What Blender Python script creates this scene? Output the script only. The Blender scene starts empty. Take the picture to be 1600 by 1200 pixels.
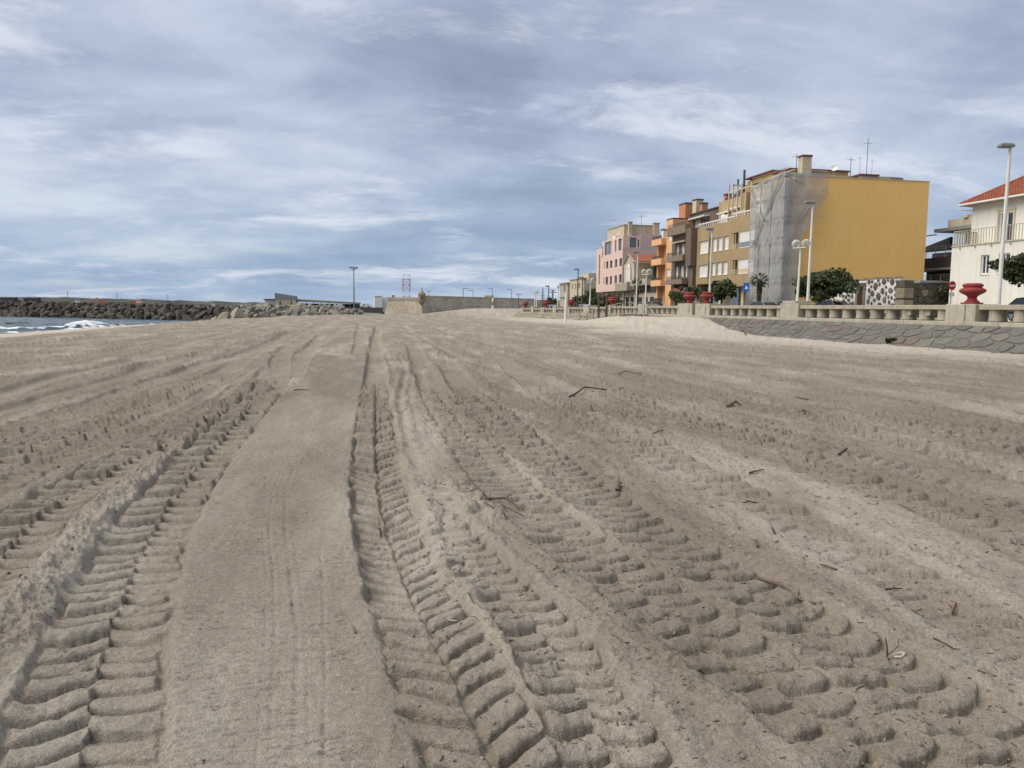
import bpy, bmesh, math, random
import numpy as np
from mathutils import Vector, Matrix

S = bpy.context.scene
COL = S.collection
R = math.radians
rnd = random.Random(7)

# ------------------------------------------------------------------ camera
EYE = 1.65
cam_d = bpy.data.cameras.new('camera'); cam = bpy.data.objects.new('camera', cam_d); COL.objects.link(cam)
cam_d.sensor_width = 36.0; cam_d.lens = 36.0 * 1209 / 1600
cam_d.clip_start = 0.05; cam_d.clip_end = 9000
yaw, pit, rol = R(11.23), R(5.6), R(0.55)
fw = Vector((math.sin(yaw) * math.cos(pit), math.cos(yaw) * math.cos(pit), -math.sin(pit)))
r0 = Vector((math.cos(yaw), -math.sin(yaw), 0)); u0 = r0.cross(fw)
rt = r0 * math.cos(rol) + u0 * math.sin(rol); up = u0 * math.cos(rol) - r0 * math.sin(rol)
m3 = Matrix((rt, up, -fw)).transposed()
cam.matrix_world = Matrix.Translation((0, 0, EYE)) @ m3.to_4x4()
S.camera = cam

# ------------------------------------------------------------------ sun, sky, exposure
SUN_EL, SUN_AZ = R(52), R(-86)          # azimuth from +Y, negative = towards the sea (-X)
sd = bpy.data.lights.new('sun', 'SUN'); sun = bpy.data.objects.new('sun', sd); COL.objects.link(sun)
sd.energy = 1.5; sd.angle = R(60); sd.color = (1.0, 0.925, 0.83)
sdir = Vector((math.sin(SUN_AZ) * math.cos(SUN_EL), math.cos(SUN_AZ) * math.cos(SUN_EL), math.sin(SUN_EL)))
sun.rotation_euler = sdir.to_track_quat('Z', 'Y').to_euler()
S.view_settings.view_transform = 'Standard'
try: S.view_settings.look = 'None'
except Exception: pass
S.view_settings.gamma = 1.0; S.view_settings.exposure = 1.5
S.view_settings.use_curve_mapping = False

W = bpy.data.worlds.new('World'); S.world = W; W.use_nodes = True
nt = W.node_tree; nt.nodes.clear()
class N:
    """tiny node-graph writer"""
    def __init__(s, t): s.t = t
    def n(s, typ, **kw):
        nd = s.t.nodes.new(typ)
        for k, v in kw.items():
            if k == 'inp':
                for a, b in v.items():
                    if hasattr(b, 'node') or isinstance(b, bpy.types.NodeSocket): s.t.links.new(b, nd.inputs[a])
                    else: nd.inputs[a].default_value = b
            else: setattr(nd, k, v)
        return nd
    def math(s, op, a, b=0.0, c=0.0, clamp=False):
        nd = s.t.nodes.new('ShaderNodeMath'); nd.operation = op; nd.use_clamp = clamp
        for i, v in enumerate((a, b, c)):
            if isinstance(v, bpy.types.NodeSocket): s.t.links.new(v, nd.inputs[i])
            else: nd.inputs[i].default_value = v
        return nd.outputs[0]
    def ramp(s, fac, stops, interp='LINEAR'):
        nd = s.t.nodes.new('ShaderNodeValToRGB'); cr = nd.color_ramp; cr.interpolation = interp
        while len(cr.elements) < len(stops): cr.elements.new(0.5)
        for e, (p, c) in zip(cr.elements, stops):
            e.position = p; e.color = (c[0], c[1], c[2], 1) if not isinstance(c, (int, float)) else (c, c, c, 1)
        s.t.links.new(fac, nd.inputs[0]); return nd.outputs[0]
    def mix(s, fac, a, b, typ='MIX'):
        nd = s.t.nodes.new('ShaderNodeMix'); nd.data_type = 'RGBA'; nd.blend_type = typ; nd.clamp_factor = True
        for i, v in ((0, fac), (6, a), (7, b)):
            if isinstance(v, bpy.types.NodeSocket): s.t.links.new(v, nd.inputs[i])
            elif i == 0: nd.inputs[0].default_value = v
            else: nd.inputs[i].default_value = (v[0], v[1], v[2], 1)
        return nd.outputs[2]
    def noise(s, vec, scale, detail=4, rough=0.55, dist=0.0):
        nd = s.n('ShaderNodeTexNoise'); nd.inputs['Scale'].default_value = scale
        nd.inputs['Detail'].default_value = detail; nd.inputs['Roughness'].default_value = rough
        nd.inputs['Distortion'].default_value = dist
        if vec is not None: s.t.links.new(vec, nd.inputs['Vector'])
        return nd.outputs['Fac']
    def vmap(s, vec, loc=(0, 0, 0), rot=(0, 0, 0), scale=(1, 1, 1)):
        nd = s.n('ShaderNodeMapping'); nd.inputs[1].default_value = loc; nd.inputs[2].default_value = rot; nd.inputs[3].default_value = scale
        s.t.links.new(vec, nd.inputs[0]); return nd.outputs[0]
    def comb(s, x, y, z):
        nd = s.n('ShaderNodeCombineXYZ')
        for i, v in enumerate((x, y, z)):
            if isinstance(v, bpy.types.NodeSocket): s.t.links.new(v, nd.inputs[i])
            else: nd.inputs[i].default_value = v
        return nd.outputs[0]

g = N(nt)
tc = g.n('ShaderNodeTexCoord'); sep = g.n('ShaderNodeSeparateXYZ'); nt.links.new(tc.outputs['Generated'], sep.inputs[0])
zc = g.math('MAXIMUM', sep.outputs[2], 0.0)
den = g.math('ADD', zc, 0.22)
cu = g.math('DIVIDE', sep.outputs[0], den); cv = g.math('DIVIDE', sep.outputs[1], den)
pl = g.comb(cu, cv, 0.0)
# overcast deck in flattened plane coordinates: broad soft patches, with thin bright breaks lying across the view
rot = (0, 0, R(20))
big = g.noise(g.vmap(pl, (5.3, 2.2, 0), rot, (0.8, 1.15, 1)), 0.75, 3, 0.5, 0.3)
mid = g.noise(g.vmap(pl, (1.9, 6.1, 0), rot, (0.9, 1.35, 1)), 1.9, 9, 0.60, 0.25)
wsp = g.noise(g.vmap(pl, (8.4, 0.6, 0), rot, (0.9, 1.5, 1)), 2.6, 12, 0.68, 0.35)
msk = g.noise(g.vmap(pl, (3.2, 11.7, 0), rot, (0.55, 1.25, 1)), 1.2, 3, 0.5, 0.2)
dens = g.math('ADD', g.math('MULTIPLY', big, 0.55), g.math('MULTIPLY', mid, 0.45))
cloud = g.ramp(dens, [(0.38, (0.64, 0.70, 0.81)), (0.45, (0.50, 0.565, 0.70)), (0.52, (0.39, 0.455, 0.595)), (0.59, (0.30, 0.36, 0.485)), (0.68, (0.235, 0.285, 0.39))])
# the deck thins toward the horizon over the sea: bluer layers
low = g.ramp(zc, [(0.0, 1.0), (0.10, 0.72), (0.20, 0.25), (0.32, 0.0)])
lowc = g.ramp(dens, [(0.38, (0.62, 0.70, 0.80)), (0.46, (0.47, 0.57, 0.715)), (0.54, (0.37, 0.475, 0.645)), (0.66, (0.30, 0.40, 0.565))])
col = g.mix(low, cloud, lowc)
edge = g.math('ADD', msk, g.math('MULTIPLY', g.math('SUBTRACT', wsp, 0.5), 0.85))
brk = g.ramp(edge, [(0.54, 0.0), (0.60, 0.30), (0.65, 0.66), (0.72, 1.0)])
col = g.mix(g.math('MULTIPLY', brk, 0.64), col, (0.82, 0.86, 0.93))
puff = mid
sky = g.n('ShaderNodeTexSky', sky_type='NISHITA', sun_disc=False, sun_elevation=SUN_EL, sun_rotation=SUN_AZ)
bg1 = g.n('ShaderNodeBackground'); nt.links.new(sky.outputs[0], bg1.inputs[0]); bg1.inputs[1].default_value = 0.05
bg2 = g.n('ShaderNodeBackground'); nt.links.new(col, bg2.inputs[0]); bg2.inputs[1].default_value = 0.36
cover = g.ramp(puff, [(0.30, 0.80), (0.46, 0.96), (0.6, 1.0)])
ms = g.n('ShaderNodeMixShader'); nt.links.new(cover, ms.inputs[0]); nt.links.new(bg1.outputs[0], ms.inputs[1]); nt.links.new(bg2.outputs[0], ms.inputs[2])
wo = g.n('ShaderNodeOutputWorld'); nt.links.new(ms.outputs[0], wo.inputs[0])

# ------------------------------------------------------------------ materials
def mat(name, col, rough=0.85, spec=0.25, col2=None, nscale=3.0, namt=1.0, stretch=(1, 1, 1), bump=None, metal=0.0,
        fine=None, streak=None, coat=0.0, emit=None, alpha=None):
    """col..col2 mottled by noise; fine=(scale,amount) small value variation; streak=(colour,amount) vertical water streaks"""
    m = bpy.data.materials.new(name); m.use_nodes = True; t = m.node_tree; q = N(t)
    b = t.nodes['Principled BSDF']; b.inputs['Roughness'].default_value = rough
    b.inputs['Specular IOR Level'].default_value = spec; b.inputs['Metallic'].default_value = metal
    if coat: b.inputs['Coat Weight'].default_value = coat
    oc = q.n('ShaderNodeTexCoord').outputs['Object']
    c = None
    if col2 is None: col2 = tuple(x * 0.82 for x in col)
    nz = q.noise(q.vmap(oc, scale=stretch), nscale, 5, 0.6)
    c = q.mix(q.math('MULTIPLY', q.ramp(nz, [(0.32, 0.0), (0.68, 1.0)]), namt), col, col2)
    if streak:
        sn = q.noise(q.vmap(oc, scale=(2.2, 2.2, 0.13)), 1.6, 6, 0.65)
        c = q.mix(q.math('MULTIPLY', q.ramp(sn, [(0.5, 0.0), (0.72, 1.0)]), streak[1]), c, streak[0])
    if fine:
        fn = q.noise(oc, fine[0], 3, 0.7)
        c = q.mix(fine[1], c, q.ramp(fn, [(0.3, 0.25), (0.7, 0.75)]), 'OVERLAY')
    t.links.new(c, b.inputs['Base Color'])
    if bump:
        bn = q.noise(oc, bump[0], 5, 0.6); bp = q.n('ShaderNodeBump'); bp.inputs['Strength'].default_value = bump[1]
        bp.inputs['Distance'].default_value = bump[2] if len(bump) > 2 else 0.02
        t.links.new(bn, bp.inputs['Height']); t.links.new(bp.outputs[0], b.inputs['Normal'])
    if emit: b.inputs['Emission Color'].default_value = (*emit[0], 1); b.inputs['Emission Strength'].default_value = emit[1]
    return m

M = {}
M['concrete'] = mat('weathered concrete', (0.40, 0.36, 0.28), 0.9, 0.2, (0.27, 0.24, 0.18), 1.6, 0.9, bump=(30, 0.35), fine=(40, 0.35), streak=((0.16, 0.14, 0.10), 0.6))
M['concrete2'] = mat('pale cast concrete', (0.43, 0.40, 0.32), 0.9, 0.2, (0.30, 0.27, 0.21), 2.3, 0.9, bump=(25, 0.3), fine=(30, 0.3), streak=((0.2, 0.18, 0.13), 0.5))
M['mortar'] = mat('grey mortar', (0.125, 0.118, 0.10), 0.95, 0.1, (0.165, 0.155, 0.132), 2.0, 1, bump=(18, 0.5))
for i, (a, b) in enumerate([((0.135, 0.128, 0.112), (0.105, 0.10, 0.088)), ((0.155, 0.146, 0.125), (0.115, 0.108, 0.094)), ((0.18, 0.168, 0.142), (0.13, 0.122, 0.104)), ((0.16, 0.125, 0.105), (0.125, 0.10, 0.085))]):
    M['rev%d' % i] = mat('revetment stone %d' % i, a, 0.92, 0.2, b, 2.5, 1, bump=(14, 0.6, 0.05), fine=(25, 0.4))
M['urn'] = mat('red painted cast urn', (0.30, 0.045, 0.040), 0.65, 0.25, (0.20, 0.036, 0.032), 5, 1.0, bump=(30, 0.3), streak=((0.17, 0.05, 0.045), 0.6), fine=(22, 0.3))
M['white'] = mat('white paint', (0.74, 0.73, 0.70), 0.5, 0.35, (0.60, 0.59, 0.55), 2.5, 0.7)
M['post_white'] = mat('white lamp post paint', (0.70, 0.69, 0.64), 0.45, 0.4, (0.52, 0.50, 0.45), 1.3, 0.7, stretch=(4, 4, 0.5))
M['galv'] = mat('galvanised steel', (0.42, 0.43, 0.43), 0.45, 0.5, (0.33, 0.34, 0.34), 3, 0.8, metal=0.5)
M['darkmetal'] = mat('dark metal', (0.06, 0.06, 0.06), 0.5, 0.4, (0.10, 0.09, 0.08), 4, 0.7)
M['grey'] = mat('grey housing', (0.20, 0.20, 0.19), 0.5, 0.4, (0.14, 0.14, 0.13), 3, 0.7)
M['rustwood'] = mat('weathered brown timber', (0.13, 0.095, 0.065), 0.9, 0.15, (0.08, 0.06, 0.045), 3, 1, stretch=(6, 6, 0.6), bump=(40, 0.4))
M['drift'] = mat('driftwood bark', (0.10, 0.066, 0.045), 0.9, 0.15, (0.16, 0.12, 0.085), 30, 1, bump=(90, 0.5, 0.004))
M['driftred'] = mat('reddish driftwood', (0.12, 0.055, 0.038), 0.85, 0.2, (0.07, 0.038, 0.03), 30, 1, bump=(90, 0.5, 0.004))
M['pale'] = mat('bleached stick', (0.52, 0.46, 0.36), 0.8, 0.2, (0.38, 0.32, 0.24), 30, 1)
M['glass'] = mat('window glass', (0.028, 0.034, 0.042), 0.08, 0.6, (0.05, 0.06, 0.07), 0.8, 1)
M['bluegl'] = mat('bluish glazing', (0.17, 0.22, 0.26), 0.12, 0.6, (0.10, 0.13, 0.16), 0.7, 1)
M['shutter'] = mat('white roller shutter', (0.74, 0.73, 0.69), 0.55, 0.3, (0.64, 0.63, 0.58), 1.2, 0.8)
M['cream'] = mat('cream painted trim', (0.56, 0.49, 0.35), 0.7, 0.25, (0.46, 0.39, 0.27), 2, 0.8)
M['yellow'] = mat('ochre yellow render', (0.86, 0.55, 0.195), 0.88, 0.2, (0.82, 0.515, 0.175), 0.35, 1, bump=(45, 0.12), fine=(2.5, 0.12), streak=((0.70, 0.44, 0.155), 0.3))
M['tan'] = mat('tan render', (0.36, 0.27, 0.148), 0.88, 0.2, (0.31, 0.23, 0.125), 0.6, 1, bump=(40, 0.15), streak=((0.19, 0.14, 0.075), 0.35))
M['tan2'] = mat('pale tan render', (0.42, 0.33, 0.19), 0.88, 0.2, (0.36, 0.275, 0.155), 0.6, 1, streak=((0.21, 0.155, 0.09), 0.35))
M['ochre2'] = mat('ochre penthouse render', (0.42, 0.30, 0.115), 0.88, 0.2, (0.36, 0.255, 0.10), 0.6, 1)
M['brown'] = mat('brown grey tile cladding', (0.165, 0.125, 0.096), 0.7, 0.3, (0.115, 0.086, 0.066), 6, 1, fine=(9, 0.35))
M['brown2'] = mat('brown balcony concrete', (0.25, 0.20, 0.15), 0.85, 0.2, (0.18, 0.142, 0.108), 2, 1, streak=((0.08, 0.062, 0.05), 0.5))
M['orange'] = mat('apricot orange render', (0.70, 0.42, 0.225), 0.85, 0.2, (0.63, 0.365, 0.19), 0.7, 1, streak=((0.40, 0.20, 0.10), 0.25))
M['orchim'] = mat('terracotta chimney', (0.52, 0.235, 0.12), 0.85, 0.2, (0.42, 0.19, 0.10), 3, 1)
M['pink'] = mat('salmon pink tile facade', (0.66, 0.50, 0.43), 0.7, 0.3, (0.58, 0.425, 0.36), 2.2, 1, fine=(8, 0.25))
M['mauve'] = mat('mauve pink gable render', (0.54, 0.41, 0.39), 0.88, 0.2, (0.47, 0.355, 0.34), 0.6, 1, streak=((0.32, 0.23, 0.215), 0.35))
M['beige'] = mat('weathered beige render', (0.54, 0.47, 0.35), 0.9, 0.2, (0.43, 0.37, 0.275), 1.0, 1, streak=((0.22, 0.175, 0.12), 0.6))
M['creamhouse'] = mat('cream house render', (0.69, 0.675, 0.60), 0.88, 0.2, (0.63, 0.61, 0.535), 0.5, 1, bump=(40, 0.1), streak=((0.47, 0.42, 0.32), 0.45))
M['tile'] = mat('terracotta roof tiles', (0.33, 0.112, 0.060), 0.85, 0.2, (0.21, 0.072, 0.042), 2.4, 1, fine=(14, 0.5), bump=(30, 0.3))
M['soffit'] = mat('ochre soffit', (0.42, 0.31, 0.15), 0.85, 0.2)
M['railbeige'] = mat('beige rail paint', (0.42, 0.38, 0.30), 0.6, 0.3, (0.34, 0.30, 0.23), 4, 0.7)
M['darkwall'] = mat('dark brown wall', (0.062, 0.048, 0.042), 0.8, 0.25, (0.045, 0.036, 0.033), 1, 1)
M['darkstone'] = mat('dark basalt stone', (0.085, 0.075, 0.068), 0.9, 0.2, (0.14, 0.125, 0.11), 4, 1, bump=(12, 0.5, 0.04), fine=(18, 0.35))
M['mossstone'] = mat('dark mossy old stone', (0.075, 0.070, 0.052), 0.95, 0.15, (0.13, 0.115, 0.085), 2.2, 1, bump=(9, 0.7, 0.06), fine=(12, 0.4))
M['dressed'] = mat('dressed granite block', (0.27, 0.235, 0.17), 0.9, 0.2, (0.19, 0.16, 0.115), 3, 1, bump=(20, 0.4))
M['whitewash'] = mat('whitewashed mortar', (0.70, 0.69, 0.66), 0.92, 0.15, (0.58, 0.56, 0.52), 2.5, 1, bump=(16, 0.5, 0.03))
M['greypanel'] = mat('grey panel', (0.27, 0.265, 0.25), 0.7, 0.3, (0.22, 0.215, 0.2), 2, 1)
M['slate'] = mat('dark slate roofing', (0.055, 0.055, 0.062), 0.7, 0.3, (0.085, 0.08, 0.08), 3, 1)
M['redtrim'] = mat('dark red roof trim', (0.16, 0.05, 0.045), 0.7, 0.3)
M['green'] = mat('green garden screen', (0.042, 0.062, 0.028), 0.85, 0.2, (0.022, 0.034, 0.016), 2.5, 1, fine=(10, 0.4))
M['bark'] = mat('tree bark', (0.09, 0.068, 0.05), 0.95, 0.1, (0.055, 0.042, 0.032), 6, 1, stretch=(3, 3, 0.6), bump=(20, 0.6, 0.03))
M['rubber'] = mat('tyre rubber', (0.018, 0.018, 0.018), 0.8, 0.2)
M['alloy'] = mat('alloy rim', (0.55, 0.55, 0.56), 0.3, 0.5, metal=0.8)
M['carglass'] = mat('tinted car glass', (0.02, 0.024, 0.028), 0.05, 0.6)
M['carblack'] = mat('black car paint', (0.018, 0.019, 0.021), 0.22, 0.5, coat=0.7)
M['carblue'] = mat('dark blue car paint', (0.025, 0.040, 0.085), 0.25, 0.5, coat=0.7)
M['cargrey'] = mat('grey car paint', (0.16, 0.18, 0.20), 0.28, 0.5, coat=0.6)
M['carwhite'] = mat('white car paint', (0.72, 0.72, 0.71), 0.3, 0.5, coat=0.6)
M['signred'] = mat('sign red', (0.50, 0.018, 0.025), 0.45, 0.4)
M['signblue'] = mat('sign blue', (0.018, 0.10, 0.42), 0.45, 0.4)
M['safety'] = mat('orange machine paint', (0.52, 0.16, 0.045), 0.6, 0.3)
M['lattred'] = mat('red lattice paint', (0.42, 0.16, 0.15), 0.6, 0.3)
M['asphalt'] = mat('asphalt', (0.055, 0.055, 0.055), 0.9, 0.2, (0.075, 0.072, 0.068), 2, 1, bump=(60, 0.3))
M['paving'] = mat('promenade paving', (0.33, 0.30, 0.25), 0.9, 0.2, (0.26, 0.235, 0.195), 2, 1, bump=(30, 0.2))
M['quay'] = mat('harbour ground', (0.16, 0.145, 0.12), 0.95, 0.1, (0.10, 0.092, 0.075), 0.1, 1)
M['farland'] = mat('far shore scrub', (0.050, 0.054, 0.048), 0.95, 0.1, (0.11, 0.105, 0.09), 0.06, 1, fine=(0.3, 0.4))
for i, (a, b) in enumerate([((0.085, 0.075, 0.060), (0.05, 0.045, 0.038)), ((0.11, 0.098, 0.08), (0.062, 0.055, 0.045)), ((0.075, 0.066, 0.053), (0.115, 0.096, 0.07))]):
    M['bw%d' % i] = mat('breakwater rock %d' % i, a, 0.92, 0.2, b, 0.9, 1, bump=(3, 0.6, 0.15), fine=(3, 0.4))
for i, (a, b) in enumerate([((0.28, 0.26, 0.22), (0.18, 0.167, 0.145)), ((0.22, 0.208, 0.185), (0.14, 0.133, 0.118)), ((0.33, 0.29, 0.225), (0.23, 0.20, 0.15))]):
    M['rip%d' % i] = mat('pale riprap rock %d' % i, a, 0.92, 0.2, b, 0.8, 1, bump=(3, 0.6, 0.15), fine=(3, 0.35))

def stone_mat(name, cols, scale, mortar):
    m = bpy.data.materials.new(name); m.use_nodes = True; t = m.node_tree; q = N(t); b = t.nodes['Principled BSDF']
    b.inputs['Roughness'].default_value = 0.93; b.inputs['Specular IOR Level'].default_value = 0.15
    oc = q.n('ShaderNodeTexCoord').outputs['Object']; mp = q.vmap(oc, scale=(1, 1, 1.5))
    v = q.n('ShaderNodeTexVoronoi'); v.inputs['Scale'].default_value = scale; t.links.new(mp, v.inputs['Vector'])
    e = q.n('ShaderNodeTexVoronoi', feature='DISTANCE_TO_EDGE'); e.inputs['Scale'].default_value = scale; t.links.new(mp, e.inputs['Vector'])
    sp = q.n('ShaderNodeSeparateColor'); t.links.new(v.outputs['Color'], sp.inputs[0])
    c = q.ramp(sp.outputs[0], [(i / (len(cols) - 1), k) for i, k in enumerate(cols)])
    c = q.mix(q.ramp(e.outputs['Distance'], [(0.02, 1.0), (0.09, 0.0)]), c, mortar)
    st = q.noise(q.vmap(oc, scale=(0.3, 0.3, 0.25)), 0.7, 5, 0.6)
    c = q.mix(q.math('MULTIPLY', q.ramp(st, [(0.42, 0.0), (0.66, 1.0)]), 0.4), c, tuple(x * 0.45 for x in cols[0]))
    t.links.new(c, b.inputs['Base Color'])
    bp = q.n('ShaderNodeBump'); bp.inputs['Strength'].default_value = 0.6; bp.inputs['Distance'].default_value = 0.08
    t.links.new(q.ramp(e.outputs['Distance'], [(0.0, 0.0), (0.12, 1.0)]), bp.inputs['Height']); t.links.new(bp.outputs[0], b.inputs['Normal'])
    return m
M['fort_tan'] = stone_mat('fort bastion masonry', [(0.36, 0.31, 0.235), (0.46, 0.40, 0.305), (0.55, 0.485, 0.375), (0.40, 0.345, 0.26)], 2.1, (0.44, 0.385, 0.29))
M['fort_grey'] = stone_mat('fort curtain rubble masonry', [(0.33, 0.30, 0.235), (0.44, 0.40, 0.31), (0.56, 0.51, 0.40), (0.37, 0.34, 0.265)], 1.6, (0.46, 0.42, 0.33))
M['fieldstone'] = stone_mat('beach stair rubble', [(0.24, 0.21, 0.16), (0.33, 0.29, 0.22), (0.20, 0.18, 0.14)], 2.2, (0.30, 0.27, 0.21))

def leaf_mat(name, a, b, c):
    m = bpy.data.materials.new(name); m.use_nodes = True; t = m.node_tree; q = N(t); p = t.nodes['Principled BSDF']
    p.inputs['Roughness'].default_value = 0.6; p.inputs['Specular IOR Level'].default_value = 0.25
    oc = q.n('ShaderNodeTexCoord').outputs['Object']
    k = q.mix(q.ramp(q.noise(oc, 1.7, 3, 0.6), [(0.35, 0.0), (0.65, 1.0)]), a, b)
    k = q.mix(q.ramp(q.noise(oc, 9.0, 2, 0.7), [(0.5, 0.0), (0.75, 1.0)]), k, c)
    t.links.new(k, p.inputs['Base Color']); return m
M['leaf'] = leaf_mat('dark evergreen leaves', (0.036, 0.052, 0.020), (0.064, 0.082, 0.031), (0.11, 0.118, 0.05))
M['leaf2'] = leaf_mat('olive shrub leaves', (0.040, 0.050, 0.022), (0.070, 0.078, 0.034), (0.11, 0.11, 0.055))
M['palm'] = leaf_mat('palm fronds', (0.040, 0.055, 0.022), (0.065, 0.075, 0.032), (0.10, 0.095, 0.045))

def net_mat():
    m = bpy.data.materials.new('scaffold netting'); m.use_nodes = True; t = m.node_tree; q = N(t)
    b = t.nodes['Principled BSDF']; b.inputs['Roughness'].default_value = 0.9; b.inputs['Specular IOR Level'].default_value = 0.1
    oc = q.n('ShaderNodeTexCoord').outputs['Object']
    c = q.mix(q.ramp(q.noise(q.vmap(oc, scale=(1, 1, 0.5)), 1.1, 6, 0.65), [(0.3, 0.0), (0.7, 1.0)]), (0.33, 0.332, 0.322), (0.45, 0.45, 0.435))
    t.links.new(c, b.inputs['Base Color'])
    tr = q.n('ShaderNodeBsdfTransparent'); mx = q.n('ShaderNodeMixShader')
    at = q.n('ShaderNodeAttribute', attribute_name='open')
    wv = q.noise(q.vmap(oc, scale=(1, 1, 0.35)), 3.0, 4, 0.7)
    fac = q.math('MULTIPLY', at.outputs['Fac'], q.ramp(wv, [(0.3, 0.75), (0.7, 1.1)]), clamp=True)
    t.links.new(fac, mx.inputs[0]); t.links.new(b.outputs[0], mx.inputs[1]); t.links.new(tr.outputs[0], mx.inputs[2])
    t.links.new(mx.outputs[0], t.nodes['Material Output'].inputs['Surface']); return m
M['net'] = net_mat()

# ------------------------------------------------------------------ mesh helpers
class MB:
    def __init__(s): s.v = []; s.f = []
    def quad(s, a, b, c, d): k = len(s.v); s.v += [a, b, c, d]; s.f.append((k, k + 1, k + 2, k + 3)); return s
    def tri(s, a, b, c): k = len(s.v); s.v += [a, b, c]; s.f.append((k, k + 1, k + 2)); return s
    def box(s, x0, x1, y0, y1, z0, z1):
        if x0 > x1: x0, x1 = x1, x0
        if y0 > y1: y0, y1 = y1, y0
        k = len(s.v)
        s.v += [(x0, y0, z0), (x1, y0, z0), (x1, y1, z0), (x0, y1, z0), (x0, y0, z1), (x1, y0, z1), (x1, y1, z1), (x0, y1, z1)]
        s.f += [tuple(k + i for i in q) for q in ((0, 3, 2, 1), (4, 5, 6, 7), (0, 1, 5, 4), (1, 2, 6, 5), (2, 3, 7, 6), (3, 0, 4, 7))]
        return s
    def hexa(s, bot, top):
        """bot, top: 4 points each, same winding"""
        k = len(s.v); s.v += list(bot) + list(top)
        s.f += [(k + 3, k + 2, k + 1, k), (k + 4, k + 5, k + 6, k + 7)]
        for i in range(4): j = (i + 1) % 4; s.f.append((k + i, k + j, k + 4 + j, k + 4 + i))
        return s
    def prism(s, poly, n, h):
        """polygon (3d points) extruded by h along unit vector n"""
        k = len(s.v); m = len(poly); n = Vector(n)
        s.v += [tuple(p) for p in poly] + [tuple(Vector(p) + n * h) for p in poly]
        s.f.append(tuple(k + i for i in reversed(range(m)))); s.f.append(tuple(k + m + i for i in range(m)))
        for i in range(m): j = (i + 1) % m; s.f.append((k + i, k + j, k + m + j, k + m + i))
        return s
    def tube(s, pts, rad, n=8, cap=True):
        pts = [Vector(p) for p in pts]; k0 = len(s.v)
        rs = rad if isinstance(rad, (list, tuple)) else [rad] * len(pts)
        prev = None
        for i, p in enumerate(pts):
            d = (pts[min(i + 1, len(pts) - 1)] - pts[max(i - 1, 0)])
            d = d.normalized() if d.length > 1e-9 else Vector((0, 0, 1))
            if prev is None: a = d.orthogonal().normalized()
            else:
                a = prev - d * prev.dot(d); a = a.normalized() if a.length > 1e-6 else d.orthogonal().normalized()
            prev = a; b = d.cross(a)
            for j in range(n):
                t = 2 * math.pi * j / n; s.v.append(tuple(p + (a * math.cos(t) + b * math.sin(t)) * rs[i]))
        for i in range(len(pts) - 1):
            for j in range(n):
                a0 = k0 + i * n + j; a1 = k0 + i * n + (j + 1) % n; s.f.append((a0, a1, a1 + n, a0 + n))
        if cap:
            s.f.append(tuple(k0 + j for j in reversed(range(n)))); e = k0 + (len(pts) - 1) * n; s.f.append(tuple(e + j for j in range(n)))
        return s
    def lathe(s, prof, n=20, cx=0, cy=0, flute=0.0):
        k0 = len(s.v)
        for (r, z) in prof:
            for j in range(n):
                t = 2 * math.pi * j / n; q = r * (1 + (flute * (1 if j % 2 else -1) if flute else 0))
                s.v.append((cx + q * math.cos(t), cy + q * math.sin(t), z))
        for i in range(len(prof) - 1):
            for j in range(n):
                a0 = k0 + i * n + j; a1 = k0 + i * n + (j + 1) % n; s.f.append((a0, a1, a1 + n, a0 + n))
        s.f.append(tuple(k0 + j for j in reversed(range(n)))); e = k0 + (len(prof) - 1) * n; s.f.append(tuple(e + j for j in range(n)))
        return s
    def grid(s, P):
        """P: rows of points"""
        k = len(s.v); nr, nc = len(P), len(P[0])
        for r in P: s.v += [tuple(p) for p in r]
        for i in range(nr - 1):
            for j in range(nc - 1): a = k + i * nc + j; s.f.append((a, a + 1, a + nc + 1, a + nc))
        return s
    def mesh(s, name, m, org=(0, 0, 0), smooth=False):
        me = bpy.data.meshes.new(name)
        ox, oy, oz = org
        me.from_pydata([(a - ox, b - oy, c - oz) for a, b, c in s.v], [], s.f)
        if smooth: me.polygons.foreach_set('use_smooth', [True] * len(me.polygons))
        me.materials.append(m if not isinstance(m, str) else M[m]); me.update(); return me
    def build(s, name, m, parent=None, org=None, smooth=False, bevel=0.0):
        if org is None: org = tuple(parent['_o']) if parent is not None and '_o' in parent.keys() else (0, 0, 0)
        o = bpy.data.objects.new(name, s.mesh(name, m, org, smooth)); COL.objects.link(o)
        if parent is not None: o.parent = parent; o['_o'] = org
        else: o.location = org
        if smooth or bevel:
            if bevel:
                bm = o.modifiers.new('bevel', 'BEVEL'); bm.width = bevel; bm.segments = 2; bm.limit_method = 'ANGLE'
            else:
                es = o.modifiers.new('edges', 'EDGE_SPLIT'); es.split_angle = R(38)
        return o

def thing(name, label, cat, loc=(0, 0, 0), rz=0.0, group=None):
    o = bpy.data.objects.new(name, None); COL.objects.link(o); o.empty_display_size = 0.3
    o.location = loc; o.rotation_euler = (0, 0, rz); o['label'] = label; o['category'] = cat
    o['_o'] = (0.0, 0.0, 0.0)
    if group: o['group'] = group
    return o
def wthing(name, label, cat, loc, group=None):
    """a thing whose parts are written in world coordinates"""
    o = thing(name, label, cat, loc, 0, group); o['_o'] = loc; return o
def tag(o, label=None, cat=None, group=None, kind=None):
    if label: o['label'] = label
    if cat: o['category'] = cat
    if group: o['group'] = group
    if kind: o['kind'] = kind
    return o
def dup(root, loc, rz=0.0, label=None, scale=None):
    def cp(o, par):
        c = o.copy(); COL.objects.link(c); c.parent = par
        for ch in o.children: cp(ch, c)
        return c
    r = cp(root, None); r.location = loc; r.rotation_euler = (0, 0, rz)
    if scale: r.scale = scale
    if label: r['label'] = label
    return r
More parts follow.
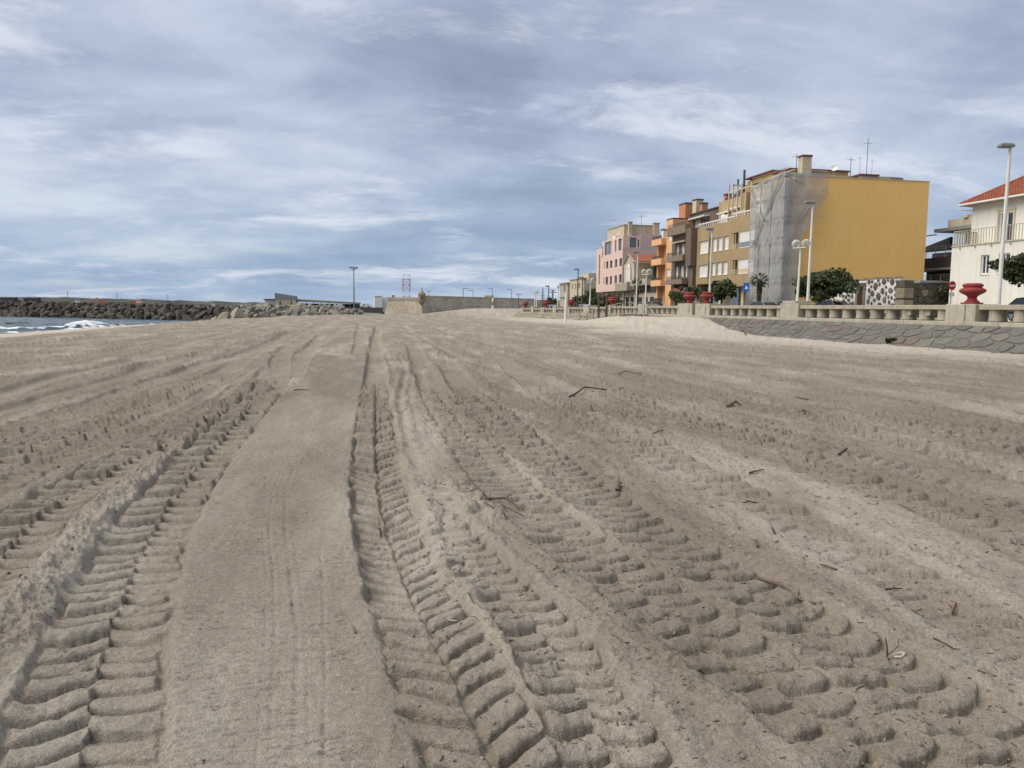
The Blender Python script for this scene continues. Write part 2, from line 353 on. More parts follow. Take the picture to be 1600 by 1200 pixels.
# ------------------------------------------------------------------ terrain functions
def sst(a, b, x):
    t = np.clip((np.asarray(x, dtype=np.float64) - a) / (b - a), 0, 1); return t * t * (3 - 2 * t)
def prom(y):                                   # promenade level, dips slightly toward the fort
    return 1.2 - 0.38 * float(sst(72, 132, y))

_P = np.random.RandomState(11).permutation(4096).astype(np.int64)
_G = np.random.RandomState(5).rand(4096) * 2 * np.pi
_GX, _GY = np.cos(_G), np.sin(_G)
def perlin(x, y, seed=0):
    xi = np.floor(x).astype(np.int64); yi = np.floor(y).astype(np.int64); fx = x - xi; fy = y - yi
    u = fx * fx * fx * (fx * (fx * 6 - 15) + 10); v = fy * fy * fy * (fy * (fy * 6 - 15) + 10)
    def gr(ix, iy, dx, dy):
        h = _P[(_P[(ix + seed * 131) & 4095] + iy) & 4095]; return _GX[h] * dx + _GY[h] * dy
    a = gr(xi, yi, fx, fy); b = gr(xi + 1, yi, fx - 1, fy); c = gr(xi, yi + 1, fx, fy - 1); d = gr(xi + 1, yi + 1, fx - 1, fy - 1)
    return (a + (b - a) * u + ((c + (d - c) * u) - (a + (b - a) * u)) * v) * 1.5
def fbm(x, y, sc, oct=4, seed=0, gain=0.5):
    r = 0; a = 1.0; f = 1.0 / sc
    for i in range(oct): r = r + a * perlin(x * f + 17.3 * i, y * f - 9.1 * i, seed + i); a *= gain; f *= 2.03
    return r

def base_h(x, y):
    """beach without tracks: falls to the sea on the left, drifts up to the promenade wall on the right"""
    xc = -15 + np.maximum(0, y - 102) * 0.19
    z = -np.maximum(0, xc - x); z = z * 0.074 * sst(0, 6, xc - x)
    z = np.maximum(z, -3.4)
    zb = np.interp(y, [0, 28, 50, 55.3, 58.6, 62.4, 65, 70, 80, 86, 95, 135, 170], [-.17, -.17, -.19, .07, .48, .95, 1.02, .95, .72, .42, .2, .1, 0])
    wd = np.interp(y, [0, 50, 60, 75, 95], [3, 3.5, 9, 9, 5])
    z = z + zb * sst(0, 1, (x - (28.6 - wd)) / wd)
    # the low drift heaped at the foot of the ramp
    z = z + 0.40 * np.exp(-((x - 24.6) / 2.0) ** 2 - ((y - 73) / 6.0) ** 2)
    z = z + 0.10 * np.exp(-((x - 28.0) / 0.7) ** 2 - ((y - 36.9) / 0.8) ** 2)
    z = z - 0.10 * sst(140, 185, y) * sst(-10, 6, x) + 1.65 * sst(9, 31, x) * sst(138, 172, y)
    return z

TR_T1=[(0.49,2.54),(0.47,2.7),(0.43,3.13),(0.39,3.53),(0.34,3.94),(0.29,4.52),(0.26,5.03),(0.22,5.74),(0.18,6.94),(0.18,8.9),(0.25,12.57),(0.37,18.0),(0.54,26.89),(0.82,40.25),(1.69,71.39)]
TR_T2=[(0.94,2.4),(0.93,2.64),(0.93,3.03),(0.93,3.27),(0.94,3.58),(0.9,3.95),(0.83,4.3),(0.73,4.77),(0.63,5.5),(0.58,5.95)]
TR_T3a=[(2.01,2.22),(1.92,2.42),(1.84,2.87),(1.79,3.25),(1.72,3.72),(1.64,4.27),(1.56,4.83),(1.45,5.54),(1.35,6.33),(1.33,7.66),(1.35,9.38),(1.37,12.05),(1.51,16.68),(1.8,23.65),(2.41,36.65)]
TR_T3b=[(2.49,2.27),(2.43,2.6),(2.37,3.04),(2.34,3.61),(2.25,4.16),(2.18,4.72),(2.1,5.34),(2.05,6.11),(1.99,7.11),(1.97,8.25),(2.0,10.05),(2.04,12.76),(2.17,16.62),(2.58,23.61)]
TR_T4=[(3.27,2.85),(3.28,3.32),(3.37,3.81),(3.4,4.26),(3.43,4.73),(3.46,5.21),(3.47,5.89),(3.36,6.9),(3.34,8.44),(3.44,11.27),(3.52,13.31),(3.95,18.9),(4.61,26.73)]
TR_T5=[(4.56,4.0),(4.67,4.6),(4.72,5.18),(4.83,5.85),(4.84,6.4),(4.87,7.5),(4.92,8.6),(4.96,10.22),(4.93,11.6),(4.97,13.15),(5.12,17.9),(5.46,23.44)]
TR_T6=[(6.43,5.76),(6.51,6.66),(6.63,7.68),(6.72,8.63),(6.84,9.79),(7.26,11.71),(7.49,14.13),(7.41,16.4),(7.39,19.62),(7.57,24.23),(7.78,29.04)]
TR_T7=[(10.08,9.12),(10.23,10.55),(10.53,12.7),(10.48,15.08),(10.96,17.03),(10.75,18.93),(10.64,21.75),(10.55,26.13)]
TR_T8=[(14.57,13.24),(14.33,14.41),(14.29,16.22),(14.26,17.84),(14.04,20.25),(14.92,26.33),(15.04,30.8)]
TR_T9=[(18.36,16.72),(18.6,18.74),(18.81,22.07),(19.67,27.39),(18.67,32.99),(19.15,38.48)]
TR_TL1=[(-0.96,2.64),(-1.0,2.87),(-1.07,3.18),(-1.23,3.91),(-1.4,4.96),(-1.49,5.68),(-1.58,6.55),(-1.66,8.54),(-1.7,10.94),(-1.7,13.47),(-1.72,16.72),(-1.89,19.95),(-2.33,23.89),(-2.81,31.06),(-2.69,56.74)]
TR_TL2=[(-2.22,4.36),(-2.36,5.59),(-2.51,6.64),(-2.5,7.54),(-2.43,8.79),(-2.19,9.88),(-2.03,11.78),(-1.94,14.14),(-1.94,17.02),(-2.28,21.42)]
TR_TL3=[(-3.73,7.48),(-3.74,9.2),(-3.5,10.35),(-3.41,12.43),(-3.31,14.59),(-3.31,17.15),(-3.35,22.66)]
TR_TL4=[(-4.45,8.95),(-4.43,10.67),(-4.41,12.77),(-4.28,14.22),(-4.34,16.98),(-4.31,18.74),(-4.26,24.0)]
TR_TL5=[(-6.54,13.26),(-6.56,15.89),(-6.92,20.18),(-6.96,25.57),(-6.69,33.58)]
TR_GL1=[(-2.75,10.7),(-2.73,12.2),(-2.74,14.72),(-2.78,17.82),(-2.69,21.45)]
TR_G1=[(-0.31,2.52),(-0.33,2.74),(-0.42,3.85),(-0.52,4.8),(-0.68,5.97),(-0.79,7.27),(-0.79,9.25),(-0.62,12.68),(-0.44,21.29)]
TR_G2=[(-0.22,2.51),(-0.24,2.73),(-0.31,3.83),(-0.42,4.79),(-0.56,5.95),(-0.67,7.25),(-0.66,9.23),(-0.48,12.66),(-0.24,21.28)]
TR_G3=[(-0.13,2.49),(-0.14,2.71),(-0.16,3.46),(-0.23,4.75),(-0.27,5.27)]
TR_R1=[(0.51,14.15),(0.6,15.59),(0.77,17.8),(0.88,20.97),(0.88,24.28),(0.92,27.61)]
TR_R2=[(0.57,8.89),(0.57,9.78),(0.65,11.84),(0.71,13.83),(0.82,15.56),(1.02,17.78),(1.15,19.52),(1.29,22.87),(1.31,26.16),(1.65,29.62)]
TR_R3=[(0.94,9.58),(1.0,11.06),(1.06,12.47),(1.18,14.82),(1.32,16.15),(1.45,18.4),(1.82,26.14)]
TR_B1=[(-1.79,3.81),(-1.83,4.29),(-1.89,5.15),(-2.12,6.84),(-2.09,8.18),(-2.0,9.86),(-1.94,11.76)]

def build_sand():
    # rows and columns close together near the viewer's feet, widening with distance (plain level of detail)
    ncol = 1340; ang = np.concatenate([np.linspace(-110, -52, 70, endpoint=False), np.linspace(-52, -24, 150, endpoint=False), np.linspace(-24, 47, ncol - 330), np.linspace(47, 66, 111)[1:], np.linspace(66, 115, 90)[1:], np.linspace(115, 250, 60)[1:]])
    ang = np.radians(ang); ncol = len(ang)
    el = np.concatenate([np.linspace(88, 52, 24, endpoint=False), np.linspace(52, 33, 40, endpoint=False), np.linspace(33, 0.36, 740)])
    r = EYE / np.tan(np.radians(el)); r = np.concatenate([r, np.linspace(r[-1], 330, 12)[1:]])
    nr = len(r)
    A, RR = np.meshgrid(ang, r); X = (RR * np.sin(A)).ravel(); Y = (RR * np.cos(A)).ravel(); D = RR.ravel()
    B = base_h(X, Y) + 0.045 * fbm(X, Y, 5.0, 3, 3) * (1 - 0.55 * sst(6, 1, D)) + 0.05 * fbm(X, Y, 14, 2, 9) * sst(10, 30, D)
    # long ploughed undulations running with the beach
    B = B + 0.024 * fbm(X * 1.0, Y * 0.16, 1.1, 3, 21) * sst(6, 16, D)
    rough = 0.30 + 0.32 * sst(0.5, 2.0, X) + 0.22 * sst(-1.9, -2.8, X) + 0.25 * fbm(X, Y, 1.6, 3, 31)
    strip = sst(-1.55, -1.3, X) * sst(0.12, -0.06, X) * sst(17, 11, Y)
    rough = rough * (1 - 0.86 * strip)
    cl = np.exp(-((X - 1.05) / 0.62) ** 2 - ((Y - 6.4) / 0.75) ** 2) + 0.8 * np.exp(-((X - 0.72) / 0.35) ** 2 - ((Y - 6.6) / 0.7) ** 2)
    rough = np.clip(rough + 1.3 * cl, 0.05, 1.7) * (1 + .9 * sst(6, 13, D) * (1 - strip))
    B = B + 0.03 * cl
    B = B + (0.014 * fbm(X, Y * .5, 0.75, 3, 141, .6) + .012 * np.maximum(0, fbm(X, Y * .4, 0.45, 2, 145))) * sst(8, 22, D) * sst(-1.6, -2.2, X * (Y < 17) - 9 * (Y >= 17)) + 0.014 * fbm(X, Y * .5, 0.75, 3, 141, .6) * sst(9, 20, D) * sst(.8, 3, X)
    lum = 0.026 * fbm(X, Y, 0.20, 5, 41, 0.62); clod = fbm(X, Y, 0.05, 3, 51, 0.6); lum = lum + 0.010 * np.maximum(clod, -0.1) * sst(-.2, .4, fbm(X, Y, .7, 2, 58))
    pit = fbm(X, Y, 0.09, 3, 61); lum = lum - 0.012 * sst(0.35, 0.75, pit)
    lum = lum * (1 - .75 * sst(25, 70, D))
    Z = B + lum * rough
    # scrape marks across the smooth strip
    scr = fbm(X / 0.16, (Y - .12 * X) / 0.026, 1.0, 3, 71)
    Z = Z - 0.012 * sst(0.28, 0.55, scr) * strip * (.3 + sst(-.3, .5, fbm(X, Y, .5, 3, 73))) - 0.0016 * np.abs(fbm(X / 0.05, Y / 0.012, 1.0, 2, 75)) * strip
    moist = np.clip(0.50 + (0.44 - .2 * strip) * fbm(X, Y * 0.22, 1.5, 6, 81, .7), 0, 1)
    dry = np.maximum(sst(17, 24, X + .12 * (Y - 30) * (Y < 60)) , sst(-17, -26, X)); moist = np.clip(moist + .42 * sst(4, 14, D) * (1 - .7 * strip), 0, 1) * (1 - .85 * dry * (1 - .6 * sst(100, 140, Y))) + .9 * sst(-1.35, -1.8, B)

    def curve(pts):
        p = np.array(pts)
        if p[0, 1] < 4: p = np.vstack([[p[0, 0] + np.clip((p[0, 0] - p[1, 0]) / (p[0, 1] - p[1, 1]), -.35, .35) * (.4 - p[0, 1]), .4], p])
        y = np.linspace(p[0, 1], p[-1, 1], 600)
        ly = np.log(np.maximum(p[:, 1], .1)); x = np.interp(np.log(y), ly, p[:, 0])
        k = np.hanning(41); k /= k.sum(); xs = np.convolve(np.pad(x, 20, mode='edge'), k, 'valid')
        lt = np.log(y); tt = np.linspace(lt[0], lt[-1], 600); x2 = np.interp(tt, ly, p[:, 0]); x2 = np.convolve(np.pad(x2, 20, mode='edge'), k, 'valid')
        yy = np.exp(tt); return x2, yy
    def setup(pts, reach, y0=None, y1=None):
        cx, cy = curve(pts); y0 = cy[0] if y0 is None else y0; y1 = cy[-1] if y1 is None else y1
        xc_all = np.interp(Y, cy, cx); idx = np.where((Y > y0 - .6) & (Y < y1 + 2.5) & (np.abs(X - xc_all) < reach * 1.6))[0]
        y = Y[idx]; sl = np.interp(y, cy, np.gradient(cx, cy)); cf = 1 / np.sqrt(1 + sl * sl)
        sl_c = np.gradient(cx, cy); arc = np.concatenate([[0], np.cumsum(np.hypot(np.diff(cx), np.diff(cy)))])
        d = (X[idx] - xc_all[idx]) * cf; s = np.interp(y, cy, arc) + d * sl
        fade = sst(y0 - .45, y0 + .15, y) * sst(y1 + 2, y1 - .12 * (y1 - y0), y)
        return idx, d, s, fade
    def track(pts, w=0.27, depth=0.05, pitch=0.17, k=0.7, sgn=1, lug=0.028, berm=0.03, y0=None, y1=None, far=44, gap=0.0, bl=1.0, br=1.0, side=(1, 1), wear=0.5, sd=1, grow=.4, dvar=None, curl=0.0):
        idx, d, s, fade = setup(pts, w * 2.6, y0, y1)
        if len(idx) == 0: return
        x, y = X[idx], Y[idx]
        # wheel slip near the viewer packs the lug marks closer together
        gy = np.linspace(0, 90, 900); gf = 1 / (1 + grow * (np.interp(gy, [0, 4, 5, 6.5, 8.5, 12, 90], [1, 1, 1.08, 1.25, 1.65, 1.8, 1.8]) - 1)); gi = np.concatenate([[0], np.cumsum(gf[:-1] * np.diff(gy))])
        dq = depth if dvar is None else depth * np.interp(y, dvar[0], dvar[1])
        d = d + 0.022 * fbm(x, y, 0.35, 3, 90 + sd) + 0.007 * fbm(x, y, 0.07, 3, 95 + sd); s = s + 0.035 * fbm(x, y, 0.5, 2, 99 + sd) + .008 * fbm(x, y, .12, 3, 98 + sd)
        ad = np.abs(d); m = sst(w * 1.10, w * 0.86, ad) * fade
        ph = np.interp(s + sgn * k * ad * (1 - 0.25 * ad / w) - curl * np.clip(ad / w, 0, 1.05) ** 4, gy, gi) / pitch + 0.5 * (d > 0)
        if sgn > 0: ph = ph
        f = ph - np.floor(ph); bar = np.floor(ph)
        amp = 0.75 + 0.5 * (np.sin(bar * 12.9898 + (d > 0) * 4.1 + sd) * 43758.5453 % 1.0 - 0.5)
        drow = (D[idx] ** 2 + 2.7) / 1.65 * 0.00077; pl_ = pitch / np.interp(s, gy, gf); ew = np.clip(1.3 * drow / pl_, 0.10, 0.5)
        u_ = np.clip(f / (.90 - .5 * ew), 0, 1) ** .72
        prof = np.maximum(1 - (2 * u_ - 1) ** 2, 0) ** .38
        ero = 1 - np.clip(.8 * wear + .25 * (fbm(x, y, .11, 2, 170 + sd) > .42), 0, .95) * sst(0.0, 0.5, fbm(x, y, 0.45, 3, 105 + sd))
        sidew = np.where(d > 0, side[1], side[0])
        det = sst(far, far * 0.45, D[idx]) * sst(.55, .3, drow / pl_)
        lg = 1.5 * (1 + 1.6 * sst(5, 13, D[idx])) * lug * prof * amp * ero * sidew * det * sst(w * 1.04, w * 0.90, ad * (1 + .26 * (np.sin(bar * 7.31 + 2.2 * (d > 0) + sd) * 9143.7 % 1.0 - .35))) * (1 - 0.8 * sst(0.03, 0.0, ad) * (1 if gap else 0))
        zz = B[idx] - 1.3 * dq * (1 - 0.25 * (d / w) ** 2) + lg + lum[idx] * (0.24 + 0.5 * (1 - ero)) + 0.0035 * clod[idx] * (.4 + sst(-.2, .5, fbm(x, y, .3, 2, 160 + sd)))
        Z[idx] = Z[idx] * (1 - m) + zz * m
        bw = np.where(d < 0, bl, br)
        bump = .8 * berm * bw * np.exp(-((ad - 1.22 * w) / (0.22 * w)) ** 2) * fade * np.clip(0.55 + 0.9 * fbm(x, y, 0.3, 4, 111 + sd), 0, 2) * (1 - m) * sst(30, 6, D[idx])
        Z[idx] += bump * (1 + 0.35 * np.maximum(clod[idx], -.3))
        moist[idx] = moist[idx] * (1 - 0.4 * m) + 0.30 * m * np.clip(moist[idx] * 2.5, 0, 1)
    def groove(pts, w=0.02, depth=0.012, sd=3, berm=0.4):
        idx, d, s, fade = setup(pts, max(w * 5, .12)); x, y = X[idx], Y[idx]
        d = d + 0.25 * w * fbm(x, y, 0.12, 3, 120 + sd)
        q = np.abs(d) / w; var = 0.55 + 0.6 * fbm(x, y, 0.25, 3, 125 + sd)
        var = var * (.55 + .9 * np.clip(clod[idx] + .3, 0, 1.2)); Z[idx] += fade * depth * var * (-np.exp(-q ** 2) + berm * np.exp(-((q - 2.0) / 0.8) ** 2))
    def ridge(pts, w=0.2, h=0.08, sd=5):
        idx, d, s, fade = setup(pts, w * 3); x, y = X[idx], Y[idx]
        d = d + 0.3 * w * fbm(x, y, 0.5, 3, 130 + sd)
        e = np.exp(-(d / w) ** 2) * fade
        Z[idx] += h * e * (0.85 + 0.35 * fbm(x, y, 0.35, 3, 133 + sd)) + e * (0.020 * clod[idx] + 0.5 * lum[idx])

    # older, blurred wheel lanes all over the middle distance
    rs = np.random.RandomState(3)
    for i in range(62):
        x0 = rs.uniform(-24, 25); ya = rs.uniform(11, 30); yb = ya + rs.uniform(15, 60)
        ys = np.linspace(ya, yb, 12); dr = rs.uniform(-0.03, 0.03)
        xs = x0 + (ys - ya) * dr + rs.uniform(.1, .45) * np.sin(ys / rs.uniform(6, 16) + rs.uniform(0, 6))
        if ya < 16 and abs(x0) < 4: continue
        track(list(zip(xs, ys)), 0.27, rs.uniform(.03, .07), rs.uniform(.19, .25), .6, rs.choice([-1, 1]), rs.uniform(.02, .036), rs.uniform(.02, .05), sd=200 + i, wear=.7, grow=1)
    for i in range(16):                        # windrows left by the blade
        x0 = rs.uniform(-14, 14); ya = rs.uniform(16, 40); yb = ya + rs.uniform(20, 70)
        ys = np.linspace(ya, yb, 10); xs = x0 + 0.5 * np.sin(ys / rs.uniform(8, 15) + i) + (ys - ya) * rs.uniform(-.03, .03)
        ridge(list(zip(xs, ys)), rs.uniform(.2, .4), rs.uniform(.04, .09), 300 + i)
    track(TR_T9, .28, .04, .24, .6, 1, .03, .02, sd=9, far=80, grow=1.2)
    track(TR_T8, .28, .04, .24, .6, -1, .03, .02, sd=8, far=70, grow=1.1)
    track([(a + 1.9, b) for a, b in TR_T8], .26, .03, .24, .6, 1, .03, .02, sd=18, far=50)
    track([(a - 1.7, b) for a, b in TR_T8], .26, .03, .22, .6, 1, .025, .02, sd=28, far=50)
    track(TR_T7, .29, .045, .23, .6, 1, .03, .02, sd=7, far=60, grow=1)
    track([(a - 1.45, b) for a, b in TR_T7], .27, .03, .22, .6, -1, .025, .02, sd=17, far=45)
    track(TR_T6, .29, .045, .225, .55, 1, .034, .02, sd=6, far=50, side=(.5, 1.0), grow=.8)
    track([(a + 1.1, b) for a, b in TR_T6], .26, .03, .22, .6, -1, .026, .02, sd=16, wear=.9)
    track(TR_T5, .28, .05, .215, .15, 1, .034, .02, sd=5, far=50, side=(.6, 1), curl=.12, grow=.7)
    track([(a + .62, b) for a, b in TR_T5], .24, .03, .21, .6, -1, .022, .015, sd=15, wear=.9)
    track(TR_T4, .31, .06, .255, .50, 1, .040, .02, sd=4, far=40, side=(.5, 1.15), wear=.3)
    track(TR_T3b, .31, .055, .205, .12, 1, .040, .025, sd=31, wear=.3, curl=.12)
    track(TR_T3a, .29, .060, .205, .30, 1, .042, .03, sd=32, wear=.3, curl=.09)
    track(TR_TL5, .31, .06, .22, .5, 1, .040, .03, sd=45, far=70, grow=1.3, curl=.06, wear=.35)
    track(TR_TL4, .29, .055, .21, .5, 1, .040, .03, sd=44, far=60, grow=1.2, curl=.06, wear=.35)
    track([(a - 1.1, b) for a, b in TR_TL4], .28, .05, .2, .6, -1, .03, .03, sd=47, far=45, wear=.8)
    track(TR_TL3, .30, .06, .205, .5, 1, .040, .03, sd=43, far=60, grow=1.2, side=(1.3, 1), curl=.06, wear=.3)
    track([(a + .52, b) for a, b in TR_TL3], .22, .04, .17, .5, 1, .028, .02, sd=46, far=45, wear=.6)
    track(TR_TL2, .32, .07, .20, .55, 1, .048, .03, sd=42, far=50, wear=.25, grow=1, side=(1.3, .9), curl=.06)
    ridge(TR_B1, .17, .062, 1)
    groove(TR_GL1, .09, .05, 6); groove([(a + .28, b) for a, b in TR_GL1], .08, .04, 7)
    track(TR_TL1, .30, .066, .185, .62, 1, .042, .03, sd=41, far=50, bl=1.5, br=.35, wear=.3, grow=1.1, side=(1.25, .9), curl=.05)
    groove(TR_R1, .07, .055, 8); groove(TR_R2, .06, .055, 18); groove([(a + .16, b) for a, b in TR_R2], .05, .03, 28); groove(TR_R3, .15, .06, 9)
    groove([(a + .3, b) for a, b in TR_R3], .08, .03, 19)
    track(TR_T2, .225, .065, .165, .45, 1, .042, .035, sd=2, wear=.2, grow=1, curl=.07)
    track(TR_T1, .265, .095, .182, .80, -1, .038, .035, sd=1, far=30, gap=1, bl=.45, br=1.1, wear=.16, grow=1, side=(1.5, 1.0), dvar=([2.4, 3.8, 4.8, 6, 12], [.40, .5, 1.1, 1.2, 1.0]))
    groove(TR_G1, .010, .007, 1, .25); groove(TR_G2, .014, .009, 2, .25); groove(TR_G3, .010, .007, 3, .25)
    groove([(a - .045, b) for a, b in TR_G1], .006, .003, 4, .2); groove([(a + .05, b) for a, b in TR_G2], .006, .003, 5, .2)
    # footprints and heel scuffs scattered over the right-hand sand
    for i in range(420):
        dd = rs.uniform(2.6, 22) ** 1.0; aa = rs.uniform(R(12), R(44)); fx, fy = dd * math.sin(aa), dd * math.cos(aa)
        if rs.rand() < .15: aa = rs.uniform(R(-22), R(-12)); fx, fy = dd * math.sin(aa), dd * math.cos(aa)
        idx = np.where((np.abs(X - fx) < .3) & (np.abs(Y - fy) < .3))[0]
        th = rs.uniform(0, 3.1); u = (X[idx] - fx) * math.cos(th) + (Y[idx] - fy) * math.sin(th); v = -(X[idx] - fx) * math.sin(th) + (Y[idx] - fy) * math.cos(th)
        e = (u / rs.uniform(.03, .08)) ** 2 + (v / rs.uniform(.02, .04)) ** 2
        Z[idx] += rs.uniform(.006, .014) * (-np.exp(-e) + .5 * np.exp(-(np.sqrt(e) - 1.6) ** 2 * 3))
    u_ = (X > 30.2) & (Y < 143); Z[u_] = np.minimum(Z[u_], 0.2)
    me = bpy.data.meshes.new('sand'); n = len(X); nf = (nr - 1) * (ncol - 1)
    co = np.empty((n, 3), np.float32); co[:, 0] = X; co[:, 1] = Y; co[:, 2] = Z
    i = np.arange(nr - 1)[:, None] * ncol + np.arange(ncol - 1)[None, :]
    q = np.stack([i, i + ncol, i + ncol + 1, i + 1], -1).reshape(-1, 4)[:, ::-1].astype(np.int32)
    q = q[:, [0, 1, 2, 3]]
    me.vertices.add(n); me.vertices.foreach_set('co', co.ravel()); me.loops.add(nf * 4); me.loops.foreach_set('vertex_index', q.ravel())
    me.polygons.add(nf); me.polygons.foreach_set('loop_start', np.arange(nf, dtype=np.int32) * 4)
    try: me.polygons.foreach_set('loop_total', np.full(nf, 4, np.int32))
    except Exception: pass
    me.polygons.foreach_set('use_smooth', np.ones(nf, dtype=bool))
    me.update(calc_edges=True); me.validate()
    at = me.attributes.new('moist', 'FLOAT', 'POINT'); at.data.foreach_set('value', moist.astype(np.float32))
    o = bpy.data.objects.new('beach_sand', me); COL.objects.link(o); o['kind'] = 'structure'
    # normals must point up
    if me.polygons[nf // 2].normal.z < 0: me.flip_normals()
    m = bpy.data.materials.new('beach sand'); m.use_nodes = True; t = m.node_tree; q = N(t); b = t.nodes['Principled BSDF']
    b.inputs['Roughness'].default_value = 0.97; b.inputs['Specular IOR Level'].default_value = 0.08
    oc = q.n('ShaderNodeTexCoord').outputs['Object']; at = q.n('ShaderNodeAttribute', attribute_name='moist')
    big = q.noise(q.vmap(oc, scale=(1, .35, 1)), 1.3, 7, 0.68)
    f = q.math('ADD', q.math('MULTIPLY', at.outputs['Fac'], 0.55), q.math('MULTIPLY', big, 0.55))
    c = q.ramp(f, [(0.26, (0.465, 0.413, 0.345)), (0.46, (0.398, 0.35, 0.287)), (0.64, (0.315, 0.272, 0.217)), (0.82, (0.24, 0.205, 0.16))])
    gr = q.noise(oc, 420, 2, 0.8)
    c = q.mix(0.42, c, q.ramp(gr, [(0.30, 0.16), (0.5, 0.5), (0.70, 0.86)]), 'OVERLAY')
    cm = q.noise(oc, 95, 3, 0.75); c = q.mix(0.38, c, q.ramp(cm, [(0.33, 0.2), (0.67, 0.8)]), 'OVERLAY')
    mid = q.noise(oc, 28, 4, 0.7); c = q.mix(0.34, c, q.ramp(mid, [(0.32, 0.25), (0.68, 0.75)]), 'OVERLAY')
    # dark grit, shell and weed specks
    v = q.n('ShaderNodeTexVoronoi'); v.inputs['Scale'].default_value = 55; t.links.new(oc, v.inputs['Vector'])
    sp = q.ramp(v.outputs['Distance'], [(0.10, 1.0), (0.16, 0.0)]); dm = q.ramp(q.noise(oc, 1.4, 3, 0.6), [(0.48, 0.0), (0.66, 0.9)])
    c = q.mix(q.math('MULTIPLY', sp, dm), c, (0.11, 0.085, 0.06))
    v2 = q.n('ShaderNodeTexVoronoi'); v2.inputs['Scale'].default_value = 21; t.links.new(q.vmap(oc, scale=(1.0, .55, 1)), v2.inputs['Vector'])
    sc_ = q.n('ShaderNodeSeparateColor'); t.links.new(v2.outputs['Color'], sc_.inputs[0])
    pick = q.math('LESS_THAN', sc_.outputs[0], q.math('MULTIPLY', dm, 0.42)); sz = q.math('MULTIPLY', sc_.outputs[1], 0.17)
    c = q.mix(q.math('MULTIPLY', q.math('MULTIPLY', pick, q.math('LESS_THAN', v2.outputs['Distance'], q.math('ADD', sz, 0.03))), .85), c, (0.085, 0.062, 0.042))
    t.links.new(c, b.inputs['Base Color'])
    n1 = q.noise(oc, 160, 3, 0.75); n2 = q.noise(oc, 40, 4, 0.65)
    bp = q.n('ShaderNodeBump'); bp.inputs['Strength'].default_value = 0.85; bp.inputs['Distance'].default_value = 0.018
    t.links.new(q.math('ADD', n1, q.math('MULTIPLY', n2, 1.3)), bp.inputs['Height']); t.links.new(bp.outputs[0], b.inputs['Normal'])
    me.materials.append(m)
    # ground height lookup for things lying on it
    ZZ = Z.reshape(nr, ncol)
    def ground(x, y):
        rr = math.hypot(x, y); a = math.atan2(x, y)
        i = int(np.clip(np.searchsorted(r, rr), 1, nr - 1)); j = int(np.clip(np.searchsorted(ang, a), 1, ncol - 1))
        return float(ZZ[i - 1:i + 1, j - 1:j + 1].mean())
    return ground
GROUND = build_sand()

def gl(x, y): return GROUND(x, y)

# sand sheet under and behind the viewer, sea bed sheet below everything
gb = MB(); gb.quad((-40, -60, -.45), (60, -60, -.45), (60, 40, -.45), (-40, 40, -.45)); o = gb.build('back_beach', bpy.data.materials['beach sand']); o['kind'] = 'structure'
gb = MB(); gb.quad((-6000, -3000, -4.5), (6000, -3000, -4.5), (6000, 8000, -4.5), (-6000, 8000, -4.5)); o = gb.build('sea_bed', 'quay'); o['kind'] = 'structure'

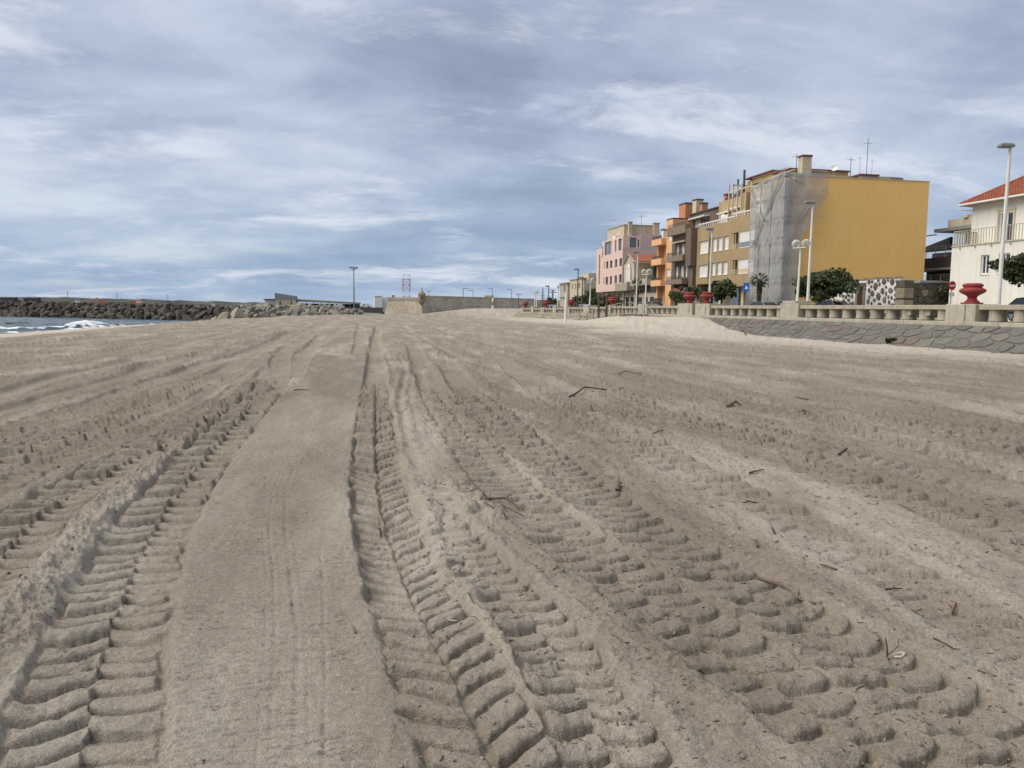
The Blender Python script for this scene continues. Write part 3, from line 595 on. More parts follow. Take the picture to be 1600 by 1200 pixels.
# ------------------------------------------------------------------ sea
def build_sea():
    xs = np.concatenate([np.linspace(-190, -70, 70, endpoint=False), np.linspace(-70, -14, 260)]); ys = np.linspace(70, 290, 460)
    X, Y = np.meshgrid(xs, ys); Z = np.full(X.shape, -2.0)
    Z += 0.16 * fbm(X * .8, Y, 5.0, 4, 401) + 0.10 * fbm(X, Y, 1.6, 3, 405)
    foam = np.zeros(X.shape)
    def crest(pts, h, w, fo):
        nonlocal Z, foam
        p = np.array(pts); best = np.full(X.shape, 1e9); tt = np.zeros(X.shape); sg = np.zeros(X.shape)
        L = np.concatenate([[0], np.cumsum(np.hypot(*np.diff(p, axis=0).T))])
        for i in range(len(p) - 1):
            a, b = p[i], p[i + 1]; ab = b - a; t = np.clip(((X - a[0]) * ab[0] + (Y - a[1]) * ab[1]) / (ab @ ab), 0, 1)
            dx = X - (a[0] + t * ab[0]); dy = Y - (a[1] + t * ab[1]); d = np.hypot(dx, dy); u = d < best
            best = np.where(u, d, best); tt = np.where(u, (L[i] + t * np.hypot(*ab)) / L[-1], tt); sg = np.where(u, np.sign(dx * ab[1] - dy * ab[0]), sg)
        d = best * sg + .5 * fbm(X, Y, 3, 3, 411)
        env = sst(0, .12, tt) * sst(1, .85, tt) * (.75 + .6 * fbm(X, Y, 6, 2, 414))
        hh = np.interp(tt, np.linspace(0, 1, len(h)), h)
        Z = Z + hh * env * np.exp(-(d / w) ** 2) * np.where(d > 0, 1, np.exp(-np.abs(d) / (w * .8)))
        ff = np.exp(-((d - .2 * w) / (w * .55)) ** 2) * env * fo * (.75 + .9 * fbm(X, Y, 1.2, 3, 417)); foam = np.maximum(foam, ff)
        # trailing lacework shoreward
        foam = np.maximum(foam, .55 * env * sst(-0.2, .7, fbm(X, Y, 1.4, 4, 421)) * sst(5, 0, d) * sst(-.5, .5, d))
    crest([(-52, 110), (-44.8, 115.2), (-41, 119.4), (-38.5, 130), (-37.0, 137)], [.45, .6, .8, 1.25, 1.0], 1.5, 1.25)
    crest([(-36.2, 140), (-34.6, 146), (-33.0, 152)], [.4, .7, .3], 1.2, 1.1)
    crest([(-64, 132), (-56, 140), (-50, 150)], [.25, .4, .25], 2.0, .35)
    crest([(-31.5, 160), (-30.0, 166)], [.3, .3], 1.0, 1.0)
    sh = base_h(X.ravel(), Y.ravel()).reshape(X.shape)
    edge = np.exp(-((sh + 2.02) / .07) ** 2); foam = np.maximum(foam, edge * (.55 + .6 * fbm(X, Y, 1.5, 3, 431)))
    mb = MB(); k = X.shape[1]; co = np.stack([X, Y, Z], -1).reshape(-1, 3)
    me = bpy.data.meshes.new('sea'); i = (np.arange(X.shape[0] - 1)[:, None] * k + np.arange(k - 1)[None, :])
    me.from_pydata(co.tolist(), [], np.stack([i, i + 1, i + k + 1, i + k], -1).reshape(-1, 4).tolist())
    me.polygons.foreach_set('use_smooth', [True] * len(me.polygons))
    a = me.attributes.new('foam', 'FLOAT', 'POINT'); a.data.foreach_set('value', np.clip(foam, 0, 1.3).astype(np.float32).ravel())
    m = bpy.data.materials.new('sea water'); m.use_nodes = True; t = m.node_tree; q = N(t); b = t.nodes['Principled BSDF']
    oc = q.n('ShaderNodeTexCoord').outputs['Object']; at = q.n('ShaderNodeAttribute', attribute_name='foam')
    wc = q.mix(q.ramp(q.noise(oc, .12, 3), [(.35, 0.), (.65, 1.)]), (0.040, 0.068, 0.078), (0.062, 0.098, 0.105))
    fm = q.ramp(q.math('ADD', at.outputs['Fac'], q.math('MULTIPLY', q.math('SUBTRACT', q.noise(oc, 1.1, 5, .7), .5), .7)), [(0.34, 0.0), (0.62, 1.0)])
    t.links.new(q.mix(fm, wc, (0.74, 0.76, 0.77)), b.inputs['Base Color'])
    t.links.new(q.math('ADD', q.math('MULTIPLY', fm, .6), .16), b.inputs['Roughness']); b.inputs['IOR'].default_value = 1.33
    bp = q.n('ShaderNodeBump'); bp.inputs['Strength'].default_value = .8; bp.inputs['Distance'].default_value = .35
    t.links.new(q.noise(q.vmap(oc, scale=(.7, 1, 1)), 1.1, 6, .6), bp.inputs['Height']); t.links.new(bp.outputs[0], b.inputs['Normal'])
    me.materials.append(m); o = bpy.data.objects.new('sea', me); COL.objects.link(o); o['kind'] = 'structure'
    far = MB(); far.quad((-6000, -1000, -2.35), (-10, -1000, -2.35), (-10, 8000, -2.35), (-6000, 8000, -2.35)); o = far.build('open_sea', m); o['kind'] = 'structure'
build_sea()

# ------------------------------------------------------------------ rocks
def boulder(seed, n=26, name='rock'):
    rs = random.Random(seed); bm = bmesh.new()
    for _ in range(n):
        v = Vector((rs.gauss(0, 1), rs.gauss(0, 1), rs.gauss(0, 1))).normalized() * rs.uniform(.82, 1.12)
        v = Vector((max(-.8, min(.8, v.x)), max(-.72, min(.72, v.y)), max(-.62, min(.62, v.z)))); bm.verts.new(v)
    r = bmesh.ops.convex_hull(bm, input=bm.verts); bmesh.ops.delete(bm, geom=[e for e in bm.verts if not e.link_faces], context='VERTS')
    me = bpy.data.meshes.new(name); bm.to_mesh(me); bm.free(); return me
def rock_set(mats, n, seed):
    out = []
    for i in range(n):
        me = boulder(seed + i); me.materials.append(M[mats[i % len(mats)]]); out.append(me)
    return out
def put_rock(me, p, s, parent, org, rs, name='rock'):
    o = bpy.data.objects.new(name, me); COL.objects.link(o)
    o.location = (p[0] - org[0], p[1] - org[1], p[2] - org[2]); o.scale = (s * rs.uniform(.85, 1.25), s * rs.uniform(.8, 1.1), s * rs.uniform(.7, 1.0))
    o.rotation_euler = (rs.uniform(0, 6.3), rs.uniform(0, 6.3), rs.uniform(0, 6.3)); o.parent = parent; return o

rs = random.Random(21)
bw_o = (-67.7, 221.6, -2.0)
bw = wthing('breakwater', 'long dark brown breakwater of piled rocks across the water on the left', 'breakwater', bw_o)
A0, A1 = Vector((-150, 280, 0)), Vector((-22, 184, 0)); dv = (A1 - A0).normalized(); nv = Vector((-dv.y, dv.x, 0))
if nv.y < 0: nv = -nv                                         # nv points away from the viewer
def bw_top(t): return 2.35 - 1.15 * t                          # crest height along the mole
mb = MB(); rows = []
for i in range(41):
    t = i / 40; p = A0 + (A1 - A0) * t; h = bw_top(t)
    rows.append([tuple(p + nv * a + Vector((0, 0, z))) for a, z in ((0.3, -4), (1.8, -1.6), (4.2, h - .9), (6.5, h - .45), (16, h - .5), (20, -4))])
mb.grid(rows); mb.build('rubble_core', 'bw0', bw)
bws = rock_set(['bw0', 'bw1', 'bw2'], 15, 500)
L = (A1 - A0).length; cnt = 0
spots = []
for row, (a, dz, s0) in enumerate(((0.2, -2.0, 1.32), (1.3, -0.9, 1.32), (2.5, .25, 1.25), (3.9, 1.2, 1.15), (5.4, 1.9, .85))):
    n = 74 if row < 4 else 60
    for i in range(n):
        t = (i + rs.uniform(-.35, .35) + .5 * (row % 2)) / n; spots.append((max(0, min(1, t)), a, dz, s0))
for (t, a, dz, s0) in spots:
    p = A0 + (A1 - A0) * t + nv * (a + rs.uniform(-.35, .35)); h = bw_top(t)
    z = -2.0 + (dz + 2.0) / 3.9 * (h + 1.8) + rs.uniform(-.25, .2)
    if cnt < 298: put_rock(rs.choice(bws), (p.x, p.y, z), s0 * rs.uniform(.75, 1.25), bw, bw_o, rs); cnt += 1
    else:
        spots_left = None
        put = spots
        break
# the remaining small crest stones are too many to count
bm = bmesh.new()
for (t, a, dz, s0) in spots[298:] + [(rs.random(), rs.uniform(0, 6), None, .6) for _ in range(260)]:
    p = A0 + (A1 - A0) * t + nv * (a + rs.uniform(-.3, .3)); h = bw_top(t)
    z = (-2.0 + (dz + 2.0) / 3.9 * (h + 1.8)) if dz is not None else -2 + min(1, a / 5.4) * (h + 1.9)
    r = bmesh.ops.create_icosphere(bm, subdivisions=1, radius=s0 * rs.uniform(.6, 1.0), matrix=Matrix.Translation((p.x - bw_o[0], p.y - bw_o[1], z + .2 - bw_o[2])) @ Matrix.Rotation(rs.uniform(0, 6), 4, 'Z') @ Matrix.Diagonal((1.2, .9, .75, 1)))
    for v in r['verts']: v.co += Vector((rs.uniform(-.22, .22), rs.uniform(-.22, .22), rs.uniform(-.22, .22)))
me = bpy.data.meshes.new('small_rock'); bm.to_mesh(me); bm.free(); me.materials.append(M['bw1']); o = bpy.data.objects.new('small_rocks', me); COL.objects.link(o); o.parent = bw; o['kind'] = 'stuff'

rp_o = (-10, 172, 0)
rp = wthing('riprap', 'bank of loose pale grey boulders heaped where beach meets the dark harbour wall', 'boulder bank', rp_o)
rps = rock_set(['rip0', 'rip1', 'rip2'], 12, 700)
for row, (dy, z0, s0) in enumerate(((0, -1.2, 1.15), (1.4, -.5, 1.2), (2.8, .15, 1.15), (4.2, .7, 1.1), (5.8, 1.0, .95))):
    for i in range(30):
        t = (i + rs.uniform(-.4, .4) + .5 * (row % 2)) / 30; x = -25 + 26 * t; y = 173.2 - 4.2 * t + dy + rs.uniform(-.4, .4)
        fall = max(0, t - .72) / .28; s = s0 * rs.uniform(.6, 1.2) * (1 - .45 * fall)
        put_rock(rs.choice(rps), (x, y, z0 + .3 - .55 * fall * (row > 1) + .9 * fall * (row < 2) + rs.uniform(-.2, .25)), s, rp, rp_o, rs)
mb = MB(); mb.grid([[(-27, 174.5, -3), (-27, 178, .6), (-27, 184, .6)], [(-10, 172, -3), (-10, 175.5, .7), (-10, 182, .7)], [(5, 170, -1.4), (5, 173, -.3), (5, 180, .2)]]); mb.build('rubble_core', 'rip1', rp)
for i, (x, y, z, s, lb) in enumerate([(-29.3, 158.5, -1.55, .95, 'low flat tan boulder at the waterline, farthest left of the pale ones'), (-27.4, 159.0, -1.4, 1.0, 'small grey boulder second from the waterline on the beach edge'),
        (-25.6, 159.0, -1.05, 1.75, 'large pale tan upright boulder at the beach edge by the breakwater'), (-23.2, 159.6, -.75, 1.9, 'tallest pale boulder leaning right at the beach edge'), (-21.6, 159.2, -1.0, 1.3, 'flat cream boulder on the right of the tall pale boulder')]):
    o = bpy.data.objects.new('boulder', rps[(i * 3 + 2) % 12]); COL.objects.link(o); o.location = (x, y, z); o.scale = (s * 1.2, s, s * .75); o.rotation_euler = (i * 1.3, .3 * i, i * 2.1)
    tag(o, lb, 'boulder', 'pale boulders at the end of the beach')
for (x, y, z, sx, sy, sz, lb) in [(-60, 153.7, -2.0, 2.3, 1.2, .6, 'small dark rock standing alone in the open water on the far left'), (-34.3, 125.0, -2.0, 1.2, 4.8, .45, 'long low dark reef rock beside the breaking wave'), (-35.4, 140.5, -2.0, 1.2, 3.6, .7, 'dark hump of reef rock behind the breaking wave'), (-29.3, 139, -2.0, .8, 3.4, .4, 'thin dark reef rock in the shallows near the boulders')]:
    o = bpy.data.objects.new('sea_rock', boulder(int(-x * 7))); o.data.materials.append(M['darkstone']); COL.objects.link(o); o.location = (x, y, z); o.scale = (sx, sy, sz); tag(o, lb, 'rock', 'dark rocks in the sea')
# ------------------------------------------------------------------ promenade, road, land
def strip(name, xa, xb, dz, m, y0=-30, y1=146):
    P = []
    for y in np.linspace(y0, y1, 60): P.append([(xa, y, prom(y) + dz), (xb, y, prom(y) + dz)])
    mb = MB(); mb.grid([r[::-1] for r in P]); o = mb.build(name, m); o['kind'] = 'structure'; return o
strip('pavement', 29.9, 34.4, 0, 'paving'); strip('road', 34.4, 40.2, -.13, 'asphalt'); strip('pavement', 40.2, 90, .004, 'paving', -30, 175)
P = [[(a, y, prom(y) - (.13 if k in (0, 1) and False else 0) + z) for a, z in ((34.25, .012), (34.4, .012), (34.4, -.14))] for k, y in enumerate(np.linspace(-30, 146, 40))]
mb = MB(); mb.grid(P); o = mb.build('kerb', 'concrete2'); o['kind'] = 'structure'
P = [[(a, y, prom(y) + z) for a, z in ((40.2, -.14), (40.2, .016), (40.35, .016))] for y in np.linspace(-30, 146, 40)]
mb = MB(); mb.grid(P); o = mb.build('kerb', 'concrete2'); o['kind'] = 'structure'
mb = MB(); mb.box(37.2, 37.32, 20, 300, .5, 1.0); 
mb = MB()
for y in np.arange(20, 140, 4.0): mb.quad((37.25, y, prom(y) - .126), (37.37, y, prom(y) - .126), (37.37, y + 2, prom(y + 2) - .126), (37.25, y + 2, prom(y + 2) - .126))
o = mb.build('road_marking', 'white'); o['kind'] = 'structure'
# harbour ground behind the beach and the far shore
mb = MB(); mb.grid([[(-160, 296, .9), (-27, 200, .9), (4, 196, .3), (30, 190, .3), (90, 190, .6)], [(-420, 900, 1.0), (-60, 900, 1.0), (10, 900, 1.0), (80, 900, 1.0), (220, 900, 1.0)]]); o = mb.build('harbour_ground', 'quay'); o['kind'] = 'structure'
rs = random.Random(5); rows = []
for i in range(150):
    t = i / 149; x = -420 + 430 * t; y = 700 - 80 * t
    h = np.interp(t, [0, .33, .45, .62, .82, 1], [6.4, 6.6, 6.6, 5.2, 3.6, 2.6]) + rs.uniform(-.35, .35) + (.5 * math.sin(i * .9) * math.sin(i * .31))
    rows.append([(x, y, 0), (x, y + 4, h * .55 + rs.uniform(-.3, .3)), (x + rs.uniform(-1, 1), y + 22, h), (x, y + 160, h - 1), (x, y + 170, 0)])
mb = MB(); mb.grid(rows); o = mb.build('far_shore', 'farland'); o['kind'] = 'structure'

# ------------------------------------------------------------------ promenade balustrade and stone slope
spans = [(14, 33.1), (35.1, 48.85), (51.2, 62.7), (69.5, 77.5), (80.2, 89.6), (91.6, 98.7), (101.2, 108.3), (110.6, 116.1), (118.2, 124.0), (126.0, 131.8), (133.8, 140.0)]
bal = wthing('balustrade', 'long weathered concrete balustrade with fat round balusters along the promenade edge', 'balustrade', (30.4, 70, 1.2))
bmesh_c = {}
cb = MB(); cb.lathe([(.40, 0), (.40, .06), (.385, .10), (.375, .30), (.385, .50), (.40, .54), (.40, .585)], 18); bal_me = cb.mesh('baluster', 'concrete', smooth=True)
for (a, b) in spans:
    n = max(2, int(round((b - a) / 1.42))); ym = (a + b) / 2; zp = prom(ym)
    nseg = max(1, int((b - a) / 5.5)); st = (b - a) / nseg
    for i in range(nseg):
        y0, y1 = a + i * st + (.012 if i else 0), a + (i + 1) * st - (.012 if i < nseg - 1 else 0)
        mb = MB(); mb.box(29.93 - .004 * (i % 2), 30.87, y0, y1, zp + .585, zp + .83 + .006 * (i % 2)); mb.build('rail', 'concrete', bal, bevel=.025)
    for i in range(n):
        y = a + (b - a) * (i + .5) / n
        o = bpy.data.objects.new('baluster', bal_me); COL.objects.link(o); o.parent = bal; o.location = (30.40 - 30.4, y - 70, prom(y) - 1.2); o.rotation_euler = (0, 0, i * 1.1)
for y in (36.75, 38.2): # square infill blocks beside two balusters
    mb = MB(); mb.box(30.1, 30.6, y - .16, y + .16, 1.2 + .26, 1.2 + .58); mb.build('infill_block', 'concrete2', bal, bevel=.01)
piers = [(33.1, 35.1, 2.07, 0), (48.85, 51.2, 2.17, 1), (62.7, 65.55, 2.20, 0), (66.2, 69.5, 2.23, 0), (77.5, 80.2, 2.22, 0), (89.6, 91.6, 2.08, 0), (98.7, 101.2, 1.95, 1), (108.3, 110.6, 1.93, 0), (116.1, 118.2, 1.86, 1), (124.0, 126.0, 1.84, 0), (131.8, 133.8, 1.80, 1), (140.0, 142.0, 1.78, 0)]
for (a, b, zt, stp) in piers:
    mb = MB()
    if stp:
        mb.box(29.80, 31.05, a, b, prom(a) - .05, zt); mb.box(29.80 - .003, 31.05, a + (b - a) * .17, b - (b - a) * .10, zt, zt + .18)
    else:
        mb.box(29.78, 31.1, a, b, prom(a) - .05, zt)
        if b - a > 1.9: mb.box(29.70, 30.6, a + .62, b - .14, prom(a) - .05, zt - .012)
    mb.build('pier', 'concrete2', bal, bevel=.03)
mb = MB()
for y0 in np.arange(12, 142, 6.5): mb.box(29.62, 31.2, y0, y0 + 6.48, prom(y0 + 3) - .22, prom(y0 + 3) - .0)
mb.build('plinth', 'concrete2', bal, bevel=.02)
mb = MB(); mb.box(30.35, 30.43, 65.83, 65.93, 1.1, 3.75); o = mb.build('gate_post', 'darkmetal', org=(30.4, 65.88, 1.1)); tag(o, 'slim dark post standing in the gap between the two red urn piers', 'post')

rv = wthing('stone_revetment', 'sloping revetment of irregular dark stones set in mortar below the balustrade', 'sea wall', (28.6, 45, .4))
RT = Vector((29.62, 0, 1.0)); RB = Vector((26.9, 0, -.75)); sl = (RB - RT); SL = sl.length; sd_ = sl.normalized(); rn = Vector((sd_.z, 0, -sd_.x)); 
if rn.x > 0: rn = -rn
mb = MB(); mb.grid([[tuple(RT + Vector((0, y, -.004))), tuple(RB + Vector((0, y, -.004)))] for y in (10, 40, 70, 100, 143)]); mb.grid([[tuple(RT + Vector((0, y, 0))), tuple(RT + Vector((1.2, y, 0)))] for y in (10, 143)])
mb.build('mortar_bed', 'mortar', rv)
def clip(poly, px, py, nx, ny):
    out = []
    for i in range(len(poly)):
        a, b = poly[i], poly[(i + 1) % len(poly)]; da = (a[0] - px) * nx + (a[1] - py) * ny; db = (b[0] - px) * nx + (b[1] - py) * ny
        if da <= 0: out.append(a)
        if da * db < 0: t = da / (da - db); out.append((a[0] + (b[0] - a[0]) * t, a[1] + (b[1] - a[1]) * t))
    return out
def cells(pts, x0, x1, y0, y1, asp=1.0):
    """voronoi cells of pts clipped to a box; asp stretches the metric in y"""
    res = []; P = np.array(pts)
    for i, (px, py) in enumerate(pts):
        poly = [(x0, y0), (x1, y0), (x1, y1), (x0, y1)]
        d = np.hypot(P[:, 0] - px, (P[:, 1] - py) * asp); near = np.argsort(d)[1:16]
        for j in near:
            qx, qy = P[j]; mx, my = (px + qx) / 2, (py + qy) / 2
            poly = clip(poly, mx, my, (qx - px), (qy - py) * asp * asp)
            if len(poly) < 3: break
        res.append(poly)
    return res
def inset(poly, d):
    c = (sum(p[0] for p in poly) / len(poly), sum(p[1] for p in poly) / len(poly)); out = poly
    n = len(poly); ar = sum(poly[i][0] * poly[(i + 1) % n][1] - poly[(i + 1) % n][0] * poly[i][1] for i in range(n)); sgn = 1 if ar > 0 else -1
    for i in range(n):
        a, b = poly[i], poly[(i + 1) % n]; ex, ey = b[0] - a[0], b[1] - a[1]; l = math.hypot(ex, ey)
        if l < 1e-6: continue
        nx, ny = ey / l * sgn, -ex / l * sgn
        out = clip(out, a[0] - nx * d, a[1] - ny * d, nx, ny)
        if len(out) < 3: return None
    return out
rs = random.Random(77); pts = []
yy = 15.0; row = 0
while yy < 63.5:
    for k in range(5): pts.append((yy + rs.uniform(-.42, .42) + .4 * (k % 2) + .3 * k, (k + .5) * SL / 5 + rs.uniform(-.2, .2)))
    yy += .98
for poly in cells(pts, 14.4, 64.0, 0.02, SL, 1.35):
    if len(poly) < 3: continue
    q = inset(poly, .022 + rs.uniform(0, .016))
    if not q: continue
    e_ = []
    for i in range(len(q)):
        (a0, b0), (a1, b1) = q[i], q[(i + 1) % len(q)]
        e_ += [(a0 + (a1 - a0) * .16, b0 + (b1 - b0) * .16), (a0 + (a1 - a0) * .5 , b0 + (b1 - b0) * .5), (a0 + (a1 - a0) * .84, b0 + (b1 - b0) * .84)]
    q = [(a + rs.uniform(-.03, .03), b + rs.uniform(-.03, .03)) for a, b in e_]
    c = (sum(a for a, b in q) / len(q), sum(b for a, b in q) / len(q)); hh = .02 + rs.uniform(0, .045)
    lo = [RT + sd_ * b + Vector((0, a, 0)) - rn * .03 for a, b in q]; hi = [RT + sd_ * (c[1] + (b - c[1]) * .90) + Vector((0, c[0] + (a - c[0]) * .92, 0)) + rn * (hh + rs.uniform(-.012, .012)) for a, b in q]
    mid = RT + sd_ * c[1] + Vector((0, c[0], 0)) + rn * (hh + .015)
    mb = MB(); n = len(q); mb.v = [tuple(p) for p in lo + hi] + [tuple(mid)]
    for i in range(n): j = (i + 1) % n; mb.f.append((i, j, n + j, n + i)); mb.f.append((n + i, n + j, 2 * n))
    mb.build('stone', 'rev%d' % rs.choice([0, 0, 0, 0, 1, 1, 1, 1, 2, 2, 2, 0, 1, 2, 3]), rv)
# farther along the slope the stones are only a few pixels: joined
bm_v = MB(); pts = []
yy = 84.0
while yy < 141:
    for k in range(4): pts.append((yy + rs.uniform(-.4, .4) + .45 * (k % 2), (k + .5) * SL / 4 + rs.uniform(-.18, .18)))
    yy += 1.25
for poly in cells(pts, 83, 142, 0.02, SL, 1.35):
    q = inset(poly, .05) if len(poly) > 2 else None
    if not q: continue
    bm_v.prism([RT + sd_ * b + Vector((0, a, 0)) - rn * .02 for a, b in q], rn, .07 + rs.uniform(0, .04))
o = bm_v.build('far_stones', 'fieldstone', rv); o['kind'] = 'stuff'

# ------------------------------------------------------------------ urns
def make_urn():
    t = thing('garden_urn', 'x', 'urn', (0, 0, 0), 0, 'red urns on the balustrade piers')
    b = MB(); b.box(-.36, .36, -.36, .36, 0, .085); b.build('base', 'urn', t, bevel=.012)
    b = MB(); b.lathe([(.35, .085), (.35, .12), (.30, .16), (.235, .23), (.205, .30), (.215, .36), (.27, .42), (.38, .485), (.50, .545), (.575, .60), (.605, .66), (.60, .715), (.55, .765), (.47, .80), (.425, .825), (.42, .86), (.45, .895), (.475, .915), (.475, .95), (.40, .955)], 28, flute=.012)
    bw_ = b.build('bowl', 'urn', t, smooth=True)
    b = MB(); b.lathe([(.40, .93), (.47, .935), (.47, .975), (.42, 1.01), (.36, 1.04), (.33, 1.05)], 28); b.build('lid', 'urn', t, smooth=True)
    b = MB(); b.lathe([(.215, .325), (.245, .345), (.215, .365)], 20); b.build('collar', 'urn', t, smooth=True)
    return t
urn = make_urn(); urn.location = (30.4, 34.05, 2.07); urn.rotation_euler = (0, 0, .2)
urn['label'] = 'big red urn on the broad pier in front of the cream house'
for (y, z, s, lb) in [(64.5, 2.20, 1.0, 'red urn on the right pier of the close pair, below the tan apartment block'), (68.2, 2.23, 1.0, 'red urn on the left-hand pier of the close pair, below the brown building'),
        (90.6, 2.08, 1.0, 'red urn before the dark bushes under the salmon pink building'), (109.4, 1.93, 1.0, 'red urn just right of the tall white beach pole'), (125.0, 1.84, 1.0, 'small far red urn between the white beach pole and the pine'), (141.0, 1.78, 1.0, 'farthest red urn, at the fort end of the balustrade')]:
    dup(urn, (30.4, y, z), y * .37, lb, (s, s, s))

# ------------------------------------------------------------------ lamps
def make_globe_lamp(h, n=2, spread=.40, seed=0):
    t = thing('globe_lamp', 'x', 'lamp', (0, 0, 0), 0, 'globe lamps on the balustrade')
    b = MB(); b.tube([(0, 0, 0), (0, 0, .25), (.01, 0, h * .5), (.0, 0, h)], [.11, .085, .075, .065], 12); b.build('pole', 'post_white', t, smooth=True)
    b = MB(); b.box(-.22, .22, -spread - .12, spread + .12, h, h + .05); b.build('bracket', 'post_white', t, bevel=.01)
    for i in range(n):
        y = (-1 + 2 * i / (n - 1)) * spread if n > 1 else 0; x = .0 if n < 3 or i != 1 else .42
        b = MB(); b.lathe([(.11, h + .05), (.21, h + .09), (.285, h + .20), (.305, h + .32), (.285, h + .44), (.21, h + .54), (.09, h + .61), (.02, h + .62)], 20, x, y); gl_ = b.build('globe', M_globe, t, smooth=True)
        b = MB(); b.lathe([(.07, h + .05), (.075, h + .2), (.04, h + .3)], 10, x - .02, y); b.build('lamp_holder', 'grey', gl_)
    return t
def globe_mat():
    m = bpy.data.materials.new('clear lamp globe'); m.use_nodes = True; t = m.node_tree; q = N(t); b = t.nodes['Principled BSDF']
    b.inputs['Base Color'].default_value = (.62, .62, .58, 1); b.inputs['Roughness'].default_value = .12; b.inputs['Specular IOR Level'].default_value = .6
    tr = q.n('ShaderNodeBsdfTransparent'); tr.inputs[0].default_value = (.9, .9, .88, 1); mx = q.n('ShaderNodeMixShader'); lw = q.n('ShaderNodeLayerWeight'); lw.inputs[0].default_value = .35
    oc = q.n('ShaderNodeTexCoord').outputs['Object']; gr = q.ramp(q.noise(oc, 4, 4, .6), [(.35, 0.), (.65, .35)])
    t.links.new(q.math('SUBTRACT', q.math('MULTIPLY', q.math('SUBTRACT', 1.0, lw.outputs['Facing']), .95), gr, clamp=True), mx.inputs[0])
    t.links.new(b.outputs[0], mx.inputs[1]); t.links.new(tr.outputs[0], mx.inputs[2]); t.links.new(mx.outputs[0], t.nodes['Material Output'].inputs['Surface']); return m
M_globe = globe_mat()
for (y, zb, zt, n, lb) in [(50.0, 2.35, 6.02, 2, 'white globe lamp on the stepped pier in front of the scaffolding and yellow wall'), (79.67, 2.22, 5.35, 2, 'white globe lamp on the pier by the stairs, before the orange building'),
        (100.2, 2.12, 5.15, 2, 'white globe lamp standing just left of the salmon pink building'), (117.2, 2.03, 4.75, 1, 'single globe lamp left of the white beach pole, right of the pylon'),
        (131.9, 1.97, 4.2, 1, 'right one of the two close globe lamps at the fort end'), (133.4, 1.97, 4.15, 1, 'left one of the two close globe lamps at the fort end')]:
    t = make_globe_lamp(zt - zb, n); t.location = (30.4, y, zb); t['label'] = lb; t.rotation_euler = (R(.6), R(1.2), 0.4)

def make_street_lamp(h, pole='post_white', arm=-1):
    t = thing('street_lamp', 'x', 'street lamp', (0, 0, 0), 0, 'tall street lamps along the road')
    b = MB(); b.tube([(0, 0, 0), (0, 0, h * .3), (0, 0, h)], [.13, .105, .075], 12); b.build('pole', pole, t, smooth=True)
    b = MB(); b.box(-.62, .14, -.2, .2, h + .0, h + .10); b.hexa([(-.62, -.2, h + .10), (.14, -.2, h + .10), (.14, .2, h + .10), (-.62, .2, h + .10)], [(-.52, -.13, h + .21), (.08, -.13, h + .21), (.08, .13, h + .21), (-.52, .13, h + .21)])
    hd = b.build('lamp_head', 'grey', t, bevel=.012)
    b = MB(); b.box(-.56, -.06, -.15, .15, h - .03, h - .001); b.build('lens', 'greypanel', hd)
    b = MB(); b.box(-.14, .14, -.14, .14, 0, .04); b.box(-.015, .015, .07, .14, 1.0, 1.6); b.build('base_plate', 'grey', t)
    return t
for (x, y, zt, pole, lb) in [(34.0, 36.24, 10.4, 'post_white', 'tall pale street lamp with flat head in front of the cream house'), (34.0, 54.47, 9.8, 'post_white', 'tall street lamp in front of the bare yellow gable wall'),
        (34.0, 71.63, 9.45, 'post_white', 'tall street lamp in front of the tan apartment block'), (34.0, 92.2, 8.6, 'post_white', 'street lamp in front of the mauve gable of the pink building'),
        (34.0, 118.8, 7.75, 'darkmetal', 'taller of the two dark street lamps left of the pink building'), (34.0, 116.2, 6.35, 'darkmetal', 'shorter of the two dark street lamps left of the pink building'), (34, 138, 5.6, 'darkmetal', 'dark street lamp directly behind the top of the white beach pole')]:
    zb = prom(y); t = make_street_lamp(zt - zb, pole); t.location = (x, y, zb); t['label'] = lb; t.rotation_euler = (0, R(.4), R(-8))

# ------------------------------------------------------------------ vegetation
def leaves(mb, c, rad, n, size, rs, clumps=26, flat=.75, gap=0.0):
    c = Vector(c); cs = []
    for _ in range(clumps):
        d = Vector((rs.gauss(0, 1), rs.gauss(0, 1), rs.gauss(0, 1))).normalized(); k = rs.uniform(.45, 1.0)
        cs.append((c + Vector((d.x * rad[0], d.y * rad[1], d.z * rad[2])) * k * .92, rs.uniform(.16, .36)))
    for i in range(n):
        p0, cr = rs.choice(cs); d = Vector((rs.gauss(0, 1), rs.gauss(0, 1), rs.gauss(0, 1))).normalized()
        mr = min(rad); p = p0 + Vector((d.x * rad[0], d.y * rad[1], d.z * rad[2])) * cr * rs.uniform(.55, 1.05)
        a = Vector((rs.gauss(0, 1), rs.gauss(0, 1), rs.gauss(0, 1))).normalized(); a = (a + d * .6).normalized(); b = a.orthogonal().normalized(); b.rotate(Matrix.Rotation(rs.uniform(0, 6.28), 3, a))
        s = size * rs.uniform(.6, 1.35); w = s * .42; a2 = a.cross(b)
        mb.quad(tuple(p - b * w * .2), tuple(p + a2 * w + b * s * .5), tuple(p + b * s), tuple(p - a2 * w + b * s * .5))
def limb(mb, a, b, r0, r1, rs, n=5):
    a, b = Vector(a), Vector(b); pts = [a.lerp(b, i / n) + Vector((rs.uniform(-.06, .06), rs.uniform(-.06, .06), 0)) * (b - a).length * (0 < i < n) for i in range(n + 1)]
    mb.tube(pts, [r0 + (r1 - r0) * i / n for i in range(n + 1)], 7)
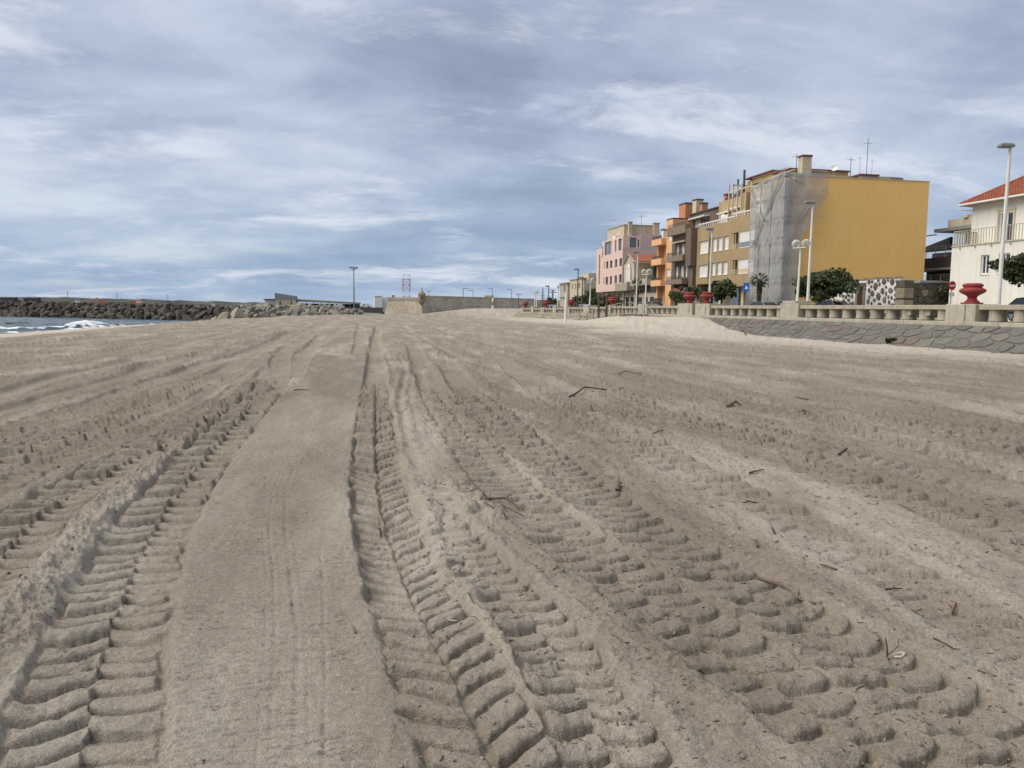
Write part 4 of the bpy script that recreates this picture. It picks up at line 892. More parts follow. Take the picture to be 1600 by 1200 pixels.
def tree(name, label, loc, crown_c, rad, n, size, seed, cat='tree', m='leaf', trunk_r=.13, clumps=26, group=None, limbs=6, lean=0):
    rs = random.Random(seed); t = thing(name, label, cat, loc, 0, group); mb = MB(); cc = Vector(crown_c)
    fork = Vector((lean, 0, max(.3, cc.z - rad[2] * .75)))
    limb(mb, (0, 0, -.1), fork, trunk_r, trunk_r * .75, rs)
    for i in range(limbs):
        e = cc + Vector((rs.uniform(-.7, .7) * rad[0], rs.uniform(-.75, .75) * rad[1], rs.uniform(-.2, .6) * rad[2])); limb(mb, fork, e, trunk_r * .55, .02, rs)
    mb.build('trunk', 'bark', t, smooth=True)
    mb = MB(); leaves(mb, cc, rad, n, size, rs, clumps); mb.build('crown', m, t)
    return t
tree('evergreen_tree', 'wide dark evergreen tree with low crown in front of the yellow wall', (38, 58.9, 1.2), (0, -.4, 2.55), (1.7, 3.7, 1.35), 6500, .24, 1, clumps=48)
tree('evergreen_tree', 'dark clipped tree at the right edge before the cream house', (38, 38.2, 1.2), (0, 0, 3.05), (1.6, 2.35, .95), 5200, .20, 2, clumps=40)
tree('shrub', 'loose leafy dark shrub in front of the tan block, right of the red urn pair', (38, 77.0, 1.2), (0, 0, 2.45), (1.4, 2.4, 1.0), 2400, .30, 3, 'shrub', clumps=24)
tree('shrub', 'dark low shrub in front of the brown building, behind the red urn pair', (38, 86.6, 1.2), (0, .3, 2.2), (1.4, 4.2, .95), 2600, .26, 4, 'shrub', clumps=30)
tree('evergreen_tree', 'dark wide evergreen under the salmon pink facade', (38, 116, prom(116)), (0, .5, 2.1), (1.5, 7.0, 1.0), 2600, .34, 5, clumps=36)
tree('evergreen_tree', 'dark evergreen bush left of the far globe lamp by the pink building', (38, 129.5, prom(129)), (0, 0, 1.75), (1.6, 6.5, 1.35), 2400, .36, 6, 'bush', clumps=36)
tree('evergreen_tree', 'round dark tree below the far beige houses left of the pink building', (44, 142, prom(142)), (0, 0, 3.2), (2.2, 4.0, 1.5), 1500, .4, 7, clumps=24)
tree('shrub', 'tiny green bush growing at the foot of the stone revetment', (28.15, 36.9, -.12), (0, 0, .16), (.25, .55, .2), 420, .12, 8, 'shrub', 'leaf2', .03, 8, limbs=3)
tree('shrub', 'dark round bush at the fort end directly left of the white beach pole', (38, 152, .8), (0, 0, 2.0), (1.4, 2.6, 1.2), 700, .4, 9, 'bush', clumps=16)

def palm(label, loc, h, r, seed, nf=30):
    rs = random.Random(seed); t = thing('palm_tree', label, 'palm tree', loc); mb = MB()
    pts = [(0.02 * math.sin(i), .02 * math.cos(i * 1.3), h * i / 10) for i in range(11)]
    mb.tube(pts, [.17 + .10 * (i / 10) + .02 * (i % 2) for i in range(11)], 9)
    for i in range(46):                       # ragged dead leaf bases up the stem
        z = h * rs.uniform(.15, .98); a = rs.uniform(0, 6.28); k = .2 + .1 * z / h
        mb.quad((k * math.cos(a - .2), k * math.sin(a - .2), z), (k * math.cos(a + .2), k * math.sin(a + .2), z), ((k + .13) * math.cos(a + .1), (k + .13) * math.sin(a + .1), z - .14), ((k + .13) * math.cos(a - .1), (k + .13) * math.sin(a - .1), z - .14))
    mb.build('trunk', 'bark', t); mb = MB()
    for i in range(nf):
        a = rs.uniform(0, 6.28); el = rs.uniform(-.65, 1.25); L_ = r * rs.uniform(.75, 1.1)
        d = Vector((math.cos(a) * math.cos(el), math.sin(a) * math.cos(el), math.sin(el))); sag = Vector((0, 0, -.35 * r))
        p = lambda s: Vector((0, 0, h)) + d * L_ * s + sag * s * s * math.cos(el)
        mb.tube([p(0), p(.3), p(.55)], [.018, .014, .01], 4)
        side = d.cross(Vector((0, 0, 1))).normalized(); hub = p(.5)
        for k in range(-6, 7):                # fan blade of narrow leaflets
            dd = (d * math.cos(k * .19) + side * math.sin(k * .19) + Vector((0, 0, -.12 * abs(k) * .2))).normalized(); l = L_ * .55 * (1 - .05 * abs(k)); w = dd.cross(Vector((0, 0, 1))).normalized() * .035
            e = hub + dd * l + sag * .35 * (abs(k) / 6 + .3); mm = hub + dd * l * .5
            mb.quad(tuple(hub), tuple(mm + w), tuple(e), tuple(mm - w))
    mb.build('crown', 'palm', t); return t
palm('small fan palm with shaggy trunk in front of the grey scaffold netting', (38, 69.2, 1.2), 3.35, 1.15, 3)
palm('fan palm in front of the small ornate house, left of the orange building', (38, 102.9, prom(103)), 3.75, 1.55, 4, 40)
# pine far off
t = thing('pine_tree', 'far slender conical pine on the skyline left of the white beach pole', 'tree', (46.8, 196, .4)); rs = random.Random(9)
mb = MB(); mb.tube([(0, 0, 0), (0, 0, 6.7)], [.2, .03], 7); mb.build('trunk', 'bark', t); mb = MB()
for k in range(15):
    z = .9 + k * .4; rr = 1.55 * (1 - k / 15.5)
    for i in range(11):
        a = i / 11 * 6.28 + k; p = Vector((0, 0, z)); e = Vector((rr * math.cos(a), rr * math.sin(a), z + .12)); s = Vector((-math.sin(a), math.cos(a), 0)) * .16
        mb.quad(tuple(p), tuple(p.lerp(e, .6) + s), tuple(e), tuple(p.lerp(e, .6) - s + Vector((0, 0, .1))))
mb.build('crown', 'leaf', t)

# ------------------------------------------------------------------ cars
def make_car(paint, label, suv=False, group='cars parked along the promenade road'):
    t = thing('parked_car', label, 'car', (0, 0, 0), 0, group)
    h = 1.62 if suv else 1.42; bl = .95 if suv else .86
    prof = [(-2.1, .32), (-2.12, .62), (-2.05, bl - .02), (-1.6, bl + .04), (1.05, bl), (1.75, bl - .12), (2.05, bl - .28), (2.12, .5), (2.08, .3)]
    b = MB()
    secs = [(-.86, .93), (-.80, 1.0), (.80, 1.0), (.86, .93)]; rows = []
    for (x, k) in secs: rows.append([(x, y * k, .30 + (z - .30) * (.96 + .04 * k)) for y, z in prof + [prof[0]]])
    b.grid(rows); b.v += [(-.86, 0, .6), (.86, 0, .6)]; n = len(prof) + 1; kk = len(b.v)
    for i in range(n - 1): b.f.append((kk - 2, i + 1, i)); b.f.append((kk - 1, 3 * n + i, 3 * n + i + 1))
    b.build('body', paint, t, smooth=True)
    lo = [(-1.85, bl + .02), (-1.3, h - .06), (-.9, h), (.15, h - .01), (.5, h - .08), (1.25, bl - .01)]
    def ring(x0, x1, ins=0.0):
        return [[(s * (x0 + (x1 - x0) * (z - bl) / (h - bl)), y, z) for y, z in lo] for s in (-1, 1)]
    a, c = ring(.78, .60); b = MB(); b.grid([a, c])
    roof = MB(); m4 = [(-1.33, h - .05), (-.9, h + .012), (.15, h + .004), (.52, h - .07)]
    roof.grid([[(s * .615, y, z) for y, z in m4] for s in (-1, -.3, .3, 1)])
    b.f.append(tuple(range(5, -1, -1))); b.f.append(tuple(range(6, 12)))
    b.build('windows', 'carglass', t, smooth=True); roof.build('roof', paint, t, smooth=True)
    for s in (-1, 1):
        pl_ = MB()
        for (y0, z0, y1, z1) in ((1.22, bl, .5, h - .06), (-.35, bl, -.35, h), (-1.85, bl, -1.3, h - .05)):
            xa, xb = s * .785, s * .625; pl_.tube([(xa, y0, z0), (xb, y1, z1)], .03, 5)
        pl_.tube([(s * .625, -1.3, h - .04), (s * .62, -.9, h), (s * .62, .15, h), (s * .625, .5, h - .06)], .03, 5); pl_.build('pillar', paint, t)
        mm = MB(); mm.box(s * .84, s * 1.0, .82, .98, bl - .02, bl + .12); mm.build('mirror', paint, t, bevel=.03)
        for y in (-1.32, 1.32):
            wv_ = MB(); wv_.lathe([(.16, -.1), (.30, -.11), (.325, -.06), (.325, .06), (.30, .11), (.16, .1)], 22); w = wv_.build('wheel', 'rubber', t, smooth=True); w.location = (s * .78, y, .325); w.rotation_euler = (0, R(90), 0)
            rm = MB(); rm.lathe([(.03, .085), (.06, .115), (.07, .085)], 12); rm.lathe([(.20, .10), (.225, .115), (.225, .07)], 20)
            for k in range(5):
                a_ = k * 1.2566; ca, sa = math.cos(a_), math.sin(a_); px, py = -sa * .035, ca * .035
                rm.hexa([(ca * .04 + px, sa * .04 + py, .085), (ca * .04 - px, sa * .04 - py, .085), (ca * .22 - px, sa * .22 - py, .08), (ca * .22 + px, sa * .22 + py, .08)], [(ca * .04 + px, sa * .04 + py, .115), (ca * .04 - px, sa * .04 - py, .115), (ca * .22 - px, sa * .22 - py, .112), (ca * .22 + px, sa * .22 + py, .112)])
            if s < 0:
                for i, (x, y_, z) in enumerate(rm.v): rm.v[i] = (x, y_, -z)
                rm.f = [tuple(reversed(f)) for f in rm.f]
            rm.build('rim', 'alloy', w)
    for s in (-1, 1):
        b = MB(); b.box(s * .52, s * .80, 2.0, 2.08, .60, .72); b.build('headlight', 'alloy', t, bevel=.03)
        b = MB(); b.box(s * .56, s * .80, -2.11, -2.04, .66, .84); b.build('tail_light', 'signred', t, bevel=.03)
    return t
for (paint, x, y, rz, suv, lb) in [('carblack', 36.9, 36.1, 180, False, 'black car with silver alloy wheel seen through the balusters beside the big red urn'),
        ('carblack', 38.3, 63.6, 180, False, 'dark car whose roof shows just left of the globe lamp pier'), ('cargrey', 38.3, 68.4, 180, False, 'grey car beside the palm trunk under the scaffold netting'),
        ('carblue', 38.3, 57.4, 180, False, 'dark blue car under the wide evergreen tree, right of the globe lamp'),
        ('carblack', 36.0, 91.0, 180, True, 'large dark car parked behind the stairs, left of the globe lamp'), ('carwhite', 36.0, 121.0, 180, True, 'white car behind the balustrade below the far dark bushes'), ('carwhite', 36.0, 143, 180, True, 'far white car between the two close globe lamps and the pine')]:
    c = make_car(paint, lb, suv); c.location = (x, y, prom(y) - .126); c.rotation_euler = (0, 0, R(rz + 2))

# ------------------------------------------------------------------ signs
t = thing('no_entry_sign', 'round red no-entry sign with white bar on a post by the cream house', 'road sign', (34.0, 39.7, 1.2))
b = MB(); b.tube([(0, 0, 0), (0, 0, 2.15)], .035, 8); b.build('post', 'galv', t)
def disc(r, y0, y1, z, n=28): 
    b = MB(); b.prism([(r * math.cos(i / n * 6.28319), y0, z + r * math.sin(i / n * 6.28319)) for i in range(n)], (0, -1, 0), y0 - y1); return b
d = disc(.27, -.04, -.06, 2.0); d.build('sign_plate', 'signred', t)
b = MB(); b.box(-.19, .19, -.064, -.062, 1.95, 2.05); b.build('white_bar', 'white', t)
b = MB(); b.box(-.2, .2, -.05, -.035, 1.38, 1.6); b.build('small_plate', 'white', t)
t.rotation_euler = (0, 0, R(8))
t = thing('blue_sign', 'blue rectangular traffic sign on a thin post in front of the tan block', 'road sign', (34.0, 64.2, 1.2), R(-40))
b = MB(); b.tube([(0, 0, 0), (0, 0, 2.9)], .03, 8); b.build('post', 'galv', t)
b = MB(); b.box(-.26, .26, -.06, -.04, 2.1, 2.9); p_ = b.build('sign_plate', 'signblue', t, bevel=.008)
b = MB(); b.prism([(-.13, -.062, 2.35), (.13, -.062, 2.35), (.0, -.062, 2.68)], (0, -1, 0), .003); b.build('white_mark', 'white', p_)
# ------------------------------------------------------------------ building helpers
def ab(mb, ax, d0, d1, a0, a1, z0, z1):
    """box; ax='x': wall plane at constant x (a runs along y); ax='y': plane at constant y (a runs along x)"""
    if ax == 'x': mb.box(d0, d1, a0, a1, z0, z1)
    else: mb.box(a0, a1, d0, d1, z0, z1)
def wall(mb, ax, d, a0, a1, z0, z1, holes=(), th=.3):
    """wall slab from depth d inward by th with rectangular openings (a0,a1,z0,z1)"""
    As = sorted({a0, a1} | {h[0] for h in holes} | {h[1] for h in holes}); As = [a for a in As if a0 <= a <= a1]
    for i in range(len(As) - 1):
        p, q = As[i], As[i + 1]; mid = (p + q) / 2; cuts = sorted((h[2], h[3]) for h in holes if h[0] <= mid <= h[1]); z = z0
        for (c0, c1) in cuts:
            if c0 > z: ab(mb, ax, d, d + th, p, q, z, c0)
            z = max(z, c1)
        if z < z1: ab(mb, ax, d, d + th, p, q, z, z1)
def window(par, ax, d, h, fill='shutter', frame='white', dep=.16, mull=0, sill=True, label=None, fr=.06, part=1.0, extra=None):
    a0, a1, z0, z1 = h; f = MB(); D0, D1 = d + dep - .05, d + dep + .03
    ab(f, ax, D0, D1, a0, a0 + fr, z0, z1); ab(f, ax, D0, D1, a1 - fr, a1, z0, z1)
    ab(f, ax, D0, D1, a0 + fr, a1 - fr, z1 - fr, z1); ab(f, ax, D0, D1, a0 + fr, a1 - fr, z0, z0 + fr)
    for i in range(mull):
        m = a0 + (a1 - a0) * (i + 1) / (mull + 1); ab(f, ax, D0, D1, m - fr / 2, m + fr / 2, z0 + fr, z1 - fr)
    if sill: ab(f, ax, d - .05, D0 - .002, a0 - .06, a1 + .06, z0 - .05, z0 - .002)
    w = f.build('window', frame, par)
    zz = z1 - fr - (z1 - z0 - 2 * fr) * part
    if part > 0:
        b = MB(); k = max(3, int((z1 - fr - zz) / .12)) if fill == 'shutter' else 1
        for i in range(k):
            za = zz + (z1 - fr - zz) * i / k; zb = zz + (z1 - fr - zz) * (i + 1) / k
            ab(b, ax, d + dep + .0 + (.004 if fill == 'shutter' else 0), d + dep + .02, a0 + fr, a1 - fr, za, zb - (.012 if fill == 'shutter' else 0))
        b.build(fill if fill != 'glass' else 'pane', {'shutter': 'shutter', 'glass': 'glass', 'bluegl': 'bluegl'}.get(fill, fill), w) if fill != 'bluegl' else b.build('pane', 'bluegl', w)
    if part < 1.0:
        b = MB(); ab(b, ax, d + dep + .0, d + dep + .02, a0 + fr, a1 - fr, z0 + fr, zz); b.build('pane', extra or 'glass', w)
    return w
def rail_x(par, x, y0, y1, z0, z1, m, step=.14, bars='v', name='railing', r=.018):
    """railing in plane x=const"""
    b = MB(); b.box(x - .025, x + .025, y0, y1, z1 - .04, z1)
    if bars == 'v':
        b.box(x - .02, x + .02, y0, y1, z0 + .08, z0 + .11); n = max(2, int((y1 - y0) / step))
        for i in range(n + 1): y = y0 + (y1 - y0) * i / n; b.box(x - r * .6, x + r * .6, y - r, y + r, z0, z1 - .04)
    else:
        for k in range(1, 5): z = z0 + (z1 - z0) * k / 5; b.box(x - .012, x + .012, y0, y1, z - .015, z + .015)
        n = max(2, int((y1 - y0) / 1.4))
        for i in range(n + 1): y = y0 + (y1 - y0) * i / n; b.box(x - .03, x + .03, y - .03, y + .03, z0, z1 - .04)
    return b.build(name, m, par)
def chimney(par, x, y, z0, z1, sx, sy, m, cap='slate'):
    b = MB(); b.box(x - sx / 2, x + sx / 2, y - sy / 2, y + sy / 2, z0, z1); c = b.build('chimney', m, par)
    b = MB(); b.box(x - sx / 2 - .06, x + sx / 2 + .06, y - sy / 2 - .06, y + sy / 2 + .06, z1 + .001, z1 + .18); b.build('cap', cap, c); return c

# ------------------------------------------------------------------ yellow building with the blank gable
yb = wthing('yellow_building', 'tall building with a blank ochre yellow gable wall, part wrapped in grey netting', 'building', (49, 74, 1.2))
mb = MB(); wall(mb, 'y', 70.4, 42.0, 56.95, 1.2, 14.8); mb.build('gable_wall', 'yellow', yb)
mb = MB(); mb.box(56.65, 56.95, 70.703, 76.5, 1.2, 14.8); mb.box(42.3, 56.64, 76.2, 76.5, 12.2, 14.8); wall(mb, 'x', 42.0, 70.703, 76.5, 1.2, 14.8, [(71.4, 75.6, 4.6, 6.6), (71.4, 75.6, 7.7, 9.7), (71.4, 75.6, 10.8, 12.8), (71.4, 75.6, 1.3, 3.6)]); mb.build('wall', 'tan2', yb)
for z in (4.6, 7.7, 10.8, 1.3): window(yb, 'x', 42.0, (71.4, 75.6, z, z + 2.0 + (.3 if z < 2 else 0)), 'shutter' if z > 2 else 'glass', mull=2)
mb = MB(); mb.box(42.3, 56.64, 70.703, 76.19, 14.3, 14.55); mb.build('roof', 'greypanel', yb)
mb = MB(); mb.box(41.94, 57.01, 70.34, 70.76, 14.803, 14.86); mb.build('coping', 'cream', yb)
mb = MB(); mb.box(43.2, 46.6, 72.6, 76.2, 14.552, 15.7); mb.box(46.6, 50.4, 73.4, 76.2, 14.552, 15.6); mb.box(50.4, 55, 72.2, 75.8, 14.552, 15.45); p = mb.build('roof_house', 'beige', yb)
mb = MB(); mb.box(43.0, 46.8, 72.4, 76.3, 15.703, 15.80); mb.build('roof_slab', 'beige', p)
mb = MB(); mb.box(50.2, 52.4, 72.0, 76.0, 15.453, 15.6); mb.build('roof_slab', 'redtrim', p)
mb = MB(); mb.box(53.2, 54.7, 71.4, 72.6, 14.56, 15.25); mb.build('vent_box', 'grey', yb)
chimney(yb, 43.75, 71.7, 14.5, 16.85, 1.0, .8, 'cream', 'redtrim')
mb = MB(); mb.box(41.98, 41.999, 70.40, 70.56, 1.2, 14.8)
def antenna(label, x, y, z, h, n=5, w=.55):
    t = thing('roof_antenna', label, 'antenna', (x, y, z)); b = MB(); b.tube([(0, 0, 0), (0, 0, h)], .03, 6); b.build('mast', 'darkmetal', t)
    b = MB(); b.tube([(-.5, 0, h * .86), (.5, 0, h * .86)], .018, 5)
    for i in range(n): q = -.45 + .9 * i / (n - 1); b.tube([(q, -w / 2, h * .86), (q, w / 2, h * .86)], .012, 4)
    b.build('elements', 'galv', t); return t
t = antenna('tall thin mast antenna on the roof behind the yellow gable', 51.3, 72.6, 15.6, 3.7)
b = MB(); b.tube([(-.6, .3, 0), (-.6, .3, 1.9)], .025, 5); b.tube([(.45, -.2, 0), (.45, -.2, 1.6)], .02, 5); b.tube([(-.9, .3, 1.7), (-.3, .3, 1.7)], .015, 4); b.tube([(.2, -.2, 1.4), (.9, -.2, 1.4)], .015, 4); b.build('side_masts', 'galv', t)
antenna('short television antenna left of the tall mast on the yellow building roof', 49.6, 72.8, 15.45, 1.9)
antenna('small television antenna beside the big chimney of the yellow building', 42.9, 71.8, 14.9, 2.3, 4, .4)
t = thing('satellite_dish', 'pale satellite dish on the roof right of the big cream chimney', 'satellite dish', (46.9, 71.6, 14.9)); b = MB(); b.tube([(0, 0, 0), (0, 0, 1.0)], .03, 6); b.build('mast', 'galv', t)
b = MB(); b.lathe([(.02, 0), (.25, .04), (.45, .13), (.55, .22), (.55, .235), (.44, .15), (.25, .06), (.02, .02)], 18); o = b.build('dish', 'shutter', t, smooth=True); o.scale = (.62, .62, .62); o.location = (0, -.05, .95); o.rotation_euler = (R(62), 0, R(-35))

# scaffold
sc = wthing('scaffold', 'grey netted scaffold wrapping the corner of the yellow building', 'scaffolding', (41.2, 72, 1.2))
X0, X1, YA, YB, ZT = 40.5, 41.6, 69.65, 76.3, 14.75
for (x, y) in [(X0 + .06, YA + .06), (X0 + .06, 71.9), (X0 + .06, 74.1), (X0 + .06, YB - .05), (X1, YA + .06), (X1, 71.9), (X1, 74.1), (42.35, YA + .06)]:
    b = MB(); b.tube([(x, y, 1.2), (x, y, ZT + .25)], .035, 6); b.build('standard', 'galv', sc)
for k in range(7):
    z = 3.1 + k * 1.95
    b = MB(); b.tube([(X0 + .06, YA, z), (X0 + .06, YB, z)], .03, 6); b.tube([(X0 + .06, YA, z + .55), (X0 + .06, YB, z + .55)], .025, 6); b.tube([(X0, YA + .06, z), (42.4 if k < 4 else 45.0, YA + .06, z)], .03, 6); b.build('ledger', 'galv', sc)
    b = MB(); b.box(X0 + .12, X1 - .05, YA + .12, YB - .1, z - .06, z); b.build('platform', 'rustwood', sc)
def net_sheet(name, rows, attr):
    b = MB(); b.grid(rows); o = b.build(name, 'net', sc, smooth=False); a = o.data.attributes.new('open', 'FLOAT', 'POINT'); a.data.foreach_set('value', np.array(attr, np.float32)); o.data.polygons.foreach_set('use_smooth', [True] * len(o.data.polygons)); return o
def puff(a, z, s): return .07 * abs(math.sin(z * math.pi / 1.95 - .4)) ** .5 + .02 * math.sin(a * 2.9 - z * 1.3 + s) + .018 * math.sin(a * 6.1 + z * 4.7 + s)
rows, at = [], []
nz, na = 80, 40
for i in range(nz + 1):
    z = 1.35 + (ZT + .35 - 1.35) * i / nz; r_ = []
    for j in range(na + 1):
        y = YA + (YB - YA) * j / na; edge = min(1, min(j, na - j) / 2); zt = ZT + .35 - (y - YA) * .09; zz = min(z, zt)
        cr = -.22 * math.exp(-(((y - 70.2) - (zt - zz) * .75) / .22) ** 2) * (zz > 8.5) - .16 * math.exp(-(((75.9 - y) - (zt - zz) * .8) / .25) ** 2) * (zz > 10.5)
        r_.append((X0 - edge * puff(y, zz, 0) + (cr * edge), y, zz)); at.append(.10 + .10 * (math.sin(y * 3) > .6))
    rows.append(r_[::-1])
at2 = []
for i in range(nz + 1): at2 += [.38] * (na + 1)
net_sheet('front_netting', rows, at2)
rows, at = [], []
def edge_x(z):           # torn right-hand edge of the side netting
    return float(np.interp(z, [1.35, 2.6, 4.5, 8.3, 8.9, 9.4, 9.9, 11.0, 11.4, 12.1, 13.2, 14.2, 14.95], [41.6, 42.1, 42.35, 42.35, 42.5, 43.0, 43.35, 43.55, 43.9, 44.75, 45.15, 45.0, 45.05]))
for i in range(nz + 1):
    z = 1.35 + (ZT + .2 - 1.35) * i / nz; r_ = []; ex = edge_x(z) + .05 * math.sin(z * 5)
    for j in range(31):
        u = j / 30; x = X0 + (ex - X0) * u; loose = max(0, x - 42.3) / 2.5
        y = YA - puff(x * 1.3, z, 2) * min(1, j / 2) * (1 + loose * .6) - .25 * loose * math.sin(u * 3.1) * (z > 9) - .10 * math.sin((x + z * .7) * 3.0) * loose
        r_.append((x, y, z)); at.append(.36 if x < 42.3 else min(.66, .34 + .36 * loose))
    rows.append(r_)
net_sheet('side_netting', rows, at)
for y in (71.9, 74.1):
    b = MB(); b.tube([(X0 - .06, y, 1.4 + i * 1.0) for i in range(14)], .04, 5); b.build("net_seam", 'grey', sc)
for k in range(7):
    z = 3.1 + k * 1.95 - .25
    b = MB(); b.tube([(X0 - .02 + .01 * math.sin(i * 2.1 + k), YA + (YB - YA) * i / 14, min(z + .05 * math.sin(i * 1.3 + k), ZT - (YB - YA) * i / 14 * .09)) for i in range(15)], .045, 5); b.build("net_seam", "grey", sc)
    ex = edge_x(z) - .1; b = MB(); b.tube([(X0 + (ex - X0) * i / 8, YA - .04 - .03 * math.sin(i * 1.7 + k), z + .04 * math.sin(i * 1.1)) for i in range(9)], .022, 5); b.build('net_seam', 'grey', sc)
for (p, q) in [((X0 - .06, 69.8, 14.4), (X0 - .10, 75.6, 8.2)), ((X0 - .07, 76.1, 13.6), (X0 - .1, 72.2, 9.6)), ((X0 - .03, YA - .02, 14.7), (42.6, YA - .16, 13.9)), ((42.2, YA - .16, 10.6), (44.8, YA - .2, 14.0))]:
    b = MB(); b.tube([p, Vector(p).lerp(Vector(q), .5) + Vector((-.03, 0, -.1)), q], .035, 6); b.build('brace', 'galv', sc)

# ------------------------------------------------------------------ tan apartment block
tb = wthing('tan_apartment_block', 'tan apartment block with white roller shutters and glazed corner balconies', 'building', (46, 84.5, 1.2))
H = [(89.2, 91.8, 8.6, 10.15), (86.95, 88.1, 8.66, 10.23), (85.5, 86.7, 8.66, 10.23), (83.95, 85.15, 8.66, 10.23), (89.2, 91.8, 5.72, 7.22), (87.1, 88.15, 5.8, 7.31), (85.5, 86.75, 5.8, 7.31), (84.0, 85.25, 5.8, 7.31), (88.45, 88.9, 8.3, 10.4), (88.45, 88.9, 5.45, 7.5)]
mb = MB(); wall(mb, 'x', 42.0, 82.15, 92.5, 4.85, 11.85, H)
mb.box(42.3, 52, 82.15, 92.2, 4.85, 11.85); mb.box(42.0, 52, 92.2, 92.5, 1.2, 4.85); mb.box(43.4, 52, 76.56, 92.19, 1.2, 4.845)
mb.box(42.9, 52, 76.56, 82.148, 4.85, 11.85)
mb.build('wall', 'tan', tb)
for h in H[:8]: window(tb, 'x', 42.0, h, 'shutter')
for h in H[8:]: rail_x(tb, 42.05, h[0] - .35, h[1] + .45, h[2] + .1, h[2] + .62, 'cream', bars='h')
bayb = MB()
for (z0, z1) in ((4.3, 5.64), (7.22, 8.46), (10.24, 11.95)): bayb.box(41.2, 42.898, 76.56, 82.14, z0, z1)
bayb.box(41.2, 41.5, 80.02, 80.10, 5.641, 7.219); bayb.box(41.2, 41.5, 80.02, 80.10, 8.461, 10.239)
bayb.build('balcony_bands', 'tan', tb)
for (z0, z1) in ((5.642, 7.218), (8.462, 10.238)):
    window(tb, 'x', 41.2, (76.6, 80.0, z0, z1), 'shutter', dep=.10, sill=False, part=.66, extra='cream' if z0 < 7 else 'bluegl', mull=0)
    rail_x(tb, 41.3, 80.12, 82.1, z0 - .02, z0 + .5, 'cream', bars='h')
    b = MB(); b.box(42.6, 42.89, 80.3, 81.9, z0, z1); b.build('balcony_door', 'glass', tb)
b = MB(); b.box(41.9, 41.99, 82.5, 82.6, 4.9, 11.4); b.box(41.9, 41.99, 88.95, 89.03, 4.9, 11.6); b.build('downpipe', 'tan2', tb)
# parapet rail and set-back attic
b = MB()
for y in np.arange(76.8, 92.3, .62): b.box(41.45 if y < 82 else 42.15, 41.55 if y < 82 else 42.25, y - .05, y + .05, 11.85 if y > 82.15 else 11.95, 12.32)
b.box(41.42, 41.60, 76.6, 82.1, 12.32, 12.44); b.box(42.10, 42.30, 82.16, 92.45, 12.25, 12.37); b.build('parapet_rail', 'white', tb)
mb = MB(); wall(mb, 'x', 45.0, 80.2, 93.0, 11.85, 15.25, [(89.2, 91.0, 12.0, 13.3), (85.7, 87.6, 12.0, 13.5)]); mb.box(45.3, 52, 80.2, 93.0, 11.86, 15.25); mb.box(43.9, 44.998, 83.7, 85.2, 11.86, 15.2)
at_ = mb.build('attic', 'tan2', tb)
window(tb, 'x', 45.0, (89.2, 91.0, 12.0, 13.3), 'glass'); window(tb, 'x', 45.0, (85.7, 87.6, 12.0, 13.5), 'glass', mull=1)
for (y0, y1, z) in ((88.1, 91.4, 13.5), (85.3, 87.9, 13.72), (79.0, 81.9, 13.95)):
    b = MB(); b.hexa([(44.0, y0, z), (44.995, y0, z + .22), (44.995, y1, z + .22), (44.0, y1, z)], [(44.0, y0, z + .16), (44.995, y0, z + .34), (44.995, y1, z + .34), (44.0, y1, z + .16)]); b.build('awning', 'white', tb)
mb = MB(); mb.box(45.2, 52, 76.7, 80.19, 11.86, 16.6); mb.hexa([(45.3, 80.21, 15.252), (52, 80.21, 15.252), (52, 86.8, 15.252), (45.3, 86.8, 15.252)], [(45.3, 80.21, 17.0), (52, 80.21, 17.0), (52, 86.2, 16.8), (45.3, 86.2, 16.8)]); mb.build('penthouse', 'ochre2', tb)
mb = MB(); mb.box(45.0, 52.2, 76.6, 80.2, 16.603, 16.75); mb.build('roof_edge', 'redtrim', tb)
mb = MB(); mb.box(45.0, 52.2, 80.2, 86.4, 17.003, 17.16); mb.build('roof_edge', 'redtrim', tb)
mb = MB(); mb.box(45.6, 51, 87.6, 92.6, 15.253, 15.75); mb.hexa([(45.6, 87.6, 15.752), (51, 87.6, 15.752), (51, 90.8, 15.752), (45.6, 90.8, 15.752)], [(45.8, 87.6, 16.35), (51, 87.6, 16.35), (51, 88.6, 16.35), (45.8, 88.6, 16.35)]); mb.build('roof', 'slate', tb)
chimney(tb, 46.3, 93.3, 15.0, 16.2, .7, .6, 'orchim', 'redtrim')
b = MB()
for (y, zt) in ((81.0, 15.9), (82.3, 15.6), (83.3, 16.0), (84.3, 15.9), (85.4, 16.3), (86.4, 16.4)): b.box(43.0, 43.14, y - .07, y + .07, 11.9, zt); 
for (y0, y1, z) in ((81.0, 86.4, 15.4), (82.3, 85.4, 12.9)): b.box(43.02, 43.12, y0, y1, z, z + .12)
b.box(43.02, 45.0, 85.33, 85.47, 16.1, 16.22); b.box(43.02, 45.0, 82.23, 82.37, 15.4, 15.52)
b.build('pergola_frame', 'cream', tb)
b = MB(); b.tube([(44.2, 85.0, 15.2), (44.2, 85.0, 17.9)], .14, 8); b.tube([(44.0, 86.1, 15.2), (44.0, 86.1, 17.0)], .11, 8); b.build('flue', 'darkmetal', tb)
b = MB(); b.lathe([(.0, 12.0), (.34, 12.02), (.36, 12.9), (.25, 13.15), (.02, 13.2)], 16, 43.6, 88.6); b.box(43.2, 43.8, 86.6, 87.8, 11.9, 13.0); b.box(42.6, 43.2, 77.6, 78.6, 12.0, 13.1); b.build('water_tank', 'white', tb)
